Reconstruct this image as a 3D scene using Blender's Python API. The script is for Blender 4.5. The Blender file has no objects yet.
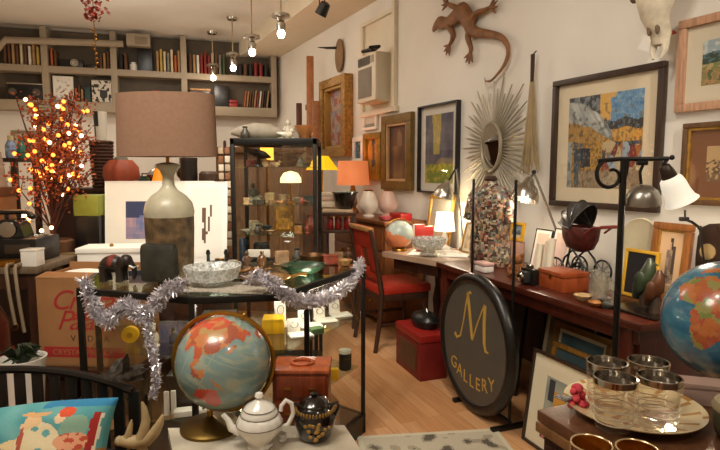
import bpy, bmesh, math, random
from mathutils import Vector, Matrix, noise
random.seed(7)
SC = bpy.context.scene
COL = SC.collection
PI = math.pi
# ---------------------------------------------------------------- camera geometry
FPX = 540.0; PITCH = math.atan(53/540); EYE = 1.35
def ray(x, y):
    a = (x-360)/FPX; b = (225-y)/FPX
    c, s = math.cos(PITCH), math.sin(PITCH)
    return Vector((a, c+b*s, b*c-s))
def onz(x, y, z):
    r = ray(x, y); t = (z-EYE)/r.z
    return Vector((r.x*t, r.y*t, z))
def at(x, y, D):
    r = ray(x, y); t = D/r.y
    return Vector((r.x*t, D, EYE+r.z*t))
def onplane(x, y, p0, n):
    r = ray(x, y); n = Vector(n); o = Vector((0, 0, EYE))
    t = (Vector(p0)-o).dot(n)/r.dot(n)
    return o+r*t
WA = math.radians(27)
WU = Vector((-math.sin(WA), math.cos(WA), 0)); WN = Vector((-math.cos(WA), -math.sin(WA), 0))
W0 = Vector((.80, 4.4, 0)); WRZ = -math.radians(63)
def onwall(x, y, off=0.0):
    return onplane(x, y, W0+WN*off, WN)
# ---------------------------------------------------------------- colour + materials
def lin(c):
    if isinstance(c, str):
        c = tuple(int(c[i:i+2], 16)/255 for i in (0, 2, 4))
    return tuple(v/12.92 if v <= .04045 else ((v+.055)/1.055)**2.4 for v in c[:3])
MATS = {}
def mat(name, col, rough=.55, metal=0.0, var=.12, scale=8.0, bump=0.0, emit=None, estr=0.0, coat=0.0, sheen=0.0, kind='noise'):
    if name in MATS: return MATS[name]
    m = bpy.data.materials.new(name); m.use_nodes = True
    nt = m.node_tree; b = nt.nodes['Principled BSDF']
    L = lin(col)
    b.inputs['Roughness'].default_value = rough; b.inputs['Metallic'].default_value = metal
    b.inputs['Coat Weight'].default_value = coat
    if sheen: b.inputs['Sheen Weight'].default_value = sheen
    tc = nt.nodes.new('ShaderNodeTexCoord')
    if kind == 'wood':
        mp = nt.nodes.new('ShaderNodeMapping'); mp.inputs['Scale'].default_value = (scale, scale, scale*.12)
        nt.links.new(tc.outputs['Object'], mp.inputs['Vector'])
        n = nt.nodes.new('ShaderNodeTexNoise'); n.inputs['Scale'].default_value = 3; n.inputs['Detail'].default_value = 6; n.inputs['Distortion'].default_value = 1.2
        nt.links.new(mp.outputs['Vector'], n.inputs['Vector'])
    else:
        n = nt.nodes.new('ShaderNodeTexNoise'); n.inputs['Scale'].default_value = scale; n.inputs['Detail'].default_value = 4
        nt.links.new(tc.outputs['Object'], n.inputs['Vector'])
    r = nt.nodes.new('ShaderNodeValToRGB')
    r.color_ramp.elements[0].position = .3; r.color_ramp.elements[1].position = .7
    r.color_ramp.elements[0].color = (*[max(0, v*(1-var)) for v in L], 1)
    r.color_ramp.elements[1].color = (*[min(1, v*(1+var)) for v in L], 1)
    nt.links.new(n.outputs['Fac'], r.inputs['Fac']); nt.links.new(r.outputs['Color'], b.inputs['Base Color'])
    if bump:
        bp = nt.nodes.new('ShaderNodeBump'); bp.inputs['Strength'].default_value = bump; bp.inputs['Distance'].default_value = .01
        nt.links.new(n.outputs['Fac'], bp.inputs['Height']); nt.links.new(bp.outputs['Normal'], b.inputs['Normal'])
    if emit:
        b.inputs['Emission Color'].default_value = (*lin(emit), 1); b.inputs['Emission Strength'].default_value = estr
    MATS[name] = m
    return m
def wood(name, col, rough=.4, var=.3, scale=14): return mat(name, col, rough, 0, var, scale, .08, kind='wood')
def glassm(name, tint='f4f8f5', gloss=.04, facing=.35, frost=0.0):
    if name in MATS: return MATS[name]
    m = bpy.data.materials.new(name); m.use_nodes = True; nt = m.node_tree; nt.nodes.clear()
    o = nt.nodes.new('ShaderNodeOutputMaterial'); mx = nt.nodes.new('ShaderNodeMixShader')
    t = nt.nodes.new('ShaderNodeBsdfTransparent'); t.inputs['Color'].default_value = (*lin(tint), 1)
    g = nt.nodes.new('ShaderNodeBsdfGlossy'); g.inputs['Roughness'].default_value = gloss; g.inputs['Color'].default_value = (.9, .92, .9, 1)
    lw = nt.nodes.new('ShaderNodeLayerWeight'); lw.inputs['Blend'].default_value = .5
    pw = nt.nodes.new('ShaderNodeMath'); pw.operation = 'POWER'; pw.inputs[1].default_value = 3.2
    mm = nt.nodes.new('ShaderNodeMath'); mm.operation = 'MULTIPLY_ADD'; mm.inputs[1].default_value = facing*1.3; mm.inputs[2].default_value = .02+facing*.06
    nt.links.new(lw.outputs['Facing'], pw.inputs[0]); nt.links.new(pw.outputs[0], mm.inputs[0]); nt.links.new(mm.outputs[0], mx.inputs['Fac'])
    nt.links.new(t.outputs[0], mx.inputs[1]); nt.links.new(g.outputs[0], mx.inputs[2]); 
    if frost:
        d = nt.nodes.new('ShaderNodeBsdfDiffuse'); d.inputs['Color'].default_value = (.85, .84, .8, 1); m2 = nt.nodes.new('ShaderNodeMixShader')
        tc = nt.nodes.new('ShaderNodeTexCoord'); vo = nt.nodes.new('ShaderNodeTexVoronoi'); vo.inputs['Scale'].default_value = 70; nt.links.new(tc.outputs['Object'], vo.inputs['Vector'])
        mf = nt.nodes.new('ShaderNodeMath'); mf.operation = 'MULTIPLY'; mf.inputs[1].default_value = frost*2; nt.links.new(vo.outputs['Distance'], mf.inputs[0])
        nt.links.new(mf.outputs[0], m2.inputs['Fac']); nt.links.new(mx.outputs[0], m2.inputs[1]); nt.links.new(d.outputs[0], m2.inputs[2]); nt.links.new(m2.outputs[0], o.inputs[0])
    else: nt.links.new(mx.outputs[0], o.inputs[0])
    MATS[name] = m
    return m
def paintm(rough=.6, name='painted', coat=0.0):
    if name in MATS: return MATS[name]
    m = bpy.data.materials.new(name); m.use_nodes = True; nt = m.node_tree; b = nt.nodes['Principled BSDF']
    a = nt.nodes.new('ShaderNodeAttribute'); a.attribute_name = 'Col'
    n = nt.nodes.new('ShaderNodeTexNoise'); n.inputs['Scale'].default_value = 60
    mx = nt.nodes.new('ShaderNodeMix'); mx.data_type = 'RGBA'; mx.blend_type = 'OVERLAY'; mx.inputs[0].default_value = .12
    nt.links.new(a.outputs['Color'], mx.inputs[6]); nt.links.new(n.outputs['Fac'], mx.inputs[7])
    nt.links.new(mx.outputs[2], b.inputs['Base Color']); b.inputs['Roughness'].default_value = rough; b.inputs['Coat Weight'].default_value = coat
    MATS[name] = m
    return m
# ---------------------------------------------------------------- mesh builder
class MB:
    def __init__(s): s.bm = bmesh.new(); s.m = Matrix()
    def app(s, tb, M=None):
        M = s.m @ M if M is not None else s.m
        mp = {}
        for v in tb.verts: mp[v] = s.bm.verts.new(M @ v.co)
        for f in tb.faces:
            try: s.bm.faces.new([mp[v] for v in f.verts])
            except ValueError: pass
        tb.free(); return s
    def raw(s, vs, fs):
        V = [s.bm.verts.new(s.m @ Vector(v)) for v in vs]
        for f in fs:
            try: s.bm.faces.new([V[i] for i in f])
            except ValueError: pass
        return s
    def box(s, c, sz, bev=0.0, rz=0.0, rx=0.0, ry=0.0, taper=1.0):
        tb = bmesh.new(); bmesh.ops.create_cube(tb, size=1)
        for v in tb.verts:
            k = taper if v.co.z > 0 else 1
            v.co = Vector((v.co.x*sz[0]*k, v.co.y*sz[1]*k, v.co.z*sz[2]))
        if bev: bmesh.ops.bevel(tb, geom=tb.edges[:], offset=min(bev, min(sz)*.45), segments=2, affect='EDGES', profile=.6)
        return s.app(tb, Matrix.Translation(c) @ Matrix.Rotation(rz, 4, 'Z') @ Matrix.Rotation(ry, 4, 'Y') @ Matrix.Rotation(rx, 4, 'X'))
    def bx(s, x0, x1, y0, y1, z0, z1, bev=0.0):
        return s.box(((x0+x1)/2, (y0+y1)/2, (z0+z1)/2), (x1-x0, y1-y0, z1-z0), bev)
    def lathe(s, prof, n=24, c=(0, 0, 0), M=None, flute=0.0, fn=0, sx=1, sy=1):
        vs, fs = [], []
        for r, z in prof:
            for i in range(n):
                a = 2*PI*i/n; rr = r*(1+flute*math.cos(a*fn)) if fn else r
                vs.append(Vector((rr*math.cos(a)*sx, rr*math.sin(a)*sy, z))+Vector(c))
        for j in range(len(prof)-1):
            for i in range(n):
                k = (i+1) % n
                fs.append((j*n+i, j*n+k, (j+1)*n+k, (j+1)*n+i))
        if prof[0][0] > 1e-4: fs.append(tuple(range(n))[::-1])
        if prof[-1][0] > 1e-4 and (len(prof) < 3 or prof[-1][1] >= prof[-2][1]-1e-9): fs.append(tuple((len(prof)-1)*n+i for i in range(n)))
        if M is not None: vs = [M @ v for v in vs]
        return s.raw(vs, fs)
    def tube(s, pts, r, n=8, closed=False):
        pts = [Vector(p) for p in pts]; N = len(pts)
        R = r if isinstance(r, (list, tuple)) else [r]*N
        vs, fs = [], []; up = None
        for i, p in enumerate(pts):
            if closed: t = pts[(i+1) % N]-pts[i-1]
            else: t = pts[min(i+1, N-1)]-pts[max(i-1, 0)]
            t = t.normalized() if t.length > 1e-9 else Vector((0, 0, 1))
            if up is None:
                up = t.orthogonal().normalized()
            up = (up-t*up.dot(t)); up = up.normalized() if up.length > 1e-6 else t.orthogonal().normalized()
            w = t.cross(up)
            for k in range(n):
                a = 2*PI*k/n
                vs.append(p+(up*math.cos(a)+w*math.sin(a))*R[i])
        for i in range(N if closed else N-1):
            j = (i+1) % N
            for k in range(n):
                l = (k+1) % n
                fs.append((i*n+k, i*n+l, j*n+l, j*n+k))
        if not closed:
            fs.append(tuple(range(n))[::-1]); fs.append(tuple((N-1)*n+k for k in range(n)))
        return s.raw(vs, fs)
    def ell(s, c, r, u=16, v=10, M=None):
        if not isinstance(r, (list, tuple)): r = (r, r, r)
        tb = bmesh.new(); bmesh.ops.create_uvsphere(tb, u_segments=u, v_segments=v, radius=1)
        for w in tb.verts: w.co = Vector((w.co.x*r[0], w.co.y*r[1], w.co.z*r[2]))
        T = Matrix.Translation(c)
        return s.app(tb, T @ M if M is not None else T)
    def prism(s, poly, z0, z1, M=None):
        n = len(poly)
        vs = [Vector((p[0], p[1], z0)) for p in poly]+[Vector((p[0], p[1], z1)) for p in poly]
        fs = [tuple(range(n))[::-1], tuple(range(n, 2*n))]+[(i, (i+1) % n, n+(i+1) % n, n+i) for i in range(n)]
        if M is not None: vs = [M @ v for v in vs]
        return s.raw(vs, fs)
    def mesh(s, name, m, smooth=True, ang=40):
        bmesh.ops.recalc_face_normals(s.bm, faces=s.bm.faces[:])
        me = bpy.data.meshes.new(name); s.bm.to_mesh(me); s.bm.free()
        if m: me.materials.append(m)
        if smooth:
            me.polygons.foreach_set('use_smooth', [True]*len(me.polygons)); me.set_sharp_from_angle(angle=math.radians(ang))
        return me
    def build(s, name, m, parent=None, loc=None, rz=0.0, smooth=True, rot=None):
        o = bpy.data.objects.new(name, s.mesh(name, m, smooth)); COL.objects.link(o)
        if parent is not None: o.parent = parent
        if loc is not None: o.location = loc
        o.rotation_euler = rot if rot else (0, 0, rz)
        return o
XZ = Matrix(((1, 0, 0, 0), (0, 0, -1, 0), (0, 1, 0, 0), (0, 0, 0, 1)))   # (x,y,z)->(x,-z,y): a shape drawn upright, facing -Y
def tag(o, label, cat, group=None, kind=None):
    o['label'] = label; o['category'] = cat
    if group: o['group'] = group
    if kind: o['kind'] = kind
    return o
def thing(name, label, cat, loc=(0, 0, 0), rz=0.0, group=None, tilt=0.0):
    o = bpy.data.objects.new(name, None); COL.objects.link(o); o.empty_display_size = .05
    o.location = loc; o.rotation_euler = (tilt, 0, rz)
    return tag(o, label, cat, group)
def single(name, label, cat, mb, m, loc, rz=0.0, group=None, tilt=0.0, smooth=True):
    o = mb.build(name, m, None, loc, smooth=smooth, rot=(tilt, 0, rz))
    return tag(o, label, cat, group)
def struct(name, mb, m, smooth=False):
    o = mb.build(name, m, smooth=smooth); o['kind'] = 'structure'; return o
def copy_tree(o, parent=None):
    c = o.copy(); COL.objects.link(c); c.parent = parent
    for ch in [k for k in bpy.data.objects if k.parent == o]: copy_tree(ch, c)
    return c
def dup(o, loc, rz, label, group=None):
    c = copy_tree(o); c.location = loc; c.rotation_euler.z = rz; c['label'] = label
    if group: c['group'] = group
    return c
def setcol(me, cols):
    a = me.color_attributes.new('Col', 'FLOAT_COLOR', 'CORNER'); buf = []
    for p in me.polygons: buf += list((*cols[p.index], 1))*p.loop_total
    a.data.foreach_set('color', buf)
def canvas(name, w, h, nx, ny, fn, parent=None, y=0.0, z0=0.0, m=None, deform=None):
    vs, fs, cs = [], [], []
    for j in range(ny+1):
        for i in range(nx+1):
            p = Vector((w*(i/nx-.5), y, z0+h*j/ny))
            vs.append(deform(p, i/nx, j/ny) if deform else p)
    for j in range(ny):
        for i in range(nx):
            a = j*(nx+1)+i; fs.append((a, a+1, a+nx+2, a+nx+1)); cs.append(lin(fn((i+.5)/nx, (j+.5)/ny)))
    me = bpy.data.meshes.new(name); me.from_pydata(vs, [], fs); setcol(me, cs); me.materials.append(m or paintm())
    me.polygons.foreach_set('use_smooth', [True]*len(me.polygons))
    o = bpy.data.objects.new(name, me); COL.objects.link(o)
    if parent is not None: o.parent = parent
    return o
def hx(c): return tuple(int(c[i:i+2], 16)/255 for i in (0, 2, 4))
def mixc(a, b, t): return tuple(a[i]+(b[i]-a[i])*t for i in range(3))
def nz(u, v, s=5.0, k=0.0): return noise.noise(Vector((u*s, v*s, k)))     # about -1..1
def vor(u, v, s, k=0):
    p = noise.voronoi(Vector((u*s, v*s, k)))[1][0]
    return random.Random(int(p.x*9173+p.y*3331+p.z*77)).random()
def inpoly(x, y, P):
    r = False; j = len(P)-1
    for i in range(len(P)):
        if (P[i][1] > y) != (P[j][1] > y) and x < (P[j][0]-P[i][0])*(y-P[i][1])/(P[j][1]-P[i][1])+P[i][0]: r = not r
        j = i
    return r
def text(s, size, m, name, parent, M, shear=0.0, ext=.0008, spacing=1.0, offset=0.0):
    c = bpy.data.curves.new(name, 'FONT'); c.body = s; c.size = size; c.shear = shear; c.extrude = ext; c.align_x = 'CENTER'; c.space_character = spacing; c.offset = offset
    t = bpy.data.objects.new('tmp', c); COL.objects.link(t); bpy.context.view_layer.update()
    me = bpy.data.meshes.new_from_object(t.evaluated_get(bpy.context.evaluated_depsgraph_get()))
    bpy.data.objects.remove(t); bpy.data.curves.remove(c)
    me.transform(M); me.materials.clear(); me.materials.append(m); me.name = name
    o = bpy.data.objects.new(name, me); COL.objects.link(o); o.parent = parent
    return o
# common materials
BLACK = mat('black_metal', '17140f', .4, .3, .1)
BLACKP = mat('black_paint', '14110f', .35)
CHROME = mat('chrome', 'b9b4aa', .22, 1, .06)
BRASS = mat('brass', 'a8782f', .3, 1, .15)
WHITE = mat('white_paint', 'e9e2d4', .55, 0, .04)
CERAM = mat('white_ceramic', 'eae4d8', .2, 0, .04, coat=.5)
PAPER = mat('white_paper', 'f2ece0', .8, 0, .03)
CARD = mat('cardboard', '9a6c42', .85, 0, .12, 20, .1)
DKWOOD = wood('dark_wood', '3a2014', .35)
REDWOOD = wood('red_wood', '4a1d11', .28)
MIDWOOD = wood('mid_wood', '7d4a26', .4)
LTWOOD = wood('light_wood', 'b07f4c', .5)
GLASS = glassm('clear_glass'); PANE = glassm('pane_glass', 'fbfaf8', .03, .2)
REDP = mat('red_paint', '8e1d17', .45)
GOLD = mat('gold_leaf', 'a97f35', .45, .45, .3, 25, .3)
YELLOW = mat('yellow_plastic', 'f0b80c', .5)
SILVER = mat('silver_foil', 'd8d2d6', .3, .55, .3, 40)
GREEN = mat('dark_green_glaze', '23402c', .3, coat=.4)
def glow(name, col, s): return mat(name, col, .5, emit=col, estr=s)
# ================================================================ SETTING
WALLM = mat('plaster_wall', 'e4ddd1', .8, 0, .03, 3, .03)
CEILM = mat('ceiling_paint', 'dfd8cc', .85, 0, .04, 2, .03)
TRIMM = mat('trim_paint', 'dccfb6', .55, 0, .03)
CORNER = W0+WU*4.665                       # far right corner of the room
BL = Vector((-.956, -.292, 0)); BN = Vector((.292, -.956, 0))   # back wall runs left along BL, faces BN
def wallbox(name, p, d, nrm, L, z0, z1, m=WALLM, th=.12):
    q = p+d*L; b = -nrm*th
    vs = [(*(v.xy), z) for z in (z0, z1) for v in (p, q, q+b, p+b)]
    return struct(name, MB().raw(vs, [(0, 1, 2, 3), (4, 5, 6, 7), (0, 1, 5, 4), (1, 2, 6, 5), (2, 3, 7, 6), (3, 0, 4, 7)]), m)
CZ = 3.28
wallbox('wall_right', W0-WU*6.9, WU, WN, 6.9+4.665+.1, 0, CZ+.05)
wallbox('wall_back', CORNER-BL*.1, BL, BN, 5.6, 0, CZ+.05)
lb = CORNER+BL*5.35
fr = W0-WU*6.8
lf = Vector((-4.6, fr.y, 0))
wallbox('wall_left', lb, (lf-lb).normalized(), Vector(((lf-lb).normalized().y*-1, (lf-lb).normalized().x, 0))*1, (lf-lb).length, 0, CZ+.05)
wallbox('wall_front', lf, Vector((1, 0, 0)), Vector((0, 1, 0)), fr.x-lf.x+.1, 0, CZ+.05)
def floor_mat():
    m = bpy.data.materials.new('oak_planks'); m.use_nodes = True; nt = m.node_tree; b = nt.nodes['Principled BSDF']
    tc = nt.nodes.new('ShaderNodeTexCoord'); mp = nt.nodes.new('ShaderNodeMapping'); mp.inputs['Rotation'].default_value = (0, 0, math.radians(-112.5))
    nt.links.new(tc.outputs['Object'], mp.inputs['Vector'])
    br = nt.nodes.new('ShaderNodeTexBrick'); br.offset = .37; br.inputs['Scale'].default_value = 1
    br.inputs['Brick Width'].default_value = .95; br.inputs['Row Height'].default_value = .085; br.inputs['Mortar Size'].default_value = .0015
    br.inputs['Color1'].default_value = (*lin('cf9d70'), 1); br.inputs['Color2'].default_value = (*lin('bb8456'), 1); br.inputs['Mortar'].default_value = (*lin('a2703f'), 1)
    nt.links.new(mp.outputs['Vector'], br.inputs['Vector'])
    m2 = nt.nodes.new('ShaderNodeMapping'); m2.inputs['Scale'].default_value = (2, 30, 1); nt.links.new(mp.outputs['Vector'], m2.inputs['Vector'])
    n = nt.nodes.new('ShaderNodeTexNoise'); n.inputs['Scale'].default_value = 2; n.inputs['Detail'].default_value = 5; nt.links.new(m2.outputs['Vector'], n.inputs['Vector'])
    mx = nt.nodes.new('ShaderNodeMix'); mx.data_type = 'RGBA'; mx.blend_type = 'OVERLAY'; mx.inputs[0].default_value = .35
    nt.links.new(br.outputs['Color'], mx.inputs[6]); nt.links.new(n.outputs['Fac'], mx.inputs[7]); nt.links.new(mx.outputs[2], b.inputs['Base Color'])
    b.inputs['Roughness'].default_value = .38
    return m
struct('floor', MB().bx(-5.2, 5.2, fr.y-.3, 10, -.1, 0), floor_mat())
struct('ceiling', MB().bx(-5.2, 5.2, fr.y-.3, 10, CZ, CZ+.1), CEILM)
# soffit along the right wall
SB = 3.07; SW = .56
a0 = W0-WU*6.8; a1 = CORNER-WU*.02; off = WN*SW
vs = [(*(v.xy), z) for z in (SB, CZ) for v in (a0, a1, a1+off, a0+off)]
struct('ceiling_soffit', MB().raw(vs, [(0, 1, 2, 3), (4, 5, 6, 7), (0, 1, 5, 4), (1, 2, 6, 5), (2, 3, 7, 6), (3, 0, 4, 7)]), mat('soffit_paint', 'd9cbb2', .8, 0, .03))
bb = MB(); bb.m = Matrix.Translation(W0+WN*.008) @ Matrix.Rotation(WRZ, 4, 'Z'); bb.bx(-4.6, 6.8, -.008, .008, 0, .1, .003); struct('baseboard_right', bb, TRIMM)
# boarded window behind the air conditioner
def onw_local(x, y):                        # coordinates on the right wall: along it (towards the camera +) and up
    p = onwall(x, y); return ((p-W0).dot(-WU), p.z)
wm = MB(); wm.m = Matrix.Translation(W0+WN*.012) @ Matrix.Rotation(WRZ, 4, 'Z')
x0, x1, z0, z1 = -1.62, -1.02, 1.98, 2.86
for q in ((x0-.05, x0, z0, z1), (x1, x1+.05, z0-.05, z1+.35), (x0-.05, x1+.05, z1, z1+.04), (x0-.08, x1+.08, z0-.05, z0)):
    wm.bx(q[0], q[1], -.03, .012, q[2], q[3], .004)
wm.bx(x0, x1, .0, .01, z0, z1)
struct('window_1', wm, TRIMM)
# ================================================================ BOOKCASE ON THE BACK WALL
SF = Vector((-1.30, 8.22, 0))               # front plane, right end
SRZ = math.atan2(.292, .956)                # local +X to the viewer's right, -Y towards the viewer
def shl(x, y):                              # pixel on shelf front -> (local x (negative leftwards), z)
    p = onplane(x, y, SF, BN); return ((p-SF).dot(-BL), p.z)
SHM = mat('shelf_paint', '9d8d76', .6, 0, .06, 6)
uprights = [shl(x, 75)[0] for x in (-62, 45, 114, 184, 274)]
zt = (shl(20, 43)[1]+shl(250, 62)[1])/2+.04
z1s = (shl(20, 65)[1]+shl(230, 74)[1])/2
z2s = (shl(20, 101)[1]+shl(250, 106)[1])/2
ztop = shl(60, 36)[1]
bc = thing('bookcase', 'wide painted built-in bookcase high on the far end wall', 'bookcase', (SF.x, SF.y, 0), SRZ)
SD = .27
for i, ux in enumerate(uprights):
    MB().bx(ux-.04, ux+.04, 0, SD, z2s-.1, CZ-.012, .004).build('upright', SHM, bc)
for z, t in ((z1s, .085), (z2s, .13)):
    MB().bx(uprights[0]-.04, uprights[-1]+.04, .003, SD, z-t, z, .004).build('shelf', SHM, bc)
MB().bx(uprights[0], uprights[-1], SD-.015, SD, z2s-.1, CZ-.012).build('back_panel', mat('shelf_back', '574a39', .7), bc)
def on_shelf(px, z, dy=.12):                # world point on a shelf under pixel column px
    lx = shl(px, 75)[0]
    return SF-BL*lx-BN*dy+Vector((0, 0, z+.0015)), lx
BOOKC = {'brown': '5b3a22', 'red': '7f2219', 'cream': 'c9b894', 'white': 'd8d0c0', 'green': '3c4a2c', 'blue': '2f3d55', 'black': '1c1917', 'tan': 'a47f52', 'yellow': 'b89a4a', 'grey': '7a7468', 'orange': 'a9552a'}
def book(px, z, h, t, colour, shelfname, lean=0.0, d=.17):
    p, lx = on_shelf(px, z+.001, .03)
    mb = MB()
    mb.box((0, d/2+.004, h/2), (t, d, h), .003)
    mb.tube([(0, .004, .002), (0, .004, h-.002)], t*.46, 8)
    o = mb.build('book', mat('book_'+colour, BOOKC[colour], .65, 0, .2), None, p)
    o.rotation_euler = (0, lean, SRZ)
    if lean: o.location.z += abs(math.sin(lean))*t*.55+.004
    art = 'an' if colour[0] in 'o' else 'a'
    return tag(o, '%s book standing %s of the far bookcase' % (colour, shelfname), 'book', 'books ' + shelfname)
def row(px0, px1, z, cols, shelfname, hm=.22, lean=0.0):
    l0, l1 = shl(px0, 75)[0], shl(px1, 75)[0]
    n = len(cols); x = l0
    for i, c in enumerate(cols):
        t = (l1-l0)/n; h = hm*(.82+.3*random.random())
        pxm = px0+(px1-px0)*(i+.5)/n
        book(pxm, z, h, t*(.7 if lean == 0 else .62), c, shelfname, lean)
row(3, 40, z1s, ['brown', 'brown', 'tan', 'brown', 'cream', 'brown', 'white', 'tan', 'yellow'], 'on the upper shelf in the first bay', .29)
row(50, 57, z1s, ['orange', 'brown'], 'on the upper shelf in the second bay', .25)
row(99, 110, z1s, ['brown', 'tan', 'brown'], 'on the upper shelf near the second upright', .22)
row(119, 128, z1s, ['black', 'brown'], 'on the upper shelf in the third bay', .25)
row(156, 181, z1s, ['tan', 'yellow', 'cream', 'grey', 'cream', 'orange', 'tan'], 'on the upper shelf beside the dark box', .28)
row(189, 226, z1s, ['brown', 'tan', 'white', 'red', 'red', 'red', 'cream', 'brown', 'grey', 'green'], 'on the upper shelf in the fourth bay', .3)
row(238, 269, z1s, ['black', 'brown', 'black', 'red', 'red', 'black'], 'on the upper shelf beside the end wall corner', .2)
row(243, 268, z2s, ['orange', 'tan', 'brown', 'brown', 'tan', 'red', 'white', 'brown', 'black', 'tan'], 'on the lower shelf by the corner', .24, .12)
row(73, 82, z2s, ['orange', 'brown', 'tan'], 'on the lower shelf beside the white picture', .2)
# other things on the far shelves
p, _ = on_shelf(145, z1s); single('storage_box', 'square black box between books on the upper far shelf', 'box', MB().box((0, 0, .15), (.2, .14, .3), .008), BLACKP, p, SRZ)
p, _ = on_shelf(133, z1s); single('jar', 'small white jar beside the square black box on the far shelf', 'jar', MB().lathe([(.05, 0), (.052, .09), (.035, .105), (.038, .12), (0, .125)], 14), WHITE, p)
p, _ = on_shelf(70, z1s); c = thing('film_camera', 'black camera with a bright lens on the upper far shelf', 'camera', p, SRZ)
MB().box((0, 0, .055), (.3, .1, .11), .012).build('camera_body', BLACKP, c); MB().lathe([(.05, 0), (.05, .03), (.04, .03), (.035, .022), (0, .02)], 16, M=Matrix.Translation((.05, -.05, .06)) @ XZ).build('lens', CHROME, c)
p, _ = on_shelf(91, z1s); single('alarm_clock', 'squat black clock case lying beside the camera on the far shelf', 'clock', MB().box((0, 0, .03), (.15, .12, .06), .02), BLACKP, p, SRZ)
p, _ = on_shelf(23, z2s, .12); c = thing('tabletop_radio', 'long silver-topped black radio on the lower far shelf, first bay', 'radio', p, SRZ)
MB().box((0, 0, .1), (.40, .18, .2), .01).build('radio_body', BLACKP, c); MB().box((0, 0, .21), (.42, .19, .02), .006).build('top_panel', CHROME, c)
for k in (-1, 1): MB().lathe([(.05, 0), (.045, .015), (0, .016)], 16, M=Matrix.Translation((.14*k, -.1, .1)) @ XZ).build('speaker_grille', mat('grille_grey', '4a453d', .6), c)
p, _ = on_shelf(61, z2s, .1); c = thing('framed_picture', 'bright white framed picture leaning on the lower far shelf', 'picture', p, SRZ)
MB().box((0, 0, .17), (.25, .03, .34), .006).build('frame', WHITE, c)
canvas('print', .19, .26, 12, 16, lambda u, v: mixc(hx('e8e2d6'), hx('77706a'), max(0, nz(u, v, 5, 3))), c, -.017, .04)
p, _ = on_shelf(86, z2s, .1); c = thing('storage_box', 'dark teal box beside the patterned tin on the lower far shelf', 'box', p, SRZ)
MB().box((0, 0, .1), (.07, .13, .2), .006).build('box_body', mat('teal_card', '26423f', .6), c); MB().box((0, 0, .207), (.075, .135, .02), .004).build('lid', BLACKP, c)
p, _ = on_shelf(100.5, z2s, .1); c = thing('patterned_tin', 'cream tin spotted with dark shapes on the lower far shelf', 'tin', p, SRZ)
canvas('printed_front', .24, .28, 20, 18, lambda u, v: hx('2a2522') if nz(u, v, 6, 9) > .12 or (u-.6)**2+(v-.35)**2 < .05 else hx('c9bfae'), c, -.082, .01)
MB().box((0, 0, .15), (.25, .15, .3), .008).build('tin_body', mat('cream_tin', 'b8ad98', .5), c)
p, _ = on_shelf(141, z2s, .12); c = thing('toy_truck', 'red and brown toy truck on the lower far shelf above the lampshade', 'toy', p, SRZ)
MB().box((-.05, 0, .09), (.34, .12, .06), .01).build('truck_bed', MIDWOOD, c); MB().box((.17, 0, .13), (.12, .12, .14), .02).build('cab', REDP, c)
for x in (-.16, .0, .17): MB().lathe([(.045, -.07), (.045, .07)], 14, M=Matrix.Translation((x, 0, .045)) @ XZ).build('wheel', BLACKP, c)
p, _ = on_shelf(168, z2s, .13); single('grey_bowl', 'wide grey bowl on the lower far shelf above the lampshade', 'bowl', MB().lathe([(.05, 0), (.09, .06), (.115, .13), (.107, .13), (.075, .06), (0, .02)], 20), mat('grey_stone', '7b7870', .5), p)
p, _ = on_shelf(221, z2s, .12); single('storage_box', 'tall black box beside the leaning books on the lower far shelf', 'box', MB().box((0, 0, .15), (.2, .15, .3), .006), BLACKP, p, SRZ)
p, _ = on_shelf(233, z2s, .12); single('folded_cloth', 'folded red cloth beside the leaning books on the lower far shelf', 'cloth', MB().box((0, 0, .03), (.13, .14, .06), .02).box((0, 0, .085), (.12, .13, .05), .02), REDP, p, SRZ)
p, _ = on_shelf(200, z2s, .13); c = thing('wooden_trunk_model', 'small brown trunk with pale lid on the far shelf right of the lampshade', 'trunk', p, SRZ)
MB().box((0, 0, .11), (.28, .16, .22), .01).build('trunk_body', DKWOOD, c); MB().box((0, 0, .235), (.29, .17, .03), .01).build('lid', LTWOOD, c)
# conduit across the top of the shelving
cd = thing('electrical_conduit', 'pale pipe running along the top of the far bookcase', 'pipe', (SF.x, SF.y, 0), SRZ)
xa, za = shl(-40, 41); xb, zb = shl(7, 41); xc, zc = shl(124, 45)
MB().tube([(xa, -.06, za-.3), (xb-.1, -.06, zb-.12), (xb, -.06, zb), (xc, -.06, zc)], .045, 10).build('pipe', SHM, cd)
jx, jz = shl(139, 42)
MB().box((jx, -.07, jz), (.3, .14, .16), .008).build('junction_box', SHM, cd)
MB().box((jx+.04, -.145, jz-.01), (.16, .012, .1), .003).build('cover_plate', mat('dim_plate', '85755a', .6), cd)
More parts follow.
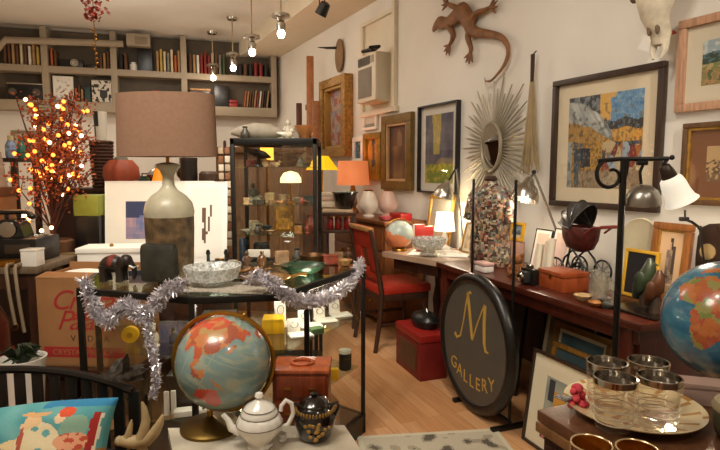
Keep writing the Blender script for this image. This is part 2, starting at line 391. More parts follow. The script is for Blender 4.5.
# ================================================================ CEILING LAMPS
WARM = (1, .84, .64)
def light(name, loc, power, col=WARM, size=.05, parent=None, kind='POINT', rot=None, spot=None, blend=.6):
    d = bpy.data.lights.new(name, kind); d.energy = power; d.color = col
    if kind == 'AREA': d.size = size
    else: d.shadow_soft_size = size
    if kind == 'SPOT': d.spot_size = spot; d.spot_blend = blend
    o = bpy.data.objects.new(name, d); COL.objects.link(o); o.location = loc
    if rot: o.rotation_euler = rot
    if parent is not None: o.parent = parent
    return o
BULB = glow('pendant_bulb_glow', 'ffeedd', 22)
pend = None
plabels = ['pendant spotlight nearest the tan lampshade, bulb lowest over the far shelves', 'pendant spotlight second along, hung on a thin cord over far books', 'pendant spotlight third along with bright glowing chrome collar', 'pendant spotlight nearest the viewer, hung closest to the soffit']
for i, (px, py, D, zb) in enumerate([(213, 70, 7.7, 2.76), (233, 60, 7.0, 2.80), (252, 42, 6.1, 2.80), (281, 26, 5.3, 2.83)]):
    c = at(px, py, D); c.z = CZ
    if i == 0:
        pend = thing('pendant_lamp', plabels[0], 'pendant light', c, 0, 'pendant spotlights')
        MB().lathe([(.0, -.035), (.06, -.03), (.07, 0)], 18).build('canopy', CHROME, pend)
        MB().tube([(0, 0, -.03), (0, 0, -.44)], .008, 8).build('cord', mat('cord_tan', 'a08a68', .6), pend)
        MB().lathe([(.02, -.42), (.085, -.44), (.09, -.465), (.04, -.475), (.03, -.50), (.045, -.53), (.042, -.59), (.032, -.595), (0, -.58)], 20).build('collar', CHROME, pend)
        MB().ell((0, 0, -.62), (.036, .036, .042)).build('bulb', BULB, pend)
    else: pend = dup(pend, c, 0, plabels[i])
    light('pendant_light', c+Vector((0, 0, -.71)), 1.8, WARM, .04)
# black track spotlight under the soffit
p = at(322, 0, 5.35)
sp = thing('track_spotlight', 'black spotlight hanging from the soffit above the carved oval plaque', 'spotlight', (p.x, p.y, SB))
dz = at(322, 9, 5.35).z-SB
for k in (-.025, .025): MB().tube([(k, 0, 0), (k, 0, dz+.02)], .006, 6).build('stem', BLACK, sp)
MB().lathe([(.02, .07), (.05, .055), (.06, -.06), (.05, -.06), (.04, .03), (0, .032)], 16, M=Matrix.Translation((.01, 0, dz)) @ Matrix.Rotation(.5, 4, 'Y') @ Matrix.Rotation(.3, 4, 'X')).build('spot_head', BLACKP, sp)
MB().lathe([(.05, -.012), (.05, 0)], 16).build('mounting_plate', BLACKP, sp)
# ================================================================ THINGS ON THE RIGHT WALL
def framed(name, label, loc, w, h, fw, fd, fmat, board, bcol, fn, res=(24, 24), tilt=0.0, rz=WRZ, glass=False, inner=None, cat='picture', group=None, spandrel=None):
    """upright frame, origin bottom centre at its back; front faces local -Y"""
    o = thing(name, label, cat, loc, rz, group, tilt)
    f = MB()
    for x0, x1, z0, z1 in ((-w/2, w/2, 0, fw), (-w/2, w/2, h-fw, h), (-w/2, -w/2+fw, fw, h-fw), (w/2-fw, w/2, fw, h-fw)):
        f.bx(x0, x1, -fd, 0, z0, z1, min(.006, fw*.2))
    fo = f.build('frame', fmat, o)
    iw, ih = w-2*fw, h-2*fw
    if inner:                                             # inner lip of another finish
        g = MB(); t = inner[0]
        for x0, x1, z0, z1 in ((-iw/2, iw/2, fw, fw+t), (-iw/2, iw/2, h-fw-t, h-fw), (-iw/2, -iw/2+t, fw, h-fw), (iw/2-t, iw/2, fw, h-fw)):
            g.bx(x0, x1, -fd*.75, -.004, z0, z1, .002)
        g.build('inner_lip', inner[1], o)
    if board > 0:
        MB().bx(-iw/2, iw/2, -.008, -.003, fw, h-fw).build('mat_board', mat('board_'+bcol, bcol, .85, 0, .02), o)
    pw, ph = iw-2*board, ih-2*board
    canvas('print' if board > 0 else 'canvas', pw, ph, res[0], res[1], fn, o, -.0095, fw+board)
    if glass: MB().bx(-iw/2, iw/2, -.0165, -.0145, fw, h-fw).build('glass_pane', PANE, o)
    return o
def wallpic(px0, py0, px1, py1, *a, off=.0, **k):
    """pixel box on the wall -> size and place"""
    return None
def wplace(xl, xr, yt, yb, D=.0):
    xm = (xl+xr)/2
    c = onwall(xm, yb, D); t = onwall(xm, yt, D)
    w = (onwall(xl, (yt+yb)/2, D)-onwall(xr, (yt+yb)/2, D)).xy.length
    return c, w, t.z-c.z
def awning(u, v):
    n = nz(u, v, 7, 1)*.12; n2 = nz(u, v, 18, 4)
    w = v+n*.25
    c = mixc(hx('c99a4a'), hx('8c6a3a'), .5+.5*n2)
    if w > .72 and u > .38: c = mixc(hx('3b74b0'), hx('9cc0d8'), .5+n2*.6) if u+n > .62 else hx('e0b05c')
    if .5 < w < .70 and u > .5: c = hx('dca64c') if n2 > -.25 else hx('a87a3c')
    if .62 < w < .72 and u > .45: c = hx('2e3138') if n2 > -.2 else hx('5a6a7a')
    top = .97-.05*u-.9*u*u; bot = .72-.02*u-.55*u*u
    if u < .63 and bot < w < top: c = mixc(hx('7b8690'), hx('c7cbc8'), .5+.9*noise.noise(Vector((u*22+v*16, v*3-u*2, 7))))
    if w >= top and u < .45: c = hx('3c4450') if n2 > 0 else hx('77808a')
    if w < .5 and u < .5:
        c = hx('c49443') if n2 > -.1 else hx('8d6d3c')
        if abs(u-.12-(.5-w)*.06) < .035 or abs(u-.2+(.5-w)*.12) < .02: c = hx('4a5868')
        if .2 < u < .34 and .24 < w < .44: c = hx('3a3c46')
        if u < .06: c = hx('9aa4a8')
    if w < .5 and u >= .5:
        k = vor(u, v*.6, 11, 3); c = [hx('4a5a78'), hx('9fb0c4'), hx('8c3a30'), hx('c8b490'), hx('37424f'), hx('b0703a')][int(k*6)]
    if w < .2 and .2 < u: c = mixc(hx('8a7a68'), hx('b59a78'), .5+.5*n2)
    if n2 > .22 and w < .9: c = mixc(c, hx('4a4238'), .45)
    if nz(u*2.5, v, 26, 12) > .3: c = mixc(c, hx('d8d0b8'), .4)
    return c
def landscape(u, v):
    n = nz(u, v, 6, 2); n2 = nz(u, v, 15, 5)
    if v > .72+n*.06: return hx('a9bcc8') if n2 > -.2 else hx('d6dad6')
    if v > .48+n*.1: return hx('2f4638') if n2 > -.1 else hx('5b7a86')
    if v > .34+n*.1: return hx('7d8c50') if n2 > 0 else hx('c0a878')
    return hx('8f8a58') if n2 > .1 else hx('b98f62') if n2 > -.25 else hx('596a40')
def etching(u, v):
    n = nz(u, v, 8, 3); n2 = nz(u*1.5, v, 16, 5)
    c = hx('c6a67a')
    if v < .55+n*.35 and n2 > -.05: c = hx('5d4a38')
    if v < .25 and n2 > -.25: c = hx('7a6048')
    return c
def abstract(u, v):
    n = nz(u, v, 4, 6); n2 = nz(u, v, 12, 8)
    if v < .28+n*.04: return hx('7c8c3c') if n2 > -.1 else hx('b0a848')
    if abs(u-.42) < .16-.1*(1-v)+n*.04 and v > .42: return hx('b9a860') if n2 > -.2 else hx('d0b870')
    return mixc(hx('4e4c62'), hx('7d7a86'), .5+n*.8+n2*.2)
def portrait(u, v):
    n = nz(u, v, 4, 11); d = math.hypot((u-.55)*1.3, v-.72)
    c = mixc(hx('4e301e'), hx('6e462c'), .5+n)
    if d < .16: c = hx('8a6242')
    if abs(u-.5-(.3-v)*.2) < .2+.25*(.6-v) and v < .6: c = mixc(hx('5d3822'), hx('84603c'), .5+n)
    return c
def ornate(u, v):
    n = nz(u, v, 7, 13); n2 = nz(u, v, 14, 2)
    return hx('a8604a') if n > .15 else hx('8d8a90') if n2 > 0 else hx('b79a84')
def darkgold(u, v):
    n = nz(u, v, 5, 21)
    return hx('4a4030') if abs(u-.5) < .12+n*.1 and v > .2 else mixc(hx('8a6418'), hx('b88a2c'), .5+n)
DKFRAME = wood('walnut_frame', '38261b', .4)
# big awning painting
c, w, h = wplace(547, 660, 72, 208)
c = c+WU*.015; c.z = 1.135; w = .745; h = .785
BIG = framed('framed_painting', 'large dark-framed painting of a grey awning over ochre walls, wide cream mat', c+WN*.004, w, h, .035, .035, DKFRAME, .085, 'e8dac0', awning, (110, 100), glass=True)
# upper right landscape
c = onwall(683, 113); top = onwall(683, 22); R = WU*-1
w = .62; h = top.z-c.z; c = c+WU*.03
framed('framed_landscape', 'landscape print in a pinkish wooden frame high beside the animal skull', c+R*w/2+WN*.004, w, h, .042, .03, wood('pink_wood', 'bb8f70', .45), .078, 'e4dac6', landscape, (70, 60), glass=True)
c = onwall(686, 204); top = onwall(686, 124)
framed('framed_etching', 'sepia etching in a brown mat and dark frame below the landscape print', c+R*.28+WN*.004, .60, top.z-c.z, .026, .03, wood('brown_frame', '63452a', .45), .09, '83573a', etching, (70, 50), glass=True, inner=(.012, GOLD))
c, w, h = wplace(420, 459, 104, 193)
framed('framed_print', 'violet and green abstract print in a thin black frame with white mat', c+WN*.004, w, h, .014, .045, BLACKP, .07, 'e8e2da', abstract, (40, 64), glass=True)
c, w, h = wplace(384.5, 414, 114.5, 190)
framed('framed_portrait', 'brown portrait in a wide dull gold frame beside the abstract print', c+WN*.004, w, h, .085, .05, mat('dull_gold', '7a5c28', .45, .3, .2, 18), 0, '', portrait, (18, 28), inner=(.022, mat('pale_lip', 'c49a6c', .5)))
c, w, h = wplace(366, 383, 133, 180)
framed('small_gilt_painting', 'narrow yellow-gold framed painting left of the brown portrait', c+WN*.004, w, h, .06, .04, mat('ochre_gold', '96701c', .45, .3, .2, 18), 0, '', darkgold, (12, 20))
c, w, h = wplace(327, 353, 78.5, 157)
framed('ornate_gilt_painting', 'tall painting in an ornate carved gold frame left of the air conditioner', c+WN*.004, w, h, .10, .11, mat('carved_gold', 'a47a3a', .45, .4, .35, 30, .6), 0, '', ornate, (16, 30), inner=(.03, mat('pale_gold', 'b99450', .5, .3)))
c, w, h = wplace(365, 378.5, 114, 130)
framed('small_white_picture', 'small pale framed picture below the air conditioner', c+WN*.004, w, h, .03, .03, WHITE, 0, '', lambda u, v: hx('8f8878') if v < .35 else hx('c9c0ae'), (6, 6))
c, w, h = wplace(354.5, 365, 137, 163)
framed('small_teal_picture', 'small teal picture in a white frame above the orange lampshade', c+WN*.004, w, h, .05, .03, WHITE, 0, '', lambda u, v: hx('3f5d66') if nz(u, v, 5, 2) > -.2 else hx('6d8c90'), (8, 10))
# air conditioner
c, w, h = wplace(358.5, 378.5, 55, 103)
p = onwall(381.5, 103, .0)
ac = thing('air_conditioner', 'boxy cream window air conditioner mounted high on the wall', 'air conditioner', (p.x, p.y, 2.035), WRZ)
AW, AH, AD = .39, .47, .15
ACM = mat('ac_plastic', 'cfc4ac', .5, 0, .03)
MB().bx(-AW/2, AW/2, -AD, -.005, 0, AH, .012).build('casing', ACM, ac)
MB().bx(-AW/2-.006, AW/2+.006, -AD-.03, -AD+.003, .01, AH-.005, .012).build('front_panel', mat('ac_front', 'd9cfb8', .5, 0, .03), ac)
g = MB()
for i in range(17): g.bx(-AW/2+.04, AW/2-.08, -AD-.036, -AD-.028, .06+i*.0165, .068+i*.0165)
g.bx(-AW/2+.03, AW/2-.07, -AD-.0325, -AD-.029, .05, .335).build('intake_grille', mat('ac_grille', '8a7d6c', .6), ac)
g = MB()
for i in range(8): g.bx(-AW/2+.045+i*.034, -AW/2+.05+i*.034, -AD-.04, -AD-.028, .365, .44)
g.bx(-AW/2+.04, AW/2-.12, -AD-.0335, -AD-.029, .36, .445).build('air_vent', mat('ac_vent', '6b6255', .6), ac)
MB().bx(AW/2-.1, AW/2-.03, -AD-.036, -AD-.029, .37, .44, .003).build('control_panel', mat('ac_control', '9c917e', .5), ac)
# black bits lying on the air conditioner
cb = MB()
cb.tube([(-.1, -.1, .02), (0, -.06, .03), (.1, -.12, .02), (.14, -.04, .03), (.02, -.02, .025), (-.1, -.1, .02)], .016, 7)
q = Matrix.Rotation(WRZ, 3, 'Z') @ Vector((.1, -.12, AH)); single('coiled_cable', 'dark coiled cable lying on top of the air conditioner', 'cable', cb, BLACKP, Vector((p.x, p.y, 2.035))+q, WRZ)
# carved oval with a spike
p = onwall(342, 56)+WN*.034
ov = thing('carved_plaque', 'oval woven wooden plaque with one dark horn, near the ceiling', 'wall ornament', p+WN*.002, WRZ)
OW = wood('plaque_wood', '8a6a48', .7)
MB().ell((0, -.0, 0), (.10, .03, .19), 18, 14).build('oval_body', OW, ov)
MB().tube([(-.02, -.02, .09), (-.1, -.11, .095), (-.18, -.19, .11)], [.016, .013, .004], 8).build('horn', BLACKP, ov)
# tall wooden planks / skis leaning in the far corner
for i, (px, yt, yb, col, lab) in enumerate([(312, 57, 178, 'a8683c', 'tall reddish wooden ski leaning on the wall in the far corner'), (301, 104, 178, '5a2a18', 'short dark red pole leaning beside the tall wooden ski'), (318, 102, 178, '8f5a30', 'short brown board leaning right of the tall wooden ski')]):
    b0 = onwall(px-2, yb, .40+.08*i); tp = onwall(px-2, yt, .2+.08*i); b0.z = 0
    L = (tp-b0).length; d = (tp-b0).normalized()
    o = thing(['wooden_ski', 'wooden_pole', 'wooden_board'][i], lab, ['ski', 'pole', 'board'][i], b0, 0)
    M = d.to_track_quat('Z', 'Y').to_matrix().to_4x4()
    mb = MB(); mb.m = M
    hw = .055 if i != 1 else .045
    mb.box((0, 0, L/2+.01), (hw*1.6, .03, L), .01)
    mb.build('shaft', wood('ski%d' % i, col, .45), o)
    if i == 0:
        m2 = MB(); m2.m = M; m2.box((-.0, -.045, L*.78), (.12, .06, .06), .01).box((-.0, -.05, L*.81), (.08, .05, .07), .015); m2.build('binding', wood('binding', '7c3c20', .5), o)
# lizard: flat metal wall sculpture with real thickness
LM = mat('copper_lizard', '80542f', .6, .15, .3, 14, .3)
def wl(x, y, off=.03): return onwall(x, y, off)
lz0 = onwall(470, 40, 0)
lz = thing('lizard_sculpture', 'copper brown lizard sculpture with long hooked tail climbing the white wall', 'wall sculpture', lz0, 0)
def lpath(pts, rs, off=.035, n=10, sub=4):
    P = [wl(x, y, off)-lz0 for x, y in pts]; out, R = [], []
    for i in range(len(P)-1):
        p0, p1, p2, p3 = P[max(i-1, 0)], P[i], P[i+1], P[min(i+2, len(P)-1)]
        for k in range(sub):
            t = k/sub
            out.append(.5*((2*p1)+(p2-p0)*t+(2*p0-5*p1+4*p2-p3)*t*t+(3*p1-p0-3*p2+p3)*t**3)); R.append(rs[i]+(rs[i+1]-rs[i])*t)
    return out+[P[-1]], R+[rs[-1]]
S = .0112                                             # metres per pixel there, measured along the wall
body = [(434, 31), (440, 23), (448, 22.5), (456, 17), (463, 12), (469, 20), (472, 29), (480, 33), (492, 34.5), (503, 38), (509, 46), (509, 56), (505, 66), (499, 74), (492, 81), (486, 81)]
rs = [.018, .05, .042, .06, .075, .07, .052, .036, .028, .024, .022, .019, .016, .012, .009, .003]
b = MB(); pts, R = lpath(body, rs); b.tube(pts, R, 12)
for v in b.bm.verts:                                   # flatten towards the wall
    dd = (v.co+lz0-W0).dot(WN); v.co += WN*((dd-.035)*-.6+.012)
b.build('body', LM, lz)
for pts0 in ([(462, 13), (456, 8), (450, 5), (447, 4)], [(471, 24), (476, 14), (485, 10), (491, 7)], [(449, 26), (453, 34), (452, 40), (449, 46)], [(470, 30), (468, 38), (471, 48), (470, 54)]):
    pts, R = lpath(pts0, [.03, .024, .018, .012], .042)
    l = MB(); l.tube(pts, R, 8)
    e = pts[-1]; dr = (pts[-1]-pts[-3]).normalized(); sd = dr.cross(WN)
    for a in (-.9, -.3, .3, .9):
        tip = e+(dr*math.cos(a)+sd*math.sin(a))*.075
        l.tube([e-dr*.01, e+(tip-e)*.6, tip], [.012, .01, .004], 6)
    l.build('leg', LM, lz)
# sunburst mirror
p = onwall(494, 147, .018)
sm = thing('sunburst_mirror', 'oval mirror with long silvery sunburst rays above the mosaic dress form', 'mirror', p, WRZ)
RAY = mat('silver_wood', '9c917c', .45, .4, .2)
r = MB(); N = 56
for i in range(N):
    a = 2*PI*i/N; L = [.47, .37, .42, .35][i % 4]*(1.02 if abs(math.sin(a)) > .6 else .92)*(.86 if math.cos(a) < -.6 else 1)
    d = Vector((math.cos(a), 0, math.sin(a))); s0 = Vector((d.x*.10, -.01, d.z*.165)); t = d.cross(Vector((0, 1, 0)))
    e = Vector((d.x*L, -.012, d.z*L*1.1))
    vs = []
    for q, wd in ((s0, .008), (s0+(e-s0)*.8, .0075), (e, .001)):
        vs += [q+t*wd, q+Vector((0, -.006, 0)), q-t*wd, q+Vector((0, .005, 0))]
    fs = [(0, 1, 5, 4), (1, 2, 6, 5), (2, 3, 7, 6), (3, 0, 4, 7), (4, 5, 9, 8), (5, 6, 10, 9), (6, 7, 11, 10), (7, 4, 8, 11), (0, 3, 2, 1), (8, 9, 10, 11)]
    r.raw(vs, fs)
r.build('sun_rays', RAY, sm)
MB().tube([(.105*math.cos(2*PI*i/40), -.03, .172*math.sin(2*PI*i/40)) for i in range(40)], .014, 8, closed=True).build('mirror_rim', RAY, sm)
MB().lathe([(.0, -.004), (.1, -.004), (.1, .004), (0, .004)], 40, M=Matrix.Translation((0, -.026, 0)) @ Matrix.Rotation(.16, 4, 'X') @ XZ @ Matrix.Scale(1.66, 4, (0, 1, 0))).build('mirror_glass', mat('mirror', 'd8d4cc', .02, 1, .0), sm)
# animal skull
p = onwall(673, 47)
sk = thing('animal_skull', 'bleached horned animal skull hanging above the large awning painting', 'skull', p+WN*.003, WRZ)
BONE = mat('bone', 'd6c9b0', .7, 0, .18, 18, .3)
b = MB()
prof = [(0, .038, .03), (.05, .05, .045), (.12, .062, .06), (.2, .09, .075), (.27, .115, .09), (.34, .11, .09), (.40, .085, .07), (.44, .05, .05)]
vs, fs = [], []; n = 16
for z, rx, ry in prof:
    for k in range(n):
        a = 2*PI*k/n; vs.append((rx*math.cos(a)*(1+.1*math.cos(3*a)), -.1+ry*math.sin(a)-.05*(z > .1), z))
for j in range(len(prof)-1):
    for k in range(n): fs.append((j*n+k, j*n+(k+1) % n, (j+1)*n+(k+1) % n, (j+1)*n+k))
fs += [tuple(range(n)), tuple((len(prof)-1)*n+k for k in range(n))]
b.raw(vs, fs)
for s in (-1, 1):
    b.tube([(s*.03, -.1, .02), (s*.034, -.11, -.03), (s*.02, -.12, -.07)], [.02, .016, .006], 8)
    b.ell((s*.1, -.13, .27), (.03, .04, .045), 10, 8)
b.build('skull', BONE, sk)
for s in (-1, 1):
    MB().ell((s*.095, -.185, .24), (.02, .02, .026), 12, 8).build('eye_socket', mat('socket_dark', '6b5a45', .9), sk)
    MB().ell((s*.022, -.158, .07), (.010, .014, .03), 10, 8).build('nostril', mat('socket_dark', '6b5a45', .9), sk)
    MB().tube([(s*.09, -.12, .38), (s*.2, -.12, .43), (s*.27, -.14, .53), (s*.25, -.15, .62)], [.035, .03, .02, .006], 10).build('horn', mat('horn', '6a573e', .5), sk)
# hanging broom / feather wand
p = onwall(537.5, 178)
br = thing('hanging_whisk', 'slim dark-handled dried grass whisk hanging between mirror and large painting', 'whisk', p+WN*.075, WRZ)
hgt = onwall(535, 57).z-p.z
MB().tube([(0, 0, hgt*.78), (.0, 0, hgt)], [.012, .014], 8).build('handle', DKWOOD, br)
b = MB()
for i in range(60):
    x = random.uniform(-1, 1); y = random.uniform(-1, 1)
    b.tube([(x*.008, y*.008, hgt*.8), (x*.035, y*.012, hgt*.42), (x*.075, y*.018, hgt*(.02+.12*random.random()))], [.003, .004, .002], 4)
b.build('bristles', mat('dry_grass', 'a58f6a', .8, 0, .2), br)
MB().tube([(0, 0, hgt*.995), (0, .02, hgt*1.02), (0, .03, hgt*1.03)], .004, 5).build('hanging_loop', BLACKP, br)
p = onwall(676, 33); single('wall_hook', 'small red nail in the wall beside the pink-framed landscape', 'nail', MB().lathe([(.004, 0), (.004, .02), (.011, .021), (.009, .027), (0, .028)], 10, M=XZ), REDP, p, WRZ)
# ================================================================ GLASS DISPLAY COUNTER
CT = .88
PA, PB, PC, PE, PF, PG = [Vector(v) for v in ((-1.15, 2.18), (-.635, 2.005), (-.32, 2.06), (.016, 2.70), (-.275, 2.93), (-1.24, 2.50))]
poly = [PA, PB, PC, PE, PF, PG]
gc = thing('display_counter', 'many-sided glass display counter with black metal edges under the lamp', 'display counter', (-.5, 2.45, 0))
O2 = Vector((-.5, 2.45)); pl = [p-O2 for p in poly]
def inset(P, d):
    c = sum(P, Vector((0, 0)))/len(P); return [p+(c-p).normalized()*d for p in P]
MB().prism(inset(pl, .012), CT-.012, CT-.002).build('glass_top', glassm('counter_glass', 'dfe8e2', .03, .35), gc, smooth=False)
e = MB()
for i in range(len(pl)):
    a, b = pl[i], pl[(i+1) % len(pl)]; d = b-a
    e.box(((a.x+b.x)/2, (a.y+b.y)/2, CT-.0145), (d.length+.02, .022, .026), .003, math.atan2(d.y, d.x))
e.build('top_frame', BLACK, gc)
for p in (pl[0], pl[1], pl[3], pl[4], pl[5], (pl[2]*.72+pl[3]*.28)):
    MB().bx(p.x-.011, p.x+.011, p.y-.011, p.y+.011, 0, CT-.024, .002).build('post', BLACK, gc)
for z in (.62, .36):
    MB().prism(inset(pl, .03), z-.008, z).build('glass_shelf', glassm('shelf_glass', 'eef5f0', .05, .3), gc, smooth=False)
MB().prism(inset(pl, .02), .06, .10).build('base_board', wood('counter_base', '4a2f1a', .5), gc)
for i in (0, 1, 2):
    a, b = inset(pl, .006)[i], inset(pl, .006)[i+1]; d = b-a
    MB().box(((a.x+b.x)/2, (a.y+b.y)/2, .49), (d.length-.03, .004, .74), 0, math.atan2(d.y, d.x)).build('glass_pane', PANE, gc)
e = MB()
for i in range(len(pl)):
    a, b = pl[i], pl[(i+1) % len(pl)]; d = b-a
    e.box(((a.x+b.x)/2, (a.y+b.y)/2, .05), (d.length+.02, .02, .1), .003, math.atan2(d.y, d.x))
e.build('plinth', BLACK, gc)
SZ = .62
cs = MB().tube([(-.30+.5, 2.12-2.45, CT-.034), (.0+.5-.03, 2.66-2.45, CT-.034)], .004, 8).build('added_case_strip', glow('added_strip_glow', 'fff0d8', 2), gc)  # added glowing strip, tucked under the frame to brighten the counter's inside
cl_ = light('added_case_fill', (.5-.22, 2.40-2.45, CT-.06), 2.2, (1, .9, .74), .05, gc)  # added fill lights, this and the next, to brighten the shelf cards
cl2 = light('added_case_fill', (-.1, 2.25-2.45, CT-.06), 1.3, (1, .9, .74), .05, gc)
def cz(x, y, z=CT+.0012): return onz(x, y, z)
# --- table lamp with the big tan shade
p = cz(165, 284); LMPP = Vector((-.835, 2.36, CT)); lp = thing('table_lamp', 'big table lamp with broad tan drum shade and mottled brown pottery base', 'lamp', LMPP+Vector((0, 0, .0012)))
SH = at(165, 157, 2.36).z-CT; ST = at(165, 95, 2.36).z-CT
POT = mat('pottery_green', '5f4a30', .5, 0, .8, 22, .5); POTL = mat('pottery_pale', 'b5ac92', .35, 0, .25, 9, .15)
MB().box((-.02, -.05, .085), (.155, .135, .17), .03).build('lamp_base', mat('dark_stoneware', '2c281c', .6, 0, .5, 18, .4), lp)
MB().lathe([(.085, 0), (.095, .03), (.1, .15), (.103, .22), (.103, .275)], 30, flute=.012, fn=7).build('pottery_body', POT, lp)
MB().lathe([(.103, .275), (.106, .30), (.098, .335), (.075, .365), (.04, .39), (.026, .41), (.024, .45), (.034, .475), (.052, .49), (.052, .502), (.02, .51)], 30).build('pottery_shoulder', POTL, lp)
MB().tube([(0, 0, .50), (0, 0, ST-.03)], .008, 8).build('lamp_stem', BRASS, lp)
ds = MB(); ds.lathe([(.216, SH), (.213, SH), (.207, ST), (.21, ST), (.216, SH)], 64, sy=.5)
SHADE = mat('tan_linen', '8c6a53', .9, 0, .06, 60, .06)
ds.build('lamp_shade', SHADE, lp)
h = MB()
for k in range(3):
    a = 2*PI*k/3; h.tube([(0, 0, ST-.03), (.209*math.cos(a), .104*math.sin(a), ST-.005)], .003, 5)
h.build('shade_spider', BRASS, lp)
# --- elephant figurine
p = cz(116, 281); EL = thing('elephant_figurine', 'small dark elephant figurine with red cloth at the counter corner by the carton', 'figurine', p, -.1)
ED = mat('elephant_dark', '2c2018', .45, 0, .3)
b = MB(); b.ell((-.01, 0, .075), (.055, .036, .038), 18, 12); b.ell((.05, 0, .088), (.028, .026, .03), 14, 10)
b.tube([(.065, 0, .085), (.085, 0, .06), (.088, 0, .03), (.08, 0, .012)], [.016, .012, .009, .007], 8)
for x in (-.045, .028):
    for y in (-.02, .02): b.tube([(x, y, .07), (x, y, .03), (x, y, .0)], [.019, .015, .017], 8)
b.tube([(-.06, 0, .085), (-.072, 0, .06), (-.07, 0, .04)], [.006, .005, .004], 6)
b.build('elephant_body', ED, EL)
MB().ell((-.008, 0, .082), (.026, .0385, .034), 16, 10).build('saddle_cloth', mat('saddle_red', '7c2a1c', .7), EL)
for s in (-1, 1):
    MB().ell((.04, s*.03, .085), (.018, .006, .026), 12, 8).build('ear', ED, EL)
    MB().tube([(.07, s*.012, .07), (.09, s*.014, .062), (.1, s*.014, .068)], [.005, .004, .001], 6).build('tusk', CERAM, EL)
# --- glass bowl on a folded lace mat
p = Vector((-.72, 2.24, CT)); single('lace_runner', 'grey woven lace runner lying across the glass counter top', 'runner', MB().box((0, 0, .002), (.42, .20, .004), .001, 0).box((.06, -.02, .005), (.3, .15, .002), .0005, .1), mat('lace', 'a79c8c', .9, 0, .4, 110, .5), Vector((-.57, 2.165, CT+.0012)), -.12)
p = cz(199, 276); gb = single('cut_glass_bowl', 'wide shallow cut-glass bowl in front of the pottery lamp', 'bowl', MB().lathe([(.02, .0), (.05, .0), (.055, .008), (.085, .028), (.112, .075), (.116, .075), (.1, .024), (.05, .006), (0, .006)], 32, flute=.03, fn=16), glassm('cut_glass', 'e2e4e0', .1, .6, .45), Vector((-.61, 2.205, CT+.0085)))
p = Vector((-.44, 2.24, CT)); ch = thing('brass_horn', 'squat brass dish with rolled rim lying right of the cut-glass bowl', 'dish', p+Vector((.045, .0, .0075)), .3+PI)
MB().lathe([(.03, 0), (.06, .012), (.085, .02), (.087, .025), (.06, .02), (.03, .01), (0, .01)], 24, sx=1.2).build('dish', BRASS, ch); MB().tube([(-.1, 0, .015), (-.14, .01, .03), (-.17, .01, .028)], [.008, .006, .01], 8).build('handle', BRASS, ch)
p = Vector((-.49, 2.42, CT+.0012)); jw = thing('jewellery_tray', 'heap of brassy trinkets on a small dark tray behind the brass dish', 'tray', p, .1)
MB().bx(-.12, .12, -.07, .07, 0, .01, .003).build('tray', DKWOOD, jw)
b = MB()
for i in range(28): b.ell((random.uniform(-.1, .1), random.uniform(-.055, .055), .018+.01*random.random()), (.008+.012*random.random(), .009, .007), 8, 6)
b.build('trinkets', mat('trinket', '8a6238', .35, .6, .5, 30), jw)
p = Vector((-.27, 2.52, CT+.0012)); ash = thing('ashtray', 'dark green glass ashtray on the counter near its far corner', 'ashtray', p, 0)
MB().lathe([(.07, 0), (.1, .02), (.105, .035), (.09, .035), (.07, .018), (0, .015)], 24).build('bowl', GREEN, ash)
for k in range(3): MB().box((.097*math.cos(k*2.1), .097*math.sin(k*2.1), .038), (.02, .014, .01), .003, k*2.1).build('cigarette_rest', GREEN, ash)
# items standing on counter
for (x, y, D, lab, prof, m_) in [
    (262, 262, 2.66, 'small amber bottle on the counter behind the trinket tray', [(.02, 0), (.024, .03), (.02, .05), (.008, .06), (.01, .075)], mat('amber', '6b3e14', .2, coat=.6)),
    (220, 270, 2.5, 'stubby brown candlestick beside the cut-glass bowl', [(.035, 0), (.03, .008), (.01, .02), (.013, .05), (.022, .06), (.022, .066), (0, .06)], BRASS),
    (313, 262, 2.76, 'low bronze bowl next to the green glass ashtray', [(.04, 0), (.06, .02), (.07, .045), (.064, .045), (.04, .012), (0, .01)], mat('bronze', '5c3d20', .4, .7))]:
    q = at(x, y, D); single(lab.split(' on ')[0].split(' beside')[0].split(' next')[0].split()[-1], lab, lab.split(' on ')[0].split(' beside')[0].split(' next')[0].split()[-1], MB().lathe(prof, 20), m_, (q.x, D, CT+.0012))
# --- silver tinsel draped along the counter edge
def tinsel(name, label, path, n, r, seed):
    rnd = random.Random(seed); P = [Vector(q) for q in path]
    segs = [(P[i], P[i+1]) for i in range(len(P)-1)]; tot = sum((b-a).length for a, b in segs)
    b = MB(); vs, fs = [], []
    for a, c in segs:
        k = max(2, int(n*(c-a).length/tot))
        for i in range(k):
            q = a.lerp(c, rnd.random()); d = Vector((rnd.gauss(0, 1), rnd.gauss(0, 1), rnd.gauss(0, 1))).normalized()
            e = q+d*r*(.6+.7*rnd.random()); s = d.cross(Vector((rnd.gauss(0, 1), rnd.gauss(0, 1), rnd.gauss(0, 1)))).normalized()*.0019
            j = len(vs); mid = q.lerp(e, .5)+Vector((rnd.uniform(-1, 1), rnd.uniform(-1, 1), rnd.uniform(-1, 1)))*.008
            vs += [q-s, q+s, mid+s*1.2, mid-s*1.2, e+s, e-s]; fs += [(j, j+1, j+2, j+3), (j+3, j+2, j+4, j+5)]
    b.raw(vs, fs); o = thing(name, label, 'tinsel', P[0]); b2 = b.build('foil_strips', SILVER, None, smooth=False)
    b2.parent = o; b2.location = -P[0]
    t = MB().tube([q-P[0] for q in P], .0022, 5).build('core_wire', SILVER, o)
    return o
def sag(a, b, d, n=8): return [a.lerp(b, i/n)-Vector((0, 0, d*4*(i/n)*(1-i/n))) for i in range(n+1)]
fr_ = Vector((0, -.03, 0))
A3 = Vector((PA.x, PA.y-.03, CT)); 
def tp(x, y, D): return at(x, y, D)
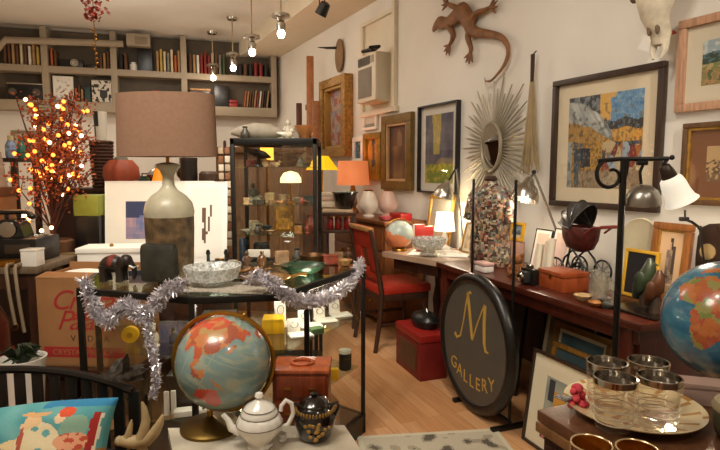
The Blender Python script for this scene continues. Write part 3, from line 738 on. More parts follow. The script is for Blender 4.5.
path1 = [tp(84, 281, 2.15), tp(90, 296, 2.14), tp(98, 315, 2.13), tp(108, 322, 2.11), tp(118, 312, 2.09), tp(128, 303, 2.07), tp(140, 316, 2.04), tp(150, 311, 2.02), tp(160, 298, 1.99), tp(170, 289, 1.98), tp(184, 283, 2.0)]
tinsel('tinsel_garland', 'silver tinsel garland draped over the front edge of the counter, carton end', path1, 4000, .033, 3)
path2 = [tp(250, 279, 2.05), tp(260, 276, 2.03), tp(272, 283, 2.02), tp(284, 294, 2.04), tp(300, 301, 2.14), tp(318, 301, 2.26), tp(334, 295, 2.40), tp(348, 285, 2.53), tp(358, 271, 2.63), tp(360, 262, 2.68)]
tinsel('tinsel_garland', 'silver tinsel garland sagging along the counter edge towards the red chair', path2, 3800, .032, 5)
path3 = [tp(150, 313, 2.01), tp(147, 330, 2.0), tp(152, 347, 1.99), tp(155, 362, 1.99), tp(157, 380, 1.98), tp(153, 396, 1.98)]
tinsel('tinsel_garland', 'thin silver tinsel strand hanging straight down in front of the toy dog', path3, 1200, .019, 8)
# --- things on the glass shelves inside
def onshelf(x, D, z=SZ): r = ray(x, 300); return Vector((r.x/r.y*D, D, z+.0012))
def boxed(lab, name, cat, x, D, w, d, h, m_, rz=0, z=SZ): return single(name, lab, cat, MB().box((0, 0, h/2), (w, d, h), .004), m_, onshelf(x, D, z), rz)
yb = thing('yellow_box', 'bright yellow box on the glass shelf behind the tilted globe', 'box', onshelf(273, 2.42), .12)
MB().box((0, 0, .03), (.1, .09, .06), .003).build('box_body', YELLOW, yb); MB().box((0, 0, .064), (.092, .094, .012), .003).build('lid', mat('yellow_lid', 'f2c22a', .5), yb)
c = thing('gift_box', 'black box with white lid on the glass shelf left of the yellow box', 'box', onshelf(219, 2.38), .12)
MB().box((0, 0, .05), (.15, .1, .10), .004).build('box_body', mat('grey_card', '4c4d48', .6), c); MB().box((.02, -.052, .06), (.115, .003, .06), .001).build('white_panel', PAPER, c)
k = 0
for x, D, lab in ((284, 2.56, 'folded white display card behind the yellow box'), (298, 2.40, 'folded white display card beside the counter post, nearer one'), (308, 2.55, 'folded white display card just right of the counter post'), (323, 2.64, 'folded white display card second from the red chair end'), (338, 2.74, 'folded white display card at the red chair end of the glass shelf')):
    q = onshelf(x, D); cc = thing('display_card', lab, 'card', q, .35, 'white display cards on the glass shelf')
    MB().box((-.02, .0, .055), (.055, .004, .11), .001, rx=-.12).build('card_back', PAPER, cc); MB().box((-.0, -.04, .006), (.1, .075, .012), .002).build('card_base', PAPER, cc)
    MB().tube([(-.02+.016*math.cos(a*PI/5), -.012-.003, .07+.022*math.sin(a*PI/5)) for a in range(10)], .0018, 5, closed=True).build('necklace', CHROME, cc)
    if k: cc.scale = (1.05, 1.05, .62)
    k += 1
boxed('small green box beside the white display cards', 'green_box', 'box', 316, 2.40, .06, .05, .025, mat('green_card', '4c6a3c', .6), .5)
# yellow round and toy dog at the left
c = thing('yellow_tape_roll', 'round yellow disc standing on the glass shelf beneath the tinsel', 'roll', onshelf(129, 2.26)+Vector((0, 0, .0)), .2)
MB().lathe([(.035, -.012), (.035, .012), (.012, .014), (.012, -.014)], 24, M=Matrix.Translation((0, 0, .036)) @ XZ).build('roll', YELLOW, c); MB().lathe([(.012, -.016), (.012, .016), (0, .016)], 16, M=Matrix.Translation((0, 0, .036)) @ XZ).build('hub', mat('amber_hub', 'c98a10', .5), c)
c = thing('toy_dog', 'small cream and brown toy dog sitting on the glass shelf by the yellow disc', 'toy', onshelf(151, 2.2), -.1)
TB = mat('toy_cream', 'cfc3ae', .8, 0, .1)
b = MB(); b.ell((0, 0, .035), (.028, .026, .036)); b.ell((0, -.008, .085), (.024, .024, .023)); b.ell((0, -.03, .08), (.011, .013, .009))
for s in (-1, 1): b.tube([(s*.016, -.015, .04), (s*.018, -.03, .01)], [.009, .008], 8); b.ell((s*.022, -.012, .01), (.013, .02, .01))
b.build('dog_body', TB, c)
for s in (-1, 1): MB().ell((s*.024, -.002, .085), (.007, .012, .018), 10, 8).build('ear', mat('toy_brown', '5a3a20', .8), c)
MB().ell((0, -.043, .083), .004, 8, 6).build('nose', BLACKP, c)
# lower glass shelf: jars, boxes
JB = mat('dark_jar', '1d1a17', .3)
c = thing('black_jar', 'small black jar with white lid low inside the glass counter', 'jar', onshelf(345, 2.64, .36), 0)
MB().lathe([(.03, 0), (.032, .01), (.032, .075), (.028, .085)], 20).build('jar_body', JB, c); MB().lathe([(.031, .085), (.031, .1), (0, .102)], 20).build('lid', WHITE, c)
boxed('tan cardboard box on the counter floor below the black jar', 'cardboard_box', 'box', 322, 2.56, .13, .13, .14, CARD, .4, .10)
boxed('small yellow packet beside the black jar', 'packet', 'packet', 334, 2.5, .04, .03, .055, YELLOW, .2, .36)
boxed('flat brown album lying low in the counter near the chair end', 'photo_album', 'album', 318, 2.50, .13, .09, .03, MIDWOOD, .5, .36)
for x, D, w, h, m_, lab in ((178, 2.2, .1, .15, JB, 'dark bottle box low in the counter left of the tilted globe'), (203, 2.3, .09, .12, GREEN, 'dark green tin low in the counter behind the tilted globe'), (128, 2.32, .12, .13, JB, 'black casket low in the counter below the yellow disc'), (104, 2.33, .06, .1, DKWOOD, 'narrow dark wooden box low in the counter by its left post')):
    boxed(lab, 'casket' if 'casket' in lab else 'tin' if 'tin' in lab else 'box', 'box', x, D, w, .08, h, m_, .1, .36)
boxed('white ring box on the glass shelf near the toy dog', 'ring_box', 'box', 183, 2.16, .05, .04, .02, PAPER, .2)
c = thing('perfume_bottle', 'faceted perfume bottle on the glass shelf right of the toy dog', 'bottle', onshelf(172, 2.22), .3)
MB().box((0, 0, .025), (.035, .025, .05), .008).build('bottle', glassm('perfume', 'd8d8cc', .06, .6), c); MB().lathe([(.009, .05), (.012, .06), (.011, .075), (0, .08)], 12).build('stopper', CHROME, c)
for x, D, lab in ((163, 2.12, 'white card standing low in the counter beside the antlers'), (170, 2.13, 'second white card standing low in the counter beside the antlers')):
    single('price_card', lab, 'card', MB().box((0, 0, .05), (.02, .012, .10), .002), PAPER, onshelf(x, D, .36), .1)
single('white_saucer_box', 'long low white box low in the counter, left of the globe stand', 'box', MB().box((0, 0, .012), (.13, .05, .024), .003), PAPER, onshelf(187, 2.13, .36), .25)
# ================================================================ TALL VITRINE
VD = 3.35
vx0, vx1 = at(231, 200, VD).x, at(317, 200, VD).x; VT = at(275, 138, VD).z; VDEP = .42
vc = Vector(((vx0+vx1)/2, VD, 0)); vw = vx1-vx0
vt = thing('glass_vitrine', 'tall black-framed glass display cabinet crammed with small collectables', 'display cabinet', vc, 0)
for z in (.06, VT-.02):
    for y in (0, VDEP-.025): MB().bx(-vw/2, vw/2, y, y+.025, z-.02, z+.02, .003).build('rail', BLACK, vt)
    for s in (-1, 1): MB().bx(s*(vw/2-.0125)-.0125, s*(vw/2-.0125)+.0125, .025, VDEP-.025, z-.02, z+.02, .003).build('rail', BLACK, vt)
for x in (-vw/2+.0125, vw/2-.0125):
    for y in (.0125, VDEP-.0125): MB().bx(x-.0125, x+.0125, y-.0125, y+.0125, 0, VT-.001, .003).build('post', BLACK, vt)
VZ = [at(275, y, VD+.2).z for y in (232, 203.5, 167)]
VZ = [.08, .62]+VZ
for z in VZ[1:]: MB().bx(-vw/2+.02, vw/2-.02, .012, VDEP-.012, z-.006, z).build('glass_shelf', glassm('shelf_glass', 'eef5f0', .05, .3), vt)
MB().bx(-vw/2+.02, vw/2-.02, .02, VDEP-.02, .04, .08).build('base_panel', BLACKP, vt)
MB().bx(-vw/2+.02, vw/2-.02, .02, VDEP-.02, VT-.014, VT-.004).build('top_panel', glassm('shelf_glass', 'eef5f0', .05, .3), vt)
MB().bx(-vw/2+.02, vw/2-.02, .003, .007, .08, VT-.04).build('glass_door', PANE, vt)
def von(x, z, dy): r = ray(x, 200); D = VD+dy; return Vector((max(vx0+.075, min(vx1-.075, r.x/r.y*D)), D, z+.0012))
COLL = ['a07c58', '6a482e', 'b89a78', '4a443a', '8a3c2a', 'cabfa8', '85806c', 'a87844', '3a4644', 'cbab7c']
rnd = random.Random(11)
def small(kind, loc, col, s, lab, rz=0.0):
    m_ = mat('collect_'+col, col, .45, 0, .35, 30, .2)
    if kind == 'vase':
        mb = MB().lathe([(.3*s, 0), (.5*s, .25*s), (.55*s, .6*s), (.3*s, 1.0*s), (.22*s, 1.2*s), (.32*s, 1.4*s), (.24*s, 1.38*s), (.1*s, .9*s), (0, .3*s)], 14)
    elif kind == 'bowl': mb = MB().lathe([(.4*s, 0), (.45*s, .06*s), (.8*s, .45*s), (.95*s, .7*s), (.88*s, .7*s), (.6*s, .3*s), (0, .16*s)], 16)
    elif kind == 'bird':
        mb = MB().ell((0, 0, .5*s), (.75*s, .42*s, .45*s), 14, 10); mb.ell((.6*s, 0, .95*s), (.3*s, .26*s, .28*s), 12, 8); mb.tube([(.8*s, 0, .95*s), (1.15*s, 0, .9*s)], [.12*s, .02*s], 8)
        mb.tube([(-.5*s, 0, .55*s), (-1.3*s, 0, .75*s)], [.3*s, .08*s], 8); mb.lathe([(.3*s, 0), (.28*s, .1*s), (.12*s, .16*s)], 12)
    elif kind == 'box': mb = MB().box((0, 0, .4*s), (1.5*s, 1*s, .8*s), .05*s).box((0, 0, .86*s), (1.56*s, 1.06*s, .14*s), .04*s)
    elif kind == 'cup':
        mb = MB().lathe([(.3*s, 0), (.34*s, .08*s), (.5*s, .4*s), (.55*s, .8*s), (.5*s, .8*s), (.42*s, .3*s), (0, .14*s)], 16); mb.tube([(.5*s, 0, .65*s), (.85*s, 0, .6*s), (.8*s, 0, .3*s), (.48*s, 0, .25*s)], .06*s, 6)
    elif kind == 'figure':
        mb = MB().lathe([(.4*s, 0), (.38*s, .12*s), (.24*s, .2*s), (.34*s, .7*s), (.26*s, 1.1*s), (.1*s, 1.25*s)], 14); mb.ell((0, 0, 1.45*s), (.2*s, .2*s, .26*s), 12, 8)
        for q in (-1, 1): mb.tube([(q*.24*s, 0, 1.1*s), (q*.42*s, -.1*s, .8*s), (q*.2*s, -.25*s, .65*s)], [.1*s, .09*s, .06*s], 8)
    elif kind == 'clock': mb = MB().box((0, 0, .5*s), (1.0*s, .5*s, 1.0*s), .12*s); mb.lathe([(.36*s, 0), (.34*s, .06*s), (0, .05*s)], 18, M=Matrix.Translation((0, -.24*s, .55*s)) @ XZ); mb.box((0, 0, .05*s), (1.2*s, .6*s, .1*s), .03*s)
    return single({'vase': 'vase', 'bowl': 'bowl', 'bird': 'bird_figurine', 'box': 'trinket_box', 'cup': 'cup', 'figure': 'figurine', 'clock': 'mantel_clock'}[kind], lab, {'bird': 'figurine', 'clock': 'clock', 'box': 'box'}.get(kind, kind if kind != 'figure' else 'figurine'), mb, m_, loc, rz)
CN = dict(zip(COLL, ['tan', 'brown', 'beige', 'charcoal', 'russet', 'cream', 'grey-green', 'copper', 'teal-black', 'sandy']))
SN = {0: 'floor', 1: 'lowest glass shelf', 2: 'second glass shelf', 3: 'third glass shelf', 4: 'top glass shelf'}
kinds = ['vase', 'cup', 'figure', 'bowl', 'bird', 'box', 'clock']
used_l = set()
for si, xs in ((1, (243, 276, 291, 305)), (2, (244, 257, 270, 298, 309)), (3, (241, 251, 261, 271, 281, 302, 311)), (4, (266, 277, 301, 311))):
    for j, x in enumerate(xs):
        if si == 2 and j > 4: continue
        kd = kinds[(j*3+si*2) % 7]; colr = COLL[(j*7+si*3) % 10]
        lab = '%s %s on the %s of the tall cabinet' % (CN[colr], {'figure': 'standing figurine', 'bird': 'bird figurine', 'box': 'lidded trinket box', 'clock': 'mantel clock'}.get(kd, kd), SN[si])
        if lab in used_l: colr = COLL[(j*7+si*3+4) % 10]; lab = '%s %s on the %s of the tall cabinet' % (CN[colr], {'figure': 'standing figurine', 'bird': 'bird figurine', 'box': 'lidded trinket box', 'clock': 'mantel clock'}.get(kd, kd), SN[si])
        used_l.add(lab)
        s = {'vase': .065, 'cup': .06, 'figure': .055, 'bowl': .05, 'bird': .05, 'box': .055, 'clock': .075}[kd]
        small(kd, von(x, VZ[si], .075+.06*rnd.random()), colr, s*(.66 if si != 3 else .56), lab, rnd.uniform(-.4, .4))
KN = {'figure': 'standing figurine', 'bird': 'bird figurine', 'box': 'lidded trinket box', 'clock': 'mantel clock'}
for si, xs in ((1, (244, 257, 270, 283, 296, 309)), (2, (242, 254, 266, 298, 310)), (3, (244, 257, 270, 283, 297, 309)), (4, (243, 262, 306))):
    for j, x in enumerate(xs):
        for t in range(40):
            kd = kinds[(j*2+si*3+t) % 7]; colr = COLL[(j*3+si+t*3) % 10]
            lab = '%s %s at the back of the %s of the tall cabinet' % (CN[colr], KN.get(kd, kd), SN[si])
            if lab not in used_l: break
        used_l.add(lab)
        s = {'vase': .075, 'cup': .066, 'figure': .078, 'bowl': .045, 'bird': .042, 'box': .05, 'clock': .066}[kd]
        small(kd, von(x, VZ[si], .30+.03*rnd.random()), colr, s, lab, rnd.uniform(-.4, .4))
# black eagle and round basket on the top shelf
c = thing('black_bird_statue', 'black bird with spread wings inside the tall cabinet, upper shelf', 'statue', von(259, VZ[4], .2), 0); c.scale = (.82, .82, .82)
b = MB(); b.tube([(-.09, 0, .13), (-.02, 0, .11), (.05, 0, .09), (.1, 0, .075)], [.012, .035, .03, .006], 10); b.tube([(0, 0, .1), (0, 0, 0)], [.012, .018], 8); b.lathe([(.05, 0), (.045, .012), (.0, .02)], 14)
b.build('bird_body', BLACKP, c)
for s in (-1, 1): MB().raw([(-.03, s*.02, .12), (.03, s*.02, .11), (-.02, s*.11, .14), (-.09, s*.1, .15), (-.03, s*.02, .11), (.03, s*.02, .1), (-.02, s*.11, .134), (-.09, s*.1, .144)], [(0, 1, 2, 3), (7, 6, 5, 4), (0, 4, 5, 1), (1, 5, 6, 2), (2, 6, 7, 3), (3, 7, 4, 0)]).build('wing', BLACKP, c)
c = thing('woven_basket', 'round brown woven basket inside the tall cabinet, upper shelf', 'basket', von(287, VZ[4], .27), 0); c.scale = (.72, .72, .72)
b = MB()
for i in range(9): b.tube([((.075+.02*math.sin(i/8*PI))*math.cos(2*PI*k/20), (.075+.02*math.sin(i/8*PI))*math.sin(2*PI*k/20), .01+i*.014) for k in range(20)], .0085, 6, closed=True)
b.build('woven_sides', mat('wicker', '6b4526', .7, 0, .3, 40), c); MB().tube([(.08*math.cos(t), 0, .12+.07*math.sin(t)) for t in [PI*k/10 for k in range(11)]], .006, 6).build('handle', mat('wicker', '6b4526', .7), c)
# small lit lamp in the cabinet
c = thing('cabinet_lamp', 'little lit lamp with creamy oval shade inside the tall cabinet', 'lamp', von(291, VZ[3], .085), 0)
hh = at(291, 183, VD+.05).z-VZ[3]
MB().lathe([(.03, 0), (.03, .01), (.008, .02), (.008, hh)], 14).build('lamp_base', BRASS, c)
MB().lathe([(.068, hh), (.066, hh+.03), (.045, hh+.062), (.0, hh+.075)], 24).build('lamp_shade', glow('lit_cream', 'ffedb0', .9), c)
c = thing('gold_picture', 'amber gold panel standing on a shelf of the tall cabinet', 'picture', von(284, VZ[2]+.002, .2), 0, tilt=-.08)
gh = at(286, 204, VD+.2).z-at(286, 232, VD+.2).z
MB().box((0, 0, gh*.48), (.135, .012, gh*.96), .003).build('panel_frame', mat('amber_gold', '8a5c14', .4, .4), c); canvas('panel', .11, gh*.8, 10, 14, lambda u, v: mixc(hx('7a4c10'), hx('c58c22'), .5+nz(u, v, 6, 4)), c, -.008, gh*.08)
c = thing('typewriter_toy', 'small black cash register with white sign in the tall cabinet', 'cash register', von(260, VZ[1], .1), 0)
dzz = at(257, 255, VD+.1).z-VZ[1]
MB().box((0, 0, max(.05, dzz-.02)/2), (.16, .12, max(.05, dzz-.02)), .012).box((0, .02, max(.05, dzz-.02)+.05), (.1, .06, .1), .02).build('register_body', BLACKP, c); MB().box((0, -.065, dzz+.02), (.14, .008, .05), .003).build('sign_plate', PAPER, c)
single('blue_roll', 'tall dark blue tube standing inside the tall cabinet by its left post', 'tube', MB().lathe([(.022, 0), (.022, VZ[2]-VZ[1]-.03), (.018, VZ[2]-VZ[1]-.025), (0, VZ[2]-VZ[1]-.025)], 16), mat('navy', '16293a', .45), Vector((vx0+.052, VD+.06, VZ[1]+.0012)))
# on top of the vitrine
tpz = VT
c = thing('fish_sculpture', 'long grey wooden fish lying on top of the tall cabinet', 'sculpture', von(262, tpz, .22), .1)
b = MB(); b.tube([(-.19, 0, .045), (-.13, 0, .05), (-.04, 0, .055), (.06, 0, .052), (.14, 0, .046), (.18, 0, .043)], [.012, .04, .054, .05, .024, .012], 14)
b.build('fish_body', mat('driftwood', '8f8270', .7, 0, .2, 18, .2), c); MB().raw([(.17, -.008, .043), (.25, -.008, .1), (.25, -.008, .0), (.17, .008, .043), (.25, .008, .1), (.25, .008, 0)], [(0, 1, 2), (5, 4, 3), (0, 3, 4, 1), (1, 4, 5, 2), (2, 5, 3, 0)]).build('tail_fin', mat('driftwood', '8f8270', .7), c)
for x, dy, kd, colr, s, lab in ((239, .3, 'bird', '4a443a', .045, 'charcoal bird figurine on top of the tall cabinet'), (252, .37, 'cup', 'cabfa8', .07, 'cream cup on top of the tall cabinet behind the fish'), (272, .375, 'bird', '6a482e', .055, 'brown bird figurine on top of the cabinet behind the fish'), (289, .37, 'figure', 'cabfa8', .085, 'cream standing figurine on top of the cabinet behind the fish')):
    small(kd, von(x, tpz, dy), colr, s, lab, .3)
single('copper_bowl', 'glowing orange copper bowl on top of the tall cabinet', 'bowl', MB().lathe([(.035, 0), (.05, .02), (.085, .07), (.09, .085), (.082, .08), (.04, .02), (0, .015)], 24), mat('copper', 'd08a52', .3, .5, .1), von(310, tpz, .1)); bpy.data.objects['copper_bowl'].scale = (.82, .82, .95)

# narrow rack of pale cards beside the vitrine
for x, D, kd, colr, s, lab in ((247, 2.62, 'figure', '6a482e', .05, 'brown standing figurine on the counter behind the amber bottle'), (282, 2.72, 'clock', 'a07c58', .07, 'tan mantel clock on the counter top behind the green ashtray'), (232, 2.60, 'cup', 'cabfa8', .05, 'cream cup on the counter top behind the brass candlestick'), (297, 2.82, 'vase', '4a443a', .05, 'charcoal vase on the counter top near its far edge'), (330, 2.74, 'box', '8a3c2a', .05, 'russet lidded trinket box on the counter top by the red chair end'), (345, 2.70, 'bowl', 'a87844', .04, 'copper bowl at the tip of the counter top')):
    r_ = ray(x, 262); small(kd, Vector((r_.x/r_.y*D, D, CT+.0012)), colr, s, lab, .3)
for x, dy, kd, colr, s, lab in ((236, .10, 'vase', '4a443a', .055, 'charcoal vase at the front corner of the tall cabinet top'), (288, .10, 'bird', 'cabfa8', .05, 'cream bird figurine at the front of the tall cabinet top')): small(kd, von(x, tpz, dy), colr, s, lab, .2)
rk = thing('card_rack', 'narrow brown rack of pale cards between the white sketch and tall cabinet', 'rack', (at(226, 200, 3.76).x, 3.76, 0), 0)
MB().lathe([(.055, 0), (.055, .015), (.012, .03), (.01, 1.56), (0, 1.57)], 16).build('rack_post', DKWOOD, rk)
rnd = random.Random(14)
for i in range(13):
    z = .80+i*.058
    for s in (-1, 1): MB().box((s*.022, -.02, z), (.034, .012, .044), .002, rnd.uniform(-.3, .3)).build('card', mat('card_%d' % ((i+s) % 3), ['d8c8ae', '8a5a3c', 'b9a284'][(i+s) % 3], .7), rk)
# ================================================================ CONSOLE DESK AND WHAT STANDS ON IT
DZ = .74
D0 = Vector((.545, 3.635, 0)); D1 = Vector((1.137, 2.143, 0)); DD = (D1-D0).normalized(); DE = Vector((-DD.y, DD.x, 0)); DL = (D1-D0).length
DRZ = math.atan2(DD.y, DD.x)                # local +X towards the viewer along the desk front, local +Y to the wall
dk = thing('console_desk', 'long dark red wooden console desk along the right wall', 'desk', D0, DRZ)
MB().bx(-.02, DL+.02, -.02, .55, DZ-.035, DZ, .006).build('desk_top', REDWOOD, dk)
MB().bx(.03, DL-.02, .01, .03, DZ-.10, DZ-.036, .003).build('apron', REDWOOD, dk)
MB().bx(.03, DL-.02, .50, .52, DZ-.16, DZ-.036, .003).build('apron', REDWOOD, dk)
MB().bx(DL-.04, DL-.02, .03, .50, .08, DZ-.036, .003).build('side_panel', REDWOOD, dk)
for x in (.04, DL-.075):
    for y in (.035, .49): MB().box((x, y, (DZ-.036)/2), (.07, .06, DZ-.036), .004).build('leg', REDWOOD, dk)
MB().bx(.03, DL-.05, .48, .50, .1, DZ-.1).build('back_panel', DKWOOD, dk)
def dsk(x, y, back=0.0):                    # pixel on the desk top
    return onz(x, y, DZ)+Vector((0, 0, 0))
def dsp(px, back, z=0.0):                   # desk-top point in pixel column px, `back` metres in from the front edge
    k = ray(px, 270); k = k.x/k.y; p = D0+DE*back
    t = (k*p.y-p.x)/(DD.x-k*DD.y); q = p+DD*t; return Vector((q.x, q.y, DZ+.001+z))
FRZ = DRZ                                   # facing the aisle = local -Y of the desk
FA = FRZ                                    # faces along -DE
# brown wooden box
q = dsk(562, 291); c = thing('wooden_box', 'plain reddish-brown wooden box near the front edge of the console desk', 'box', D0+DD*1.05+DE*.20+Vector((0, 0, DZ)), DRZ)
p1, p2 = onz(541, 287, DZ), onz(567, 295, DZ)
c.location = (p1+p2)/2+DE*.085-DD*.03+Vector((0, 0, .001)); L = (p2-p1).length; c.rotation_euler.z = math.atan2((p2-p1).y, (p2-p1).x)
BXM = wood('box_wood', '92431f', .35)
MB().box((0, 0, .036), (L, .16, .072), .004).build('box_body', BXM, c); MB().box((0, 0, .086), (L+.004, .164, .024), .004).build('lid', BXM, c); MB().box((0, -.083, .072), (.02, .004, .022), .001).build('clasp', BRASS, c)
# doll pram
pm = thing('doll_pram', "antique doll's pram with folded black hood and dark carved body", 'pram', dsp(579, .385), DRZ)
DKLEA = mat('black_leather', '2b2723', .45, 0, .2, 12, .2)
PB = .17
b = MB(); b.lathe([(r, z+PB) for r, z in [(.03, 0), (.07, .02), (.092, .07), (.1, .135), (.096, .14), (.08, .07), (0, .03)]], 28, sx=1.25, sy=.75)
b.build('pram_body', mat('carved_body', '45150e', .4, 0, .4, 40, .5), pm)
vs, fs = [], []; nA, nB = 33, 16
for i in range(nA):
    ph = math.radians(8+112*i/(nA-1)); fold = 1-.09*abs(math.sin(4*PI*i/(nA-1)))
    for j in range(nB+1):
        bb_ = PI*j/nB; R_ = .155*fold*math.sin(bb_)
        vs.append((.0-R_*math.cos(ph), .078*math.cos(bb_)*(.9+.1*fold), PB+.13+R_*math.sin(ph)))
for i in range(nA-1):
    for j in range(nB): fs.append((i*(nB+1)+j, i*(nB+1)+j+1, (i+1)*(nB+1)+j+1, (i+1)*(nB+1)+j))
h = MB().raw(vs, fs)
for i in range(0, nA, 8): h.tube([vs[i*(nB+1)+j] for j in range(nB+1)], .0035, 6)
h.build('folding_hood', DKLEA, pm)
WR_ = .06
for x in (-.085, .085):
    for y in (-.085, .085):
        w = MB(); w.tube([(x+WR_*math.cos(2*PI*i/24), y, WR_+.006+WR_*math.sin(2*PI*i/24)) for i in range(24)], .0055, 6, closed=True)
        for i in range(8): w.tube([(x, y, WR_+.006), (x+WR_*math.cos(PI*i/4), y, WR_+.006+WR_*math.sin(PI*i/4))], .002, 4)
        w.ell((x, y, WR_+.006), .011, 8, 6); w.build('wheel', BLACK, pm)
for x in (-.085, .085): MB().tube([(x, -.085, WR_+.006), (x, .085, WR_+.006)], .005, 6).build('axle', BLACK, pm)
for y in (-.05, .05): MB().tube([(-.085, y, WR_+.01), (-.06, y, .13), (0, y, PB+.01), (.06, y, .13), (.085, y, WR_+.01)], .006, 6).build('spring', BLACK, pm)
hd = MB()
for y in (-.07, .07): hd.tube([(.10, y, PB+.11), (.16, y, PB+.15), (.21, y, PB+.155)], .006, 6)
hd.tube([(.21, -.07, PB+.155), (.21, .07, PB+.155)], .009, 8); hd.build('push_handle', mat('red_handle', '6e2418', .4), pm)
# tumblers/crystal stack, shell dish
CRY = glassm('crystal', 'f4f2ec', .08, .6, .1)
q = dsp(600, .10); c = thing('crystal_glasses', 'stack of three crystal tumblers near the floor lamp pole', 'glass', q, 0)
for k in range(3): MB().lathe([(.028, .001+k*.04), (.033, .005+k*.04), (.04, .075+k*.04), (.038, .075+k*.04), (.03, .012+k*.04), (0, .01+k*.04)], 20, flute=.03, fn=10).build('tumbler', CRY, c)
for x, y, lab in ((588, 283, 'single crystal goblet behind the wooden box on the desk'), (612, 287, 'single crystal goblet touching the floor lamp pole side')):
    single('goblet', lab, 'glass', MB().lathe([(.028, 0), (.028, .004), (.005, .01), (.005, .04), (.02, .05), (.03, .075), (.03, .1), (.028, .1), (.026, .07), (0, .052)], 20), CRY, dsp(606 if x < 600 else 614, .21 if x < 600 else .15), 0, 'crystal goblets')
q = dsp(584, .06); single('shell_dish', 'pale scalloped shell dish beside the reddish wooden box', 'dish', MB().lathe([(.015, 0), (.03, .012), (.042, .03), (.04, .032), (.02, .014), (0, .01)], 24, flute=.08, fn=9), mat('shell', 'c8a878', .35, coat=.3), q)
q = dsp(609, .05); small('bird', q, '3d3a34', .04, 'charcoal bird figurine beside the floor lamp pole on the desk', 2.3)
q = dsp(598, .045); single('amber_dish', 'small amber glass dish at the desk edge beside the shell dish', 'dish', MB().lathe([(.02, 0), (.03, .008), (.04, .02), (.037, .02), (.02, .008), (0, .006)], 20), mat('amber_glass', 'a86a2c', .15, coat=.6), q)
# slate in yellow frame, tray and bird pair
q = dsp(640, .36); c = thing('framed_slate', 'small black slate in a yellow frame behind the green bird statue', 'slate', q, DRZ, tilt=-.1)
SW2, SH2 = .19, .235
f = MB()
for x0, x1, z0, z1 in ((-SW2/2, SW2/2, 0, .016), (-SW2/2, SW2/2, SH2-.016, SH2), (-SW2/2, -SW2/2+.016, .016, SH2-.016), (SW2/2-.016, SW2/2, .016, SH2-.016)): f.bx(x0, x1, -.018, 0, z0, z1, .003)
f.build('frame', mat('yellow_frame', 'c99a2a', .5), c); MB().bx(-SW2/2+.014, SW2/2-.014, -.012, -.004, .014, SH2-.014).build('slate_panel', mat('slate_black', '15151a', .5), c)
q = dsp(648, .17); single('black_tray', 'flat black tray under the pair of bird statues on the desk', 'tray', MB().box((0, 0, .006), (.25, .2, .012), .004), mat('lacquer', '1d120e', .25), q, DRZ)
for dx, dy, hgt, colr, nm, lab in ((-.035, .03, .225, '28331f', 'green', 'taller green bird statue on the black tray'), (.058, -.02, .19, '4a2812', 'brown', 'shorter brown bird statue on the black tray')):
    s = hgt/.2; bq = q+DD*dx+DE*dy+Vector((0, 0, .012)); c = thing('bird_statue', lab, 'statue', bq, DRZ+.4)
    b = MB(); b.tube([(-.035*s, 0, .03*s), (-.02*s, 0, .07*s), (0, 0, .11*s), (.012*s, 0, .15*s), (.014*s, 0, .175*s), (.012*s, 0, .195*s)], [.012*s, .03*s, .036*s, .026*s, .018*s, .008*s], 14); b.tube([(.02*s, 0, .178*s), (.045*s, 0, .168*s)], [.009*s, .002*s], 8)
    b.build('bird_body', mat('bird_'+nm, colr, .4, 0, .4, 25, .3), c)
    MB().tube([(0, 0, .08*s), (.004*s, 0, 0)], [.02*s, .026*s], 10).build('perch', mat('bird_perch', '3a2a1c', .6, 0, .3, 20), c)
    for y in (-1, 1): MB().ell((-.012*s, y*.03*s, .1*s), (.022*s, .01*s, .045*s), 12, 8).build('wing', mat('bird_wing_'+nm, '24301c' if nm == 'green' else '4c2a14', .4, 0, .4, 25), c)
# round cream shield behind the slate with a little teapot on it
def figure_pic(u, v):
    c_ = hx('d9b48c')
    if (u-.5)**2*2+(v-.78)**2 < .012: c_ = hx('3a2c26')
    if (u-.47)**2*2.5+(v-.72)**2 < .006: c_ = hx('c99876')
    if abs(u-.5-(.4-v)*.1) < .16 and .15 < v < .68: c_ = hx('7d6a5c') if nz(u, v, 9, 2) > -.1 else hx('a58870')
    if abs(u-.62) < .05 and .3 < v < .75: c_ = hx('4a3830')
    if v < .14: c_ = hx('b48a5c')
    return c_
q = dsp(668, .44)
framed('leaning_portrait', 'standing figure print in a gilt wooden frame leaning behind the right globe', q, .205, .37, .034, .025, wood('gilt_wood', '935a2a', .4), 0, '', figure_pic, (18, 32), tilt=-.10, rz=DRZ, inner=(.008, GOLD))
q = dsp(633, .50)
c = thing('round_tray', 'large cream oval tray leaning behind the black slate', 'tray', q, DRZ, tilt=-.1)
MB().lathe([(0, 0), (.13, 0), (.145, .012), (.14, .018), (.125, .008), (0, .006)], 36, M=Matrix.Translation((0.02, 0, .19)) @ XZ @ Matrix.Scale(1.28, 4, (0, 1, 0))).build('tray', mat('cream_tray', 'cbbf9f', .5, 0, .08), c)
# dark mantel clock at the far right
q = D0+DD*1.50+DE*.50+Vector((0, 0, DZ))
c = thing('dark_clock', 'tall rounded dark brown clock at the right end of the desk', 'clock', onz(716, 300, DZ)*0+Vector((1.62, 2.33, DZ)), DRZ)
c.location = dsp(714, .42)
b = MB(); b.box((0, 0, .02), (.14, .12, .04), .008); b.prism([(-.05, 0), (.05, 0), (.055, .2), (.05, .29), (.03, .335), (0, .35), (-.03, .335), (-.05, .29), (-.055, .2)], -.045, .045, Matrix.Translation((0, 0, .04)) @ XZ)
b.build('clock_case', mat('ebony', '24130d', .35), c); MB().lathe([(.035, 0), (.033, .006), (0, .005)], 20, M=Matrix.Translation((0, -.046, .27)) @ XZ).build('clock_face', mat('old_dial', '8a7450', .5), c)
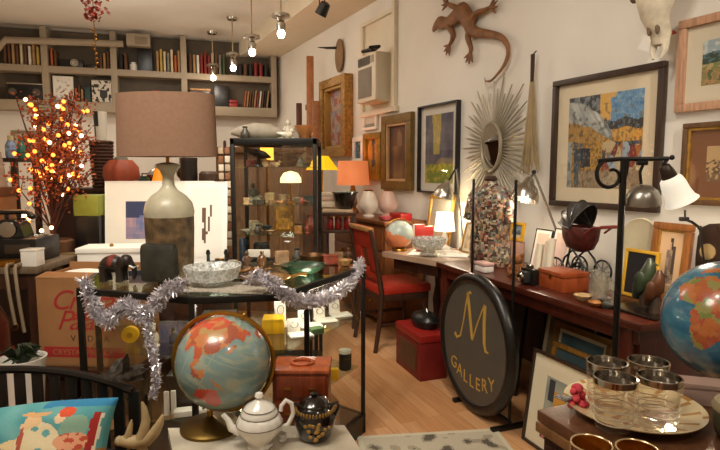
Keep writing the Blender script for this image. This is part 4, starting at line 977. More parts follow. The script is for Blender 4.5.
# leaning frames (white/pink) near the yellow picture
def pinkp(u, v): return hx('d7b9a6') if v > .72 else mixc(hx('dcc2b4'), hx('cdaea2'), .5+.4*nz(u, v, 6, 1))
for a, bk, w, h, ti, lab in ((538, .40, .15, .26, -.2, 'pale pink print in thin black frame leaning nearest the yellow picture'), (556, .385, .15, .28, -.22, 'pale pink print in thin black frame leaning beside the pram hood')):
    framed('leaning_print', lab, dsp(a, bk), w, h, .006, .012, BLACKP, .02, 'eadfd2', pinkp, (10, 16), tilt=ti, rz=DRZ, group='pale prints leaning on the desk')
c = thing('rolled_papers', 'bundle of rolled cream papers standing behind the reddish wooden box', 'papers', dsp(542, .24), DRZ, tilt=-.12)
for k in range(3): MB().lathe([(.02, 0), (.021, .2+.02*k), (.014, .2+.02*k), (.013, .01)], 16, c=((k-1)*.045, (k % 2)*.02, 0)).build('paper_roll', mat('old_paper', 'd9cdb4', .85, 0, .06), c)
# yellow framed snapshot, teddy, camera
def snap(u, v): return hx('7f93a6') if v > .55+.1*nz(u, 0, 5) else hx('4a5a6c') if v > .3 else hx('d5d0c0')
c = dsp(516, .445)
framed('yellow_photo_frame', 'small yellow photo frame with a blue snapshot beside the dress form', c+Vector((0, .0, .151)), .13, .125, .02, .02, mat('yellow_wood', 'd9a41c', .45), 0, '', snap, (10, 8), tilt=-.15, rz=DRZ+.1)
single('book_stack_block', 'thick cloth-bound volume holding up the yellow photo frame', 'book', MB().box((0, -.03, .075), (.11, .11, .15), .006), mat('pink_cloth', 'a88070', .7), c, DRZ)
c = thing('brown_teddy', 'small brown furry toy beside the black camera on the desk', 'toy', dsp(518, .17), DRZ+.2)
FUR = mat('brown_fur', '7a4a22', .95, 0, .35, 60, .8)
b = MB(); b.ell((0, 0, .045), (.042, .038, .045)); b.ell((0, -.01, .1), (.034, .032, .03)); b.ell((0, -.038, .093), (.014, .012, .011), 10, 8)
for s in (-1, 1): b.ell((s*.028, 0, .125), (.013, .008, .013), 10, 8); b.tube([(s*.034, -.01, .065), (s*.05, -.03, .035)], [.014, .013], 8); b.tube([(s*.022, -.02, .02), (s*.03, -.055, .014)], [.017, .016], 8)
b.build('toy_body', FUR, c)
c = thing('folding_camera', 'black folding camera standing on the desk before the brown toy', 'camera', dsp(530, .08), DRZ)
MB().box((0, 0, .045), (.11, .04, .09), .01).build('camera_body', BLACKP, c); MB().box((0, -.035, .045), (.06, .04, .06), .008, taper=.95).build('bellows', mat('bellows', '1f1b19', .8), c)
MB().lathe([(.022, 0), (.02, .016), (.012, .012), (0, .01)], 18, M=Matrix.Translation((0, -.055, .045)) @ XZ).build('lens', CHROME, c); MB().box((0, 0, .1), (.04, .02, .02), .004).build('viewfinder', CHROME, c)
c = thing('white_butter_box', 'small pinkish-white lidded porcelain box at the foot of the dress form', 'box', dsp(484, .07), DRZ)
MB().box((0, 0, .02), (.11, .07, .04), .012).build('box_body', CERAM, c); MB().box((0, 0, .05), (.115, .075, .022), .01).build('lid', mat('pink_ceramic', 'd2a9a0', .3, coat=.4), c)
# mosaic dress form
q = dsp(489, .25); MF = thing('mosaic_dress_form', 'torso covered in colourful collage mosaic standing beneath the sunburst mirror', 'dress form', q, DRZ+.25)
tb = at(489, 181, q.y); hh = tb.z-DZ
ring = [(0, .145, .09), (.06, .152, .095), (.14, .15, .09), (.23, .146, .086), (.30, .152, .09), (.37, .165, .10), (.42, .17, .094), (.46, .15, .08), (.49, .105, .06), (.505, .05, .042), (.53, .04, .038)]
k = hh/.53; vs, fs = [], []; n = 90; sub = 8; rr = []
for i in range(len(ring)-1):
    for t in range(sub):
        a = t/sub; rr.append([ring[i][j]+(ring[i+1][j]-ring[i][j])*a for j in range(3)])
rr.append(ring[-1])
for z, rx, ry in rr:
    for i in range(n):
        a = 2*PI*i/n; vs.append((rx*1.02*math.cos(a), ry*math.sin(a), z*k))
for j in range(len(rr)-1):
    for i in range(n): fs.append((j*n+i, j*n+(i+1) % n, (j+1)*n+(i+1) % n, (j+1)*n+i))
fs += [tuple(range(n))[::-1], tuple((len(rr)-1)*n+i for i in range(n))]
me = bpy.data.meshes.new('torso'); me.from_pydata(vs, [], fs); me.polygons.foreach_set('use_smooth', [True]*len(fs))
rnd = random.Random(4); PALT = [hx(c_) for c_ in ('7a3a30', 'a8967a', '3c3a38', 'b8a98f', '6a7270', '9a6a4a', '6d6a4a', '42281f', 'a8806a', '8a7a68', '2a2422', '5a4a3a')]
setcol(me, [lin(PALT[int(vor(p.center.x*1.0, p.center.z, 62, p.center.y*62)*12) % 12]) for p in me.polygons]); me.materials.append(paintm(.4, 'collage', .3))
o = bpy.data.objects.new('torso', me); COL.objects.link(o); o.parent = MF
MB().lathe([(.04, .53*k), (.045, .54*k), (.03, .56*k), (0, .565*k)], 18).build('neck_cap', DKWOOD, MF)
for s in (-1, 1):
    a = MB(); a.tube([Vector((s*.14, 0, .435*k)).lerp(Vector((s*.185, -.02, .28*k)), t/14) for t in range(15)], [.042-.012*t/14 for t in range(15)], 20)
    me = a.mesh('arm_stump', None); setcol(me, [lin(PALT[int(vor(p.center.x, p.center.z, 62, p.center.y*62)*12) % 12]) for p in me.polygons]); me.materials.append(paintm(.4, 'collage', .3))
    o = bpy.data.objects.new('arm_stump', me); COL.objects.link(o); o.parent = MF
# --- the desk lamps with chrome heads
def gooselamp(lab, base, elbow, head, aim, power):
    o = thing('desk_lamp', lab, 'lamp', base)
    B = Vector(base)
    MB().lathe([(.036, 0), (.036, .012), (.015, .022), (.009, .03)], 22).build('lamp_base', BLACK, o)
    MB().tube([(0, 0, .02), Vector(elbow)-B], .007, 8).build('lower_arm', CHROME, o)
    MB().tube([Vector(elbow)-B, Vector(head)-B], .007, 8).build('upper_arm', BLACK, o)
    MB().ell(Vector(elbow)-B, .014, 10, 8).build('joint', BLACK, o)
    d = (Vector(aim)-Vector(head)).normalized(); M = Matrix.Translation(Vector(head)-B) @ d.to_track_quat('Z', 'Y').to_matrix().to_4x4()
    MB().lathe([(.018, -.03), (.026, -.015), (.036, .01), (.062, .035), (.08, .08), (.084, .115), (.081, .115), (.06, .04), (.02, .012), (0, .01)], 26, M=M).build('lamp_shade', CHROME, o)
    MB().ell((0, 0, 0), (.024, .024, .03), 14, 10, M=M @ Matrix.Translation((0, 0, .06))).build('bulb', glow('lamp_bulb', 'fff0cf', 25), o)
    l = light('lamp_light', (0, 0, 0), power, WARM, .025, o); l.location = M @ Vector((0, 0, .11))
    return o
b0 = dsp(572, .515)
hd_ = at(529, 182, 3.3); el = at(534, 172, 3.32)
gooselamp('adjustable chrome desk lamp right of the mosaic dress form, shade pointing down', b0, el, hd_, hd_+Vector((-.03, -.02, -.1)), 2.2)
hd_ = at(447, 184, 4.25); el = at(456, 168, 4.22)
gooselamp('chrome desk lamp left of the dress form, lighting white papers below', Vector((.80, 4.12, DZ+.0095)), el, hd_, hd_+Vector((-.03, .0, -.1)), 7)
# ================================================================ CORNER DESK behind the red chair
TP = [Vector(v) for v in ((.17, 4.13), (.545, 3.665), (1.00, 3.86), (.66, 4.52))]; O = Vector((.55, 4.05))
cd_ = thing('corner_desk', 'dark corner desk with pale cluttered top behind the red chair', 'desk', (O.x, O.y, 0))
Pl = [p-O for p in TP]
MB().prism(Pl, DZ-.04, DZ-.002).build('desk_top', mat('worn_top', 'a98d74', .4, 0, .15, 6), cd_)
Pi = inset(Pl, .1)
for p in [Vector((.605, 3.775))-O, Vector((.92, 3.90))-O, Vector((.655, 4.42))-O]: MB().lathe([(.03, 0), (.034, .1), (.05, .3), (.03, .42), (.04, .56), (.035, DZ-.041)], 16, c=(p.x, p.y, 0)).build('leg', DKWOOD, cd_)
e = MB()
for i in range(4):
    a, b = Pi[i], Pi[(i+1) % 4]; d = b-a; e.box(((a.x+b.x)/2, (a.y+b.y)/2, DZ-.085), (d.length, .02, .088), .002, math.atan2(d.y, d.x))
e.build('apron', DKWOOD, cd_)
def ond(x, y): q = onz(x, y, DZ); return q
single('white_papers', 'spread of white papers lit by lamp on the corner desk', 'papers', MB().box((0, 0, .003), (.44, .30, .006), .001, .3).box((.1, .06, .007), (.3, .22, .003), .0005, -.2), PAPER, Vector((.60, 4.02, DZ)), -.6)
c = thing('white_glass_lamp', 'glowing white fabric lamp on the corner desk under the chrome lamp', 'lamp', Vector((.665, 4.22, DZ+.0095)))
MB().lathe([(.06, 0), (.06, .01), (.015, .03), (.03, .08), (.012, .13), (.01, .16)], 20).build('lamp_base', CERAM, c)
MB().lathe([(.082, .14), (.066, .285), (.064, .285), (.08, .14)], 28).build('lamp_shade', glow('lit_white', 'fff3da', .9), c)
light('lamp_light', (0, 0, .2), 3, WARM, .04, c)
# glass punch bowl
q = ond(429, 261); c = thing('crystal_bowl', 'cut crystal bowl on a foot at the front of the corner desk', 'bowl', Vector((.50, 3.90, DZ+.0095)))
CRB = glassm('crystal_grey', 'dadcd6', .12, .75, .32)
MB().lathe([(.06, 0), (.065, .006), (.05, .02), (.05, .03)], 24).build('foot', CRB, c)
MB().lathe([(.05, .03), (.095, .05), (.118, .085), (.122, .125), (.118, .125), (.108, .09), (.07, .055), (0, .04)], 30, flute=.05, fn=15).build('bowl', CRB, c)
# crowned small table globe
LAND = {'af': [(-17, 15), (-10, 30), (10, 37), (32, 31), (43, 12), (51, 11), (40, -5), (40, -16), (32, -28), (20, -35), (12, -18), (9, 3), (-8, 5)],
 'eu': [(-9, 37), (-9, 44), (0, 49), (8, 54), (5, 60), (15, 69), (30, 71), (60, 69), (100, 77), (140, 73), (180, 69), (178, 62), (160, 60), (155, 52), (140, 54), (128, 40), (121, 30), (108, 20), (106, 9), (101, 2), (98, 15), (88, 22), (80, 8), (73, 18), (66, 25), (57, 26), (52, 16), (43, 13), (35, 30), (36, 37), (27, 37), (20, 40), (14, 44), (3, 42)],
 'au': [(114, -22), (122, -17), (131, -12), (137, -12), (142, -11), (146, -19), (153, -27), (150, -37), (140, -38), (131, -32), (115, -34)],
 'na': [(-168, 66), (-125, 70), (-90, 73), (-62, 60), (-55, 50), (-70, 43), (-81, 30), (-82, 25), (-97, 27), (-97, 18), (-88, 20), (-83, 9), (-95, 15), (-106, 22), (-117, 32), (-125, 45), (-135, 58), (-160, 58)],
 'sa': [(-78, 8), (-60, 10), (-50, 0), (-35, -7), (-40, -22), (-55, -35), (-68, -54), (-74, -45), (-70, -18), (-81, -5)],
 'gr': [(-55, 62), (-68, 78), (-30, 83), (-20, 72), (-42, 60)], 'id': [(96, 5), (106, -6), (118, -8), (120, 2), (110, 3), (102, 4)], 'bo': [(109, 0), (115, -4), (119, 5), (116, 7)], 'ng': [(131, -1), (141, -3), (150, -9), (138, -8)], 'jp': [(130, 32), (140, 35), (145, 44), (140, 42)], 'nz': [(168, -46), (175, -40), (178, -38), (174, -36), (171, -43)], 'md': [(44, -16), (50, -15), (47, -25), (44, -23)]}
def earth(pal, sea, seed, cell=1.15):
    def f(lon, lat):
        jx = 3*noise.noise(Vector((lon*.09, lat*.09, seed))); jy = 3*noise.noise(Vector((lon*.09, lat*.09, seed+9)))
        if lat < -72: return hx('d8d0c0')
        for k, P in LAND.items():
            if inpoly(lon+jx, lat+jy, P):
                if k == 'au': return hx(pal[0])
                return hx(pal[int(vor(lon/20, lat/16, cell, seed)*len(pal)) % len(pal)])
        if abs(lat) < .9: return hx('4a4f48')
        if abs((lon/30) % 1-.5) > .488 or abs((lat/20) % 1-.5) > .482: return mixc(hx(sea[0]), hx('c8c4a0'), .35)
        b_ = mixc(hx(sea[0]), hx(sea[1]), .5+.8*noise.noise(Vector((lon*.03, lat*.05, seed+3))))
        k_ = noise.noise(Vector((lon*.035+lat*.05, lat*.12-lon*.02, seed+30)))
        return mixc(b_, hx(sea[2]), max(0, min(.55, (k_-.05)*2.2)))
    return f
def globe_mesh(name, R, fn, nu, nv, parent, M, m=None):
    vs, fs, cs = [], [], []
    for j in range(nv+1):
        t = PI*(j/nv-.5)
        for i in range(nu): a = 2*PI*i/nu; vs.append(M @ Vector((R*math.cos(t)*math.cos(a), R*math.cos(t)*math.sin(a), R*math.sin(t))))
    for j in range(nv):
        for i in range(nu):
            fs.append((j*nu+i, j*nu+(i+1) % nu, (j+1)*nu+(i+1) % nu, (j+1)*nu+i))
            cs.append(lin(fn(((360*(i+.5)/nu)+180) % 360-180, 180*((j+.5)/nv-.5))))
    me = bpy.data.meshes.new(name); me.from_pydata(vs, [], fs); setcol(me, cs); me.materials.append(m or paintm(.25, 'globe_gloss', .6)); me.polygons.foreach_set('use_smooth', [True]*len(fs))
    o = bpy.data.objects.new(name, me); COL.objects.link(o); o.parent = parent; return o
def globe(lab, loc, R, stand_h, fn, tilt_dir, tilt, spin, nu, nv, base_r, sm_, bm_, full=True, off=0.0):
    """stand on loc; axis tilts by `tilt` towards heading tilt_dir"""
    o = thing('table_globe', lab, 'globe', loc)
    C_ = Vector((off, 0, stand_h+R+.02))
    M = Matrix.Translation(C_) @ Matrix.Rotation(tilt_dir, 4, 'Z') @ Matrix.Rotation(tilt, 4, 'Y') @ Matrix.Rotation(spin-tilt_dir, 4, 'Z')
    globe_mesh('globe_ball', R, fn, nu, nv, o, M)
    MA = Matrix.Translation(C_) @ Matrix.Rotation(tilt_dir, 4, 'Z') @ Matrix.Rotation(tilt, 4, 'Y')
    a0_, a1_ = -PI/2, PI/2
    pts = [MA @ Vector((-(R+.012)*math.cos(a), 0, (R+.012)*math.sin(a))) for a in [a0_+(a1_-a0_)*k/36 for k in range(37)]] if not full else [MA @ Vector(((R+.011)*math.cos(a), 0, (R+.011)*math.sin(a))) for a in [2*PI*k/60 for k in range(60)]]
    rim = MB()
    rim.tube(pts, R*(.05 if full else .035), 8, closed=full); rim.build('meridian_ring', sm_, o)
    for s in (-1, 1): MB().lathe([(R*.05, 0), (R*.05, .01), (R*.02, .02), (0, .022)], 12, M=MA @ Matrix.Translation((0, 0, s*(R+.004))) @ (Matrix() if s > 0 else Matrix.Rotation(PI, 4, 'X'))).build('pivot', sm_, o)
    MB().tube([(0, 0, .012), (0, 0, stand_h*.6), (off*.4-(.02 if off else 0), 0, stand_h+(.008 if off else 0))], [R*.07, R*.06, R*.06], 12).build('stem', sm_, o)
    MB().lathe([(base_r, 0), (base_r, .008), (base_r*.9, .016), (base_r*.3, .024), (R*.06, .04)], 36).build('base', bm_, o)
    return o
def jelly(lon, lat): return hx('d9875a') if lat < -5+20*noise.noise(Vector((lon*.02, lat*.03, 2))) and lon < 40 else mixc(hx('c8cfc0'), hx('a9b8ac'), .5+noise.noise(Vector((lon*.03, lat*.05, 5))))
globe('small pale and orange globe on the corner desk beside the red chair', Vector((.31, 4.19, DZ)), .108, .0, jelly, 0, .3, -1.2, 40, 24, .06, BRASS, BRASS, False)
single('pink_dish', 'small red-pink dish on the corner desk between globe and crystal bowl', 'dish', MB().lathe([(.02, 0), (.04, .01), (.05, .025), (.045, .025), (.02, .01), (0, .008)], 20), mat('pink_glass', 'b5424a', .2, coat=.5), Vector((.47, 4.10, DZ)))
def goldpic(u, v): return hx('cdb890') if nz(u, v, 5, 8) > 0 else hx('b59a70')
framed('leaning_gold_frame', 'small sloping gold-edged picture on the corner desk beside the dress form', Vector((.80, 3.98, DZ+.0095)), .15, .23, .012, .015, GOLD, .02, 'd8cbb0', goldpic, (8, 12), tilt=-.25, rz=WRZ)
c = thing('gilt_easel_mirror', 'tall gilt frame leaning behind the white fabric lamp', 'mirror', Vector((.585, 4.52, DZ)), WRZ, tilt=-.14)
c.location = W0+WU*.14+WN*.10+Vector((0, 0, DZ))
f = MB()
for x0, x1, z0, z1 in ((-.17, .17, 0, .03), (-.17, .17, .39, .42), (-.17, -.14, .03, .39), (.14, .17, .03, .39)): f.bx(x0, x1, -.02, 0, z0, z1, .004)
f.build('frame', mat('bright_gilt', 'c9a04a', .35, .6), c); MB().bx(-.145, .145, -.012, -.004, .025, .395).build('mirror_glass', mat('mirror_pale', 'd9d0b8', .1, .6, .03), c)
# ================================================================ RED CHAIR
CHD = Vector((.93, .37, 0)).normalized(); CRZ = math.atan2(CHD.y, CHD.x)-PI/2      # local +Y = facing
rc = thing('red_chair', 'red upholstered side chair with dark wooden legs pulled to the corner desk', 'chair', (.055, 4.14, 0), CRZ+.0)
RU = mat('red_leather', '9c2716', .4, 0, .15, 6)
CW, CDp = .21, .42
for s in (-1, 1):
    MB().tube([(s*CW, -.02, 0), (s*CW, .02, .25), (s*CW, .03, .46), (s*CW, -.01, .7), (s*CW, -.06, .93)], [.017, .02, .022, .02, .018], 8).build('back_post', DKWOOD, rc)
    MB().tube([(s*(CW-.02), CDp, 0), (s*(CW-.02), CDp-.005, .44)], [.015, .021], 8).build('front_leg', DKWOOD, rc)
    MB().box((s*(CW-.01), CDp/2, .2), (.02, CDp, .025), .004).build('stretcher', DKWOOD, rc)
MB().box((0, CDp/2+.01, .405), (2*CW+.0, CDp, .055), .006).build('seat_frame', DKWOOD, rc)
MB().box((0, CDp/2+.02, .465), (2*CW+.02, CDp+.02, .07), .025).build('seat', RU, rc)
bk = MB(); bk.m = Matrix.Translation((0, -.012, .74)) @ Matrix.Rotation(.14, 4, 'X')
bk.box((0, 0, .12), (2*CW-.03, .03, .17), .01); bk.box((-.13, .0, -.05), (.13, .028, .2), .008); bk.box((.13, .0, -.05), (.13, .028, .2), .008); bk.box((0, 0, -.155), (2*CW-.03, .028, .07), .008)
bk.build('backrest', RU, rc)
MB().box((0, -.055, .925), (2*CW+.03, .03, .035), .01, rx=.14).build('top_rail', LTWOOD, rc)
# ================================================================ RED TRUNK WITH ROASTER
f0, f1, f2 = onz(396, 362, 0), onz(420, 382, 0), onz(445, 377, 0)
d1 = (f1-f0); TRZ = math.atan2(d1.y, d1.x); tl = d1.length; tw = .19
tcn = (f0+f1)/2+Vector((-math.sin(TRZ), math.cos(TRZ), 0))*tw/2
tr = thing('painted_chest', 'red painted wooden chest on the floor beside the round black sign', 'chest', tcn, TRZ)
MB().box((0, 0, .125), (tl, tw, .25), .004).build('chest_body', mat('trunk_side', '6e1410', .5, 0, .2), tr); MB().box((0, 0, .277), (tl+.012, tw+.012, .05), .008).build('lid', mat('trunk_lid', '8a1c15', .4, 0, .15), tr)
MB().box((0, -tw/2-.003, .13), (tl*.72, .006, .17), .002).build('painted_panel', mat('trunk_panel', '54331c', .55, 0, .25), tr)
c = thing('roasting_pan', 'dark oval lidded roasting pan on top of the red painted chest', 'pan', tcn+Vector((.03, .02, .302)), TRZ)
PAN = mat('enamel_dark', '1c1d1b', .3, .2, .3, 20)
MB().lathe([(.07, 0), (.08, .02), (.085, .05), (.083, .052)], 28, sx=1.45).build('pan', PAN, c); MB().lathe([(.087, .05), (.085, .058), (.07, .085), (.04, .10), (0, .108)], 28, sx=1.45).build('lid', PAN, c)
MB().tube([(-.04, 0, .104), (-.03, 0, .125), (.03, 0, .125), (.04, 0, .104)], .006, 6).build('lid_handle', CHROME, c)
for s in (-1, 1): MB().tube([(s*.12, -.03, .05), (s*.145, -.03, .055), (s*.145, .03, .055), (s*.12, .03, .05)], .006, 6).build('handle', PAN, c)
c = thing('white_bin', 'white ribbed plastic bin under the corner desk behind the round sign', 'bin', Vector((.715, 3.97, 0)))
MB().lathe([(.08, 0), (.10, .42), (.095, .5), (.06, .56), (.05, .58), (0, .585)], 24, flute=.03, fn=12).build('bin_body', WHITE, c)
# ================================================================ ROUND GALLERY SIGN ON ITS IRON STAND
SRZ2 = math.radians(-70); SX = Vector((math.cos(SRZ2), math.sin(SRZ2), 0)); SNN = Vector((math.sin(SRZ2), -math.cos(SRZ2), 0))
sgp = Vector((.645, 2.94, 0))
sg = thing('gallery_sign', 'round black sign lettered M Gallery in gold, standing on the floor', 'sign', sgp, SRZ2)
RX, RZ_ = .342, .362; SC_Z = .398
el_ = lambda r, a: (RX*r*math.cos(a), RZ_*r*math.sin(a))
MB().prism([el_(1, 2*PI*i/56) for i in range(56)], -.02, .02, Matrix.Translation((0, 0, SC_Z)) @ XZ).build('sign_board', mat('sign_grey', '4f4b43', .5, 0, .08), sg)
r_ = MB(); r_.tube([(el_(1, 2*PI*i/64)[0], 0, SC_Z+el_(1, 2*PI*i/64)[1]) for i in range(64)], .033, 10, closed=True); r_.build('rim', BLACKP, sg)
GOLDP = mat('gold_letter', 'c49d48', .45, .1, .08)
YF = -.0215
def stroke(mb, pts, wds):
    P = [Vector(p) for p in pts]; N = len(P); L_, R_ = [], []
    for i in range(N):
        t = (P[min(i+1, N-1)]-P[max(i-1, 0)]); t = Vector((t.x, 0, t.z)).normalized() if t.length else Vector((1, 0, 0))
        nn = Vector((-t.z, 0, t.x))*wds[i]; L_.append(P[i]+nn); R_.append(P[i]-nn)
    vs = L_+R_+[v+Vector((0, .0018, 0)) for v in L_+R_]
    fs = [(i, i+1, N+i+1, N+i) for i in range(N-1)]+[(2*N+i, 3*N+i, 3*N+i+1, 2*N+i+1) for i in range(N-1)]+[(i, 2*N+i, 2*N+i+1, i+1) for i in range(N-1)]+[(N+i, N+i+1, 3*N+i+1, 3*N+i) for i in range(N-1)]
    mb.raw(vs, fs)
ml = MB(); q = lambda x, z: (x*.95+.0, YF, SC_Z+z-.025)
stroke(ml, [q(-.20, .035), q(-.175, .015), q(-.135, .035), q(-.105, .12), q(-.075, .235), q(-.055, .30)], [.012, .009, .006, .005, .006, .009])
stroke(ml, [q(-.06, .30), q(-.035, .20), q(-.005, .06), q(.0, .045)], [.012, .013, .011, .007])
stroke(ml, [q(.0, .045), q(.05, .15), q(.1, .24), q(.125, .27)], [.006, .005, .005, .008])
stroke(ml, [q(.125, .27), q(.12, .17), q(.125, .06), q(.14, .02), q(.17, .02)], [.013, .014, .012, .009, .004])
stroke(ml, [q(-.055, .30), q(-.03, .31), q(-.02, .30)], [.008, .006, .002])
ml.build('letter', GOLDP, sg, smooth=False)
for i, chh in enumerate('GALLERY'):
    t = (i-3)*.066; z = -.20-.05*(1-(t/.2)**2); rot = t*.55
    text(chh, .1, GOLDP, 'letter', sg, Matrix.Translation((t-.0, YF+.0008, SC_Z+z)) @ Matrix.Rotation(-rot, 4, 'Y') @ XZ @ Matrix.Translation((0, 0, 0)))
ss = thing('sign_stand', 'black iron stand with two tall rods holding the round sign', 'stand', sgp-SNN*.062, SRZ2)
for s in (-.15, .245):
    MB().tube([(s, 0, .0), (s, 0, 1.31)], .008, 8).build('rod', BLACK, ss)
    MB().box((s, 0, .012), (.03, .22, .022), .004).build('foot', BLACK, ss)
MB().box((.0475, 0, .035), (.41, .02, .02), .003).build('cross_bar', BLACK, ss)
# ================================================================ FLOOR LAMP
fp = Vector((1.0, 2.06, 0)); fl = thing('floor_lamp', 'black iron floor lamp with scroll bracket, silver dome and white glass shade', 'floor lamp', fp)
TZ = at(620, 159, 2.06).z
MB().lathe([(.13, 0), (.13, .012), (.05, .03), (.015, .05)], 30).build('base', BLACK, fl)
MB().tube([(0, 0, .03), (0, 0, TZ)], .0125, 10).build('pole', BLACK, fl)
def fpt(x, y, D=2.06): return at(x, y, D)-fp
MB().tube([fpt(598, 161), fpt(620, 159), fpt(645, 159), fpt(668, 158.5)], .0085, 8).build('arm', BLACK, fl)
sc_ = []
for k in range(34):
    t = k/33; a = PI*.62+t*PI*2.0; r = .062*(1-.72*t)
    sc_.append((-.047+r*math.cos(a), 0, TZ-.062+r*math.sin(a)*1.05))
MB().tube(sc_, [.0085-.003*k/33 for k in range(34)], 8).build('scroll', BLACK, fl)
MB().tube([fpt(628, 160), fpt(627, 168), fpt(625, 180), fpt(623, 192)], [.007, .007, .006, .004], 8).build('side_scroll', BLACK, fl)
MB().box(fpt(642, 163), (.04, .02, .018), .005).build('switch', BLACKP, fl)
MB().ell(fpt(672, 157.5), .010, 10, 8).build('finial', BLACK, fl)
# silver dome shade
c0 = fpt(643, 197, 2.06); 
M = Matrix.Translation(c0) @ Matrix.Rotation(-.12, 4, 'Y') @ Matrix.Rotation(.18, 4, 'X')
MB().lathe([(.064, -.026), (.066, -.024), (.062, .0), (.05, .024), (.028, .042), (.008, .047), (.0, .047)], 30, M=M).build('dome_shade', mat('brushed_silver', 'a29c92', .3, .9, .08), fl)
MB().tube([fpt(645, 160), fpt(640, 172), fpt(641, 184)], .006, 8).build('dome_arm', BLACK, fl)
# white bell shade
s0, s1 = fpt(667, 172), fpt(684, 206); ax = (s1-s0).normalized(); ML = Matrix.Translation(s0) @ ax.to_track_quat('Z', 'Y').to_matrix().to_4x4()
MB().lathe([(.014, -.03), (.02, -.025), (.026, .0), (.03, .03), (.028, .032), (0, .03)], 20, M=ML).build('socket', mat('dark_bronze', '3a2c22', .4, .5), fl)
MB().lathe([(.030, .022), (.04, .032), (.045, .055), (.047, .09), (.052, .116), (.062, .130), (.059, .130), (.049, .114), (.043, .09), (.042, .055), (.036, .034), (.028, .026)], 32, M=ML).build('bell_shade', glow('lit_opal', 'fbf3e2', .3), fl)
MB().ell((0, 0, 0), (.02, .02, .03), 14, 10, M=ML @ Matrix.Translation((0, 0, .075))).build('bulb', glow('lamp_bulb', 'fff0cf', 25), fl)
MB().tube([fpt(668, 158.5), fpt(663, 165), s0-ax*.02], .007, 8).build('socket_arm', BLACK, fl)
l = light('lamp_light', (0, 0, 0), 5, WARM, .03, fl); l.location = ML @ Vector((0, 0, .145))
# small swing arm lamp in front of the portrait
b0 = D0+DD*(DL-.02)+DE*.34+Vector((0, 0, DZ))
# ================================================================ FRAMES LEANING UNDER THE DESK
def underpic(a, b_, c_): return lambda u, v: mixc(hx(a), hx(b_), .5+.8*nz(u, v, 4, c_))
def cartoon(u, v):
    if u < .16 or v > .88: return hx('e4d7b8')
    if abs(u-.3) < .08 and .55 < v < .85: return hx('3c3c44')
    if .38 < u < .62 and .45 < v < .72: return hx('c9923c')
    if v < .25: return hx('b56a6a') if nz(u, v, 9) > 0 else hx('3a2c2a')
    return mixc(hx('8e9488'), hx('a8a898'), .5+nz(u, v, 5, 2))
for x, back, w, h, ti, fm, fw, bd, fn_, lab in (
    (.90, .26, .42, .60, -.16, BLACKP, .018, .03, underpic('6a5a40', '8a7a58', 1), 'dark-edged picture leaning furthest back under the console desk'),
    (1.06, .19, .40, .54, -.16, mat('gilt_frame', '8a6224', .4, .4, .2), .035, .02, underpic('3c5a62', '5f7a7c', 2), 'gold-framed blue-grey picture leaning under the desk'),
    (1.12, .10, .35, .46, -.20, wood('ochre_frame', '9a6a2a', .45), .028, .0, underpic('4a5e60', '2e4048', 3), 'ochre-framed small picture leaning in front under the desk'),
    (.46, .22, .28, .55, -.12, BLACKP, .015, .0, underpic('3a3226', '54462e', 4), 'dark olive canvas leaning under the desk behind the round sign')):
    framed('leaning_picture', lab, D0+DD*x+DE*(back-.02)+Vector((0, 0, .001)), w, h, fw, .022, fm, bd, 'd8c8a4', fn_, (16, 16), tilt=ti, rz=DRZ)
q0 = onz(527, 447, 0)
framed('poster_frame', 'cream matted poster in a thin dark frame leaning against the console desk', D0+DD*1.25-DE*.10+Vector((0, 0, .001)), .42, .47, .014, .02, DKFRAME, .05, 'e6d9ba', cartoon, (30, 36), tilt=-.13, rz=DRZ)

# little black swing-arm in front of the portrait
c = thing('swing_arm_lamp', 'thin black swing-arm lamp without shade standing before the gilt portrait', 'lamp', dsp(700, .30), 0)
q = c.location; w_ = lambda x, y: at(x, y, q.y)-q
MB().lathe([(.045, 0), (.045, .01), (.012, .018), (.008, .03)], 20).build('lamp_base', BLACK, c)
MB().tube([(0, 0, .02), w_(704, 262), w_(700, 228)], .005, 7).build('lower_arm', BLACK, c); MB().tube([w_(700, 228), w_(692, 222), w_(681, 218)], .006, 7).build('upper_arm', BLACK, c)
MB().box(w_(684, 219), (.035, .02, .018), .004).build('lamp_socket', BLACKP, c); MB().ell(w_(700, 228), .01, 8, 6).build('joint', BLACK, c); MB().tube([w_(685, 219), w_(685, 210)], .004, 6).build('pin', BLACK, c)
# ================================================================ LEFT SIDE
# long dark sideboard behind the counter
SBZ = .77
sb = thing('dark_sideboard', 'long dark sideboard behind the counter holding framed prints and the lit tree', 'sideboard', (-1.75, 3.43, 0), -.05)
MB().bx(-1.0, .88, -.27, .27, SBZ-.04, SBZ, .006).build('sideboard_top', DKWOOD, sb)
MB().bx(-.96, .86, -.24, .25, .08, SBZ-.041, .004).build('sideboard_body', DKWOOD, sb)
for i in range(4):
    d = MB().bx(-.93+i*.445, -.51+i*.445, -.258, -.24, .12, SBZ-.08, .004).build('door', DKWOOD, sb)
    MB().ell((-.55+i*.445 if i % 2 == 0 else -.89+i*.445, -.27, .45), .014, 10, 8).build('knob', BRASS, d)
for x in (-.9, .8):
    for y in (-.2, .2): MB().bx(x-.03, x+.03, y-.03, y+.03, 0, .081, .004).build('foot', DKWOOD, sb)
def onsb(x, D): r = ray(x, 250); return Vector((r.x/r.y*D, D, SBZ+.0012))
# white carton / light box
bxp = onsb(117, 3.24); c = thing('white_box', 'lit white lidded box on the sideboard behind the elephant figurine', 'box', bxp, .12)
zt_ = at(118, 247, 3.24).z-SBZ
MB().box((0, 0, (zt_-.02)/2), (.385, .2, zt_-.02), .004).build('box_body', PAPER, c); MB().box((0, 0, zt_-.008), (.40, .215, .03), .003).build('lid', PAPER, c); MB().ell((-.02, -.03, zt_+.012), (.012, .012, .014), 10, 8).build('knob', BRASS, c)
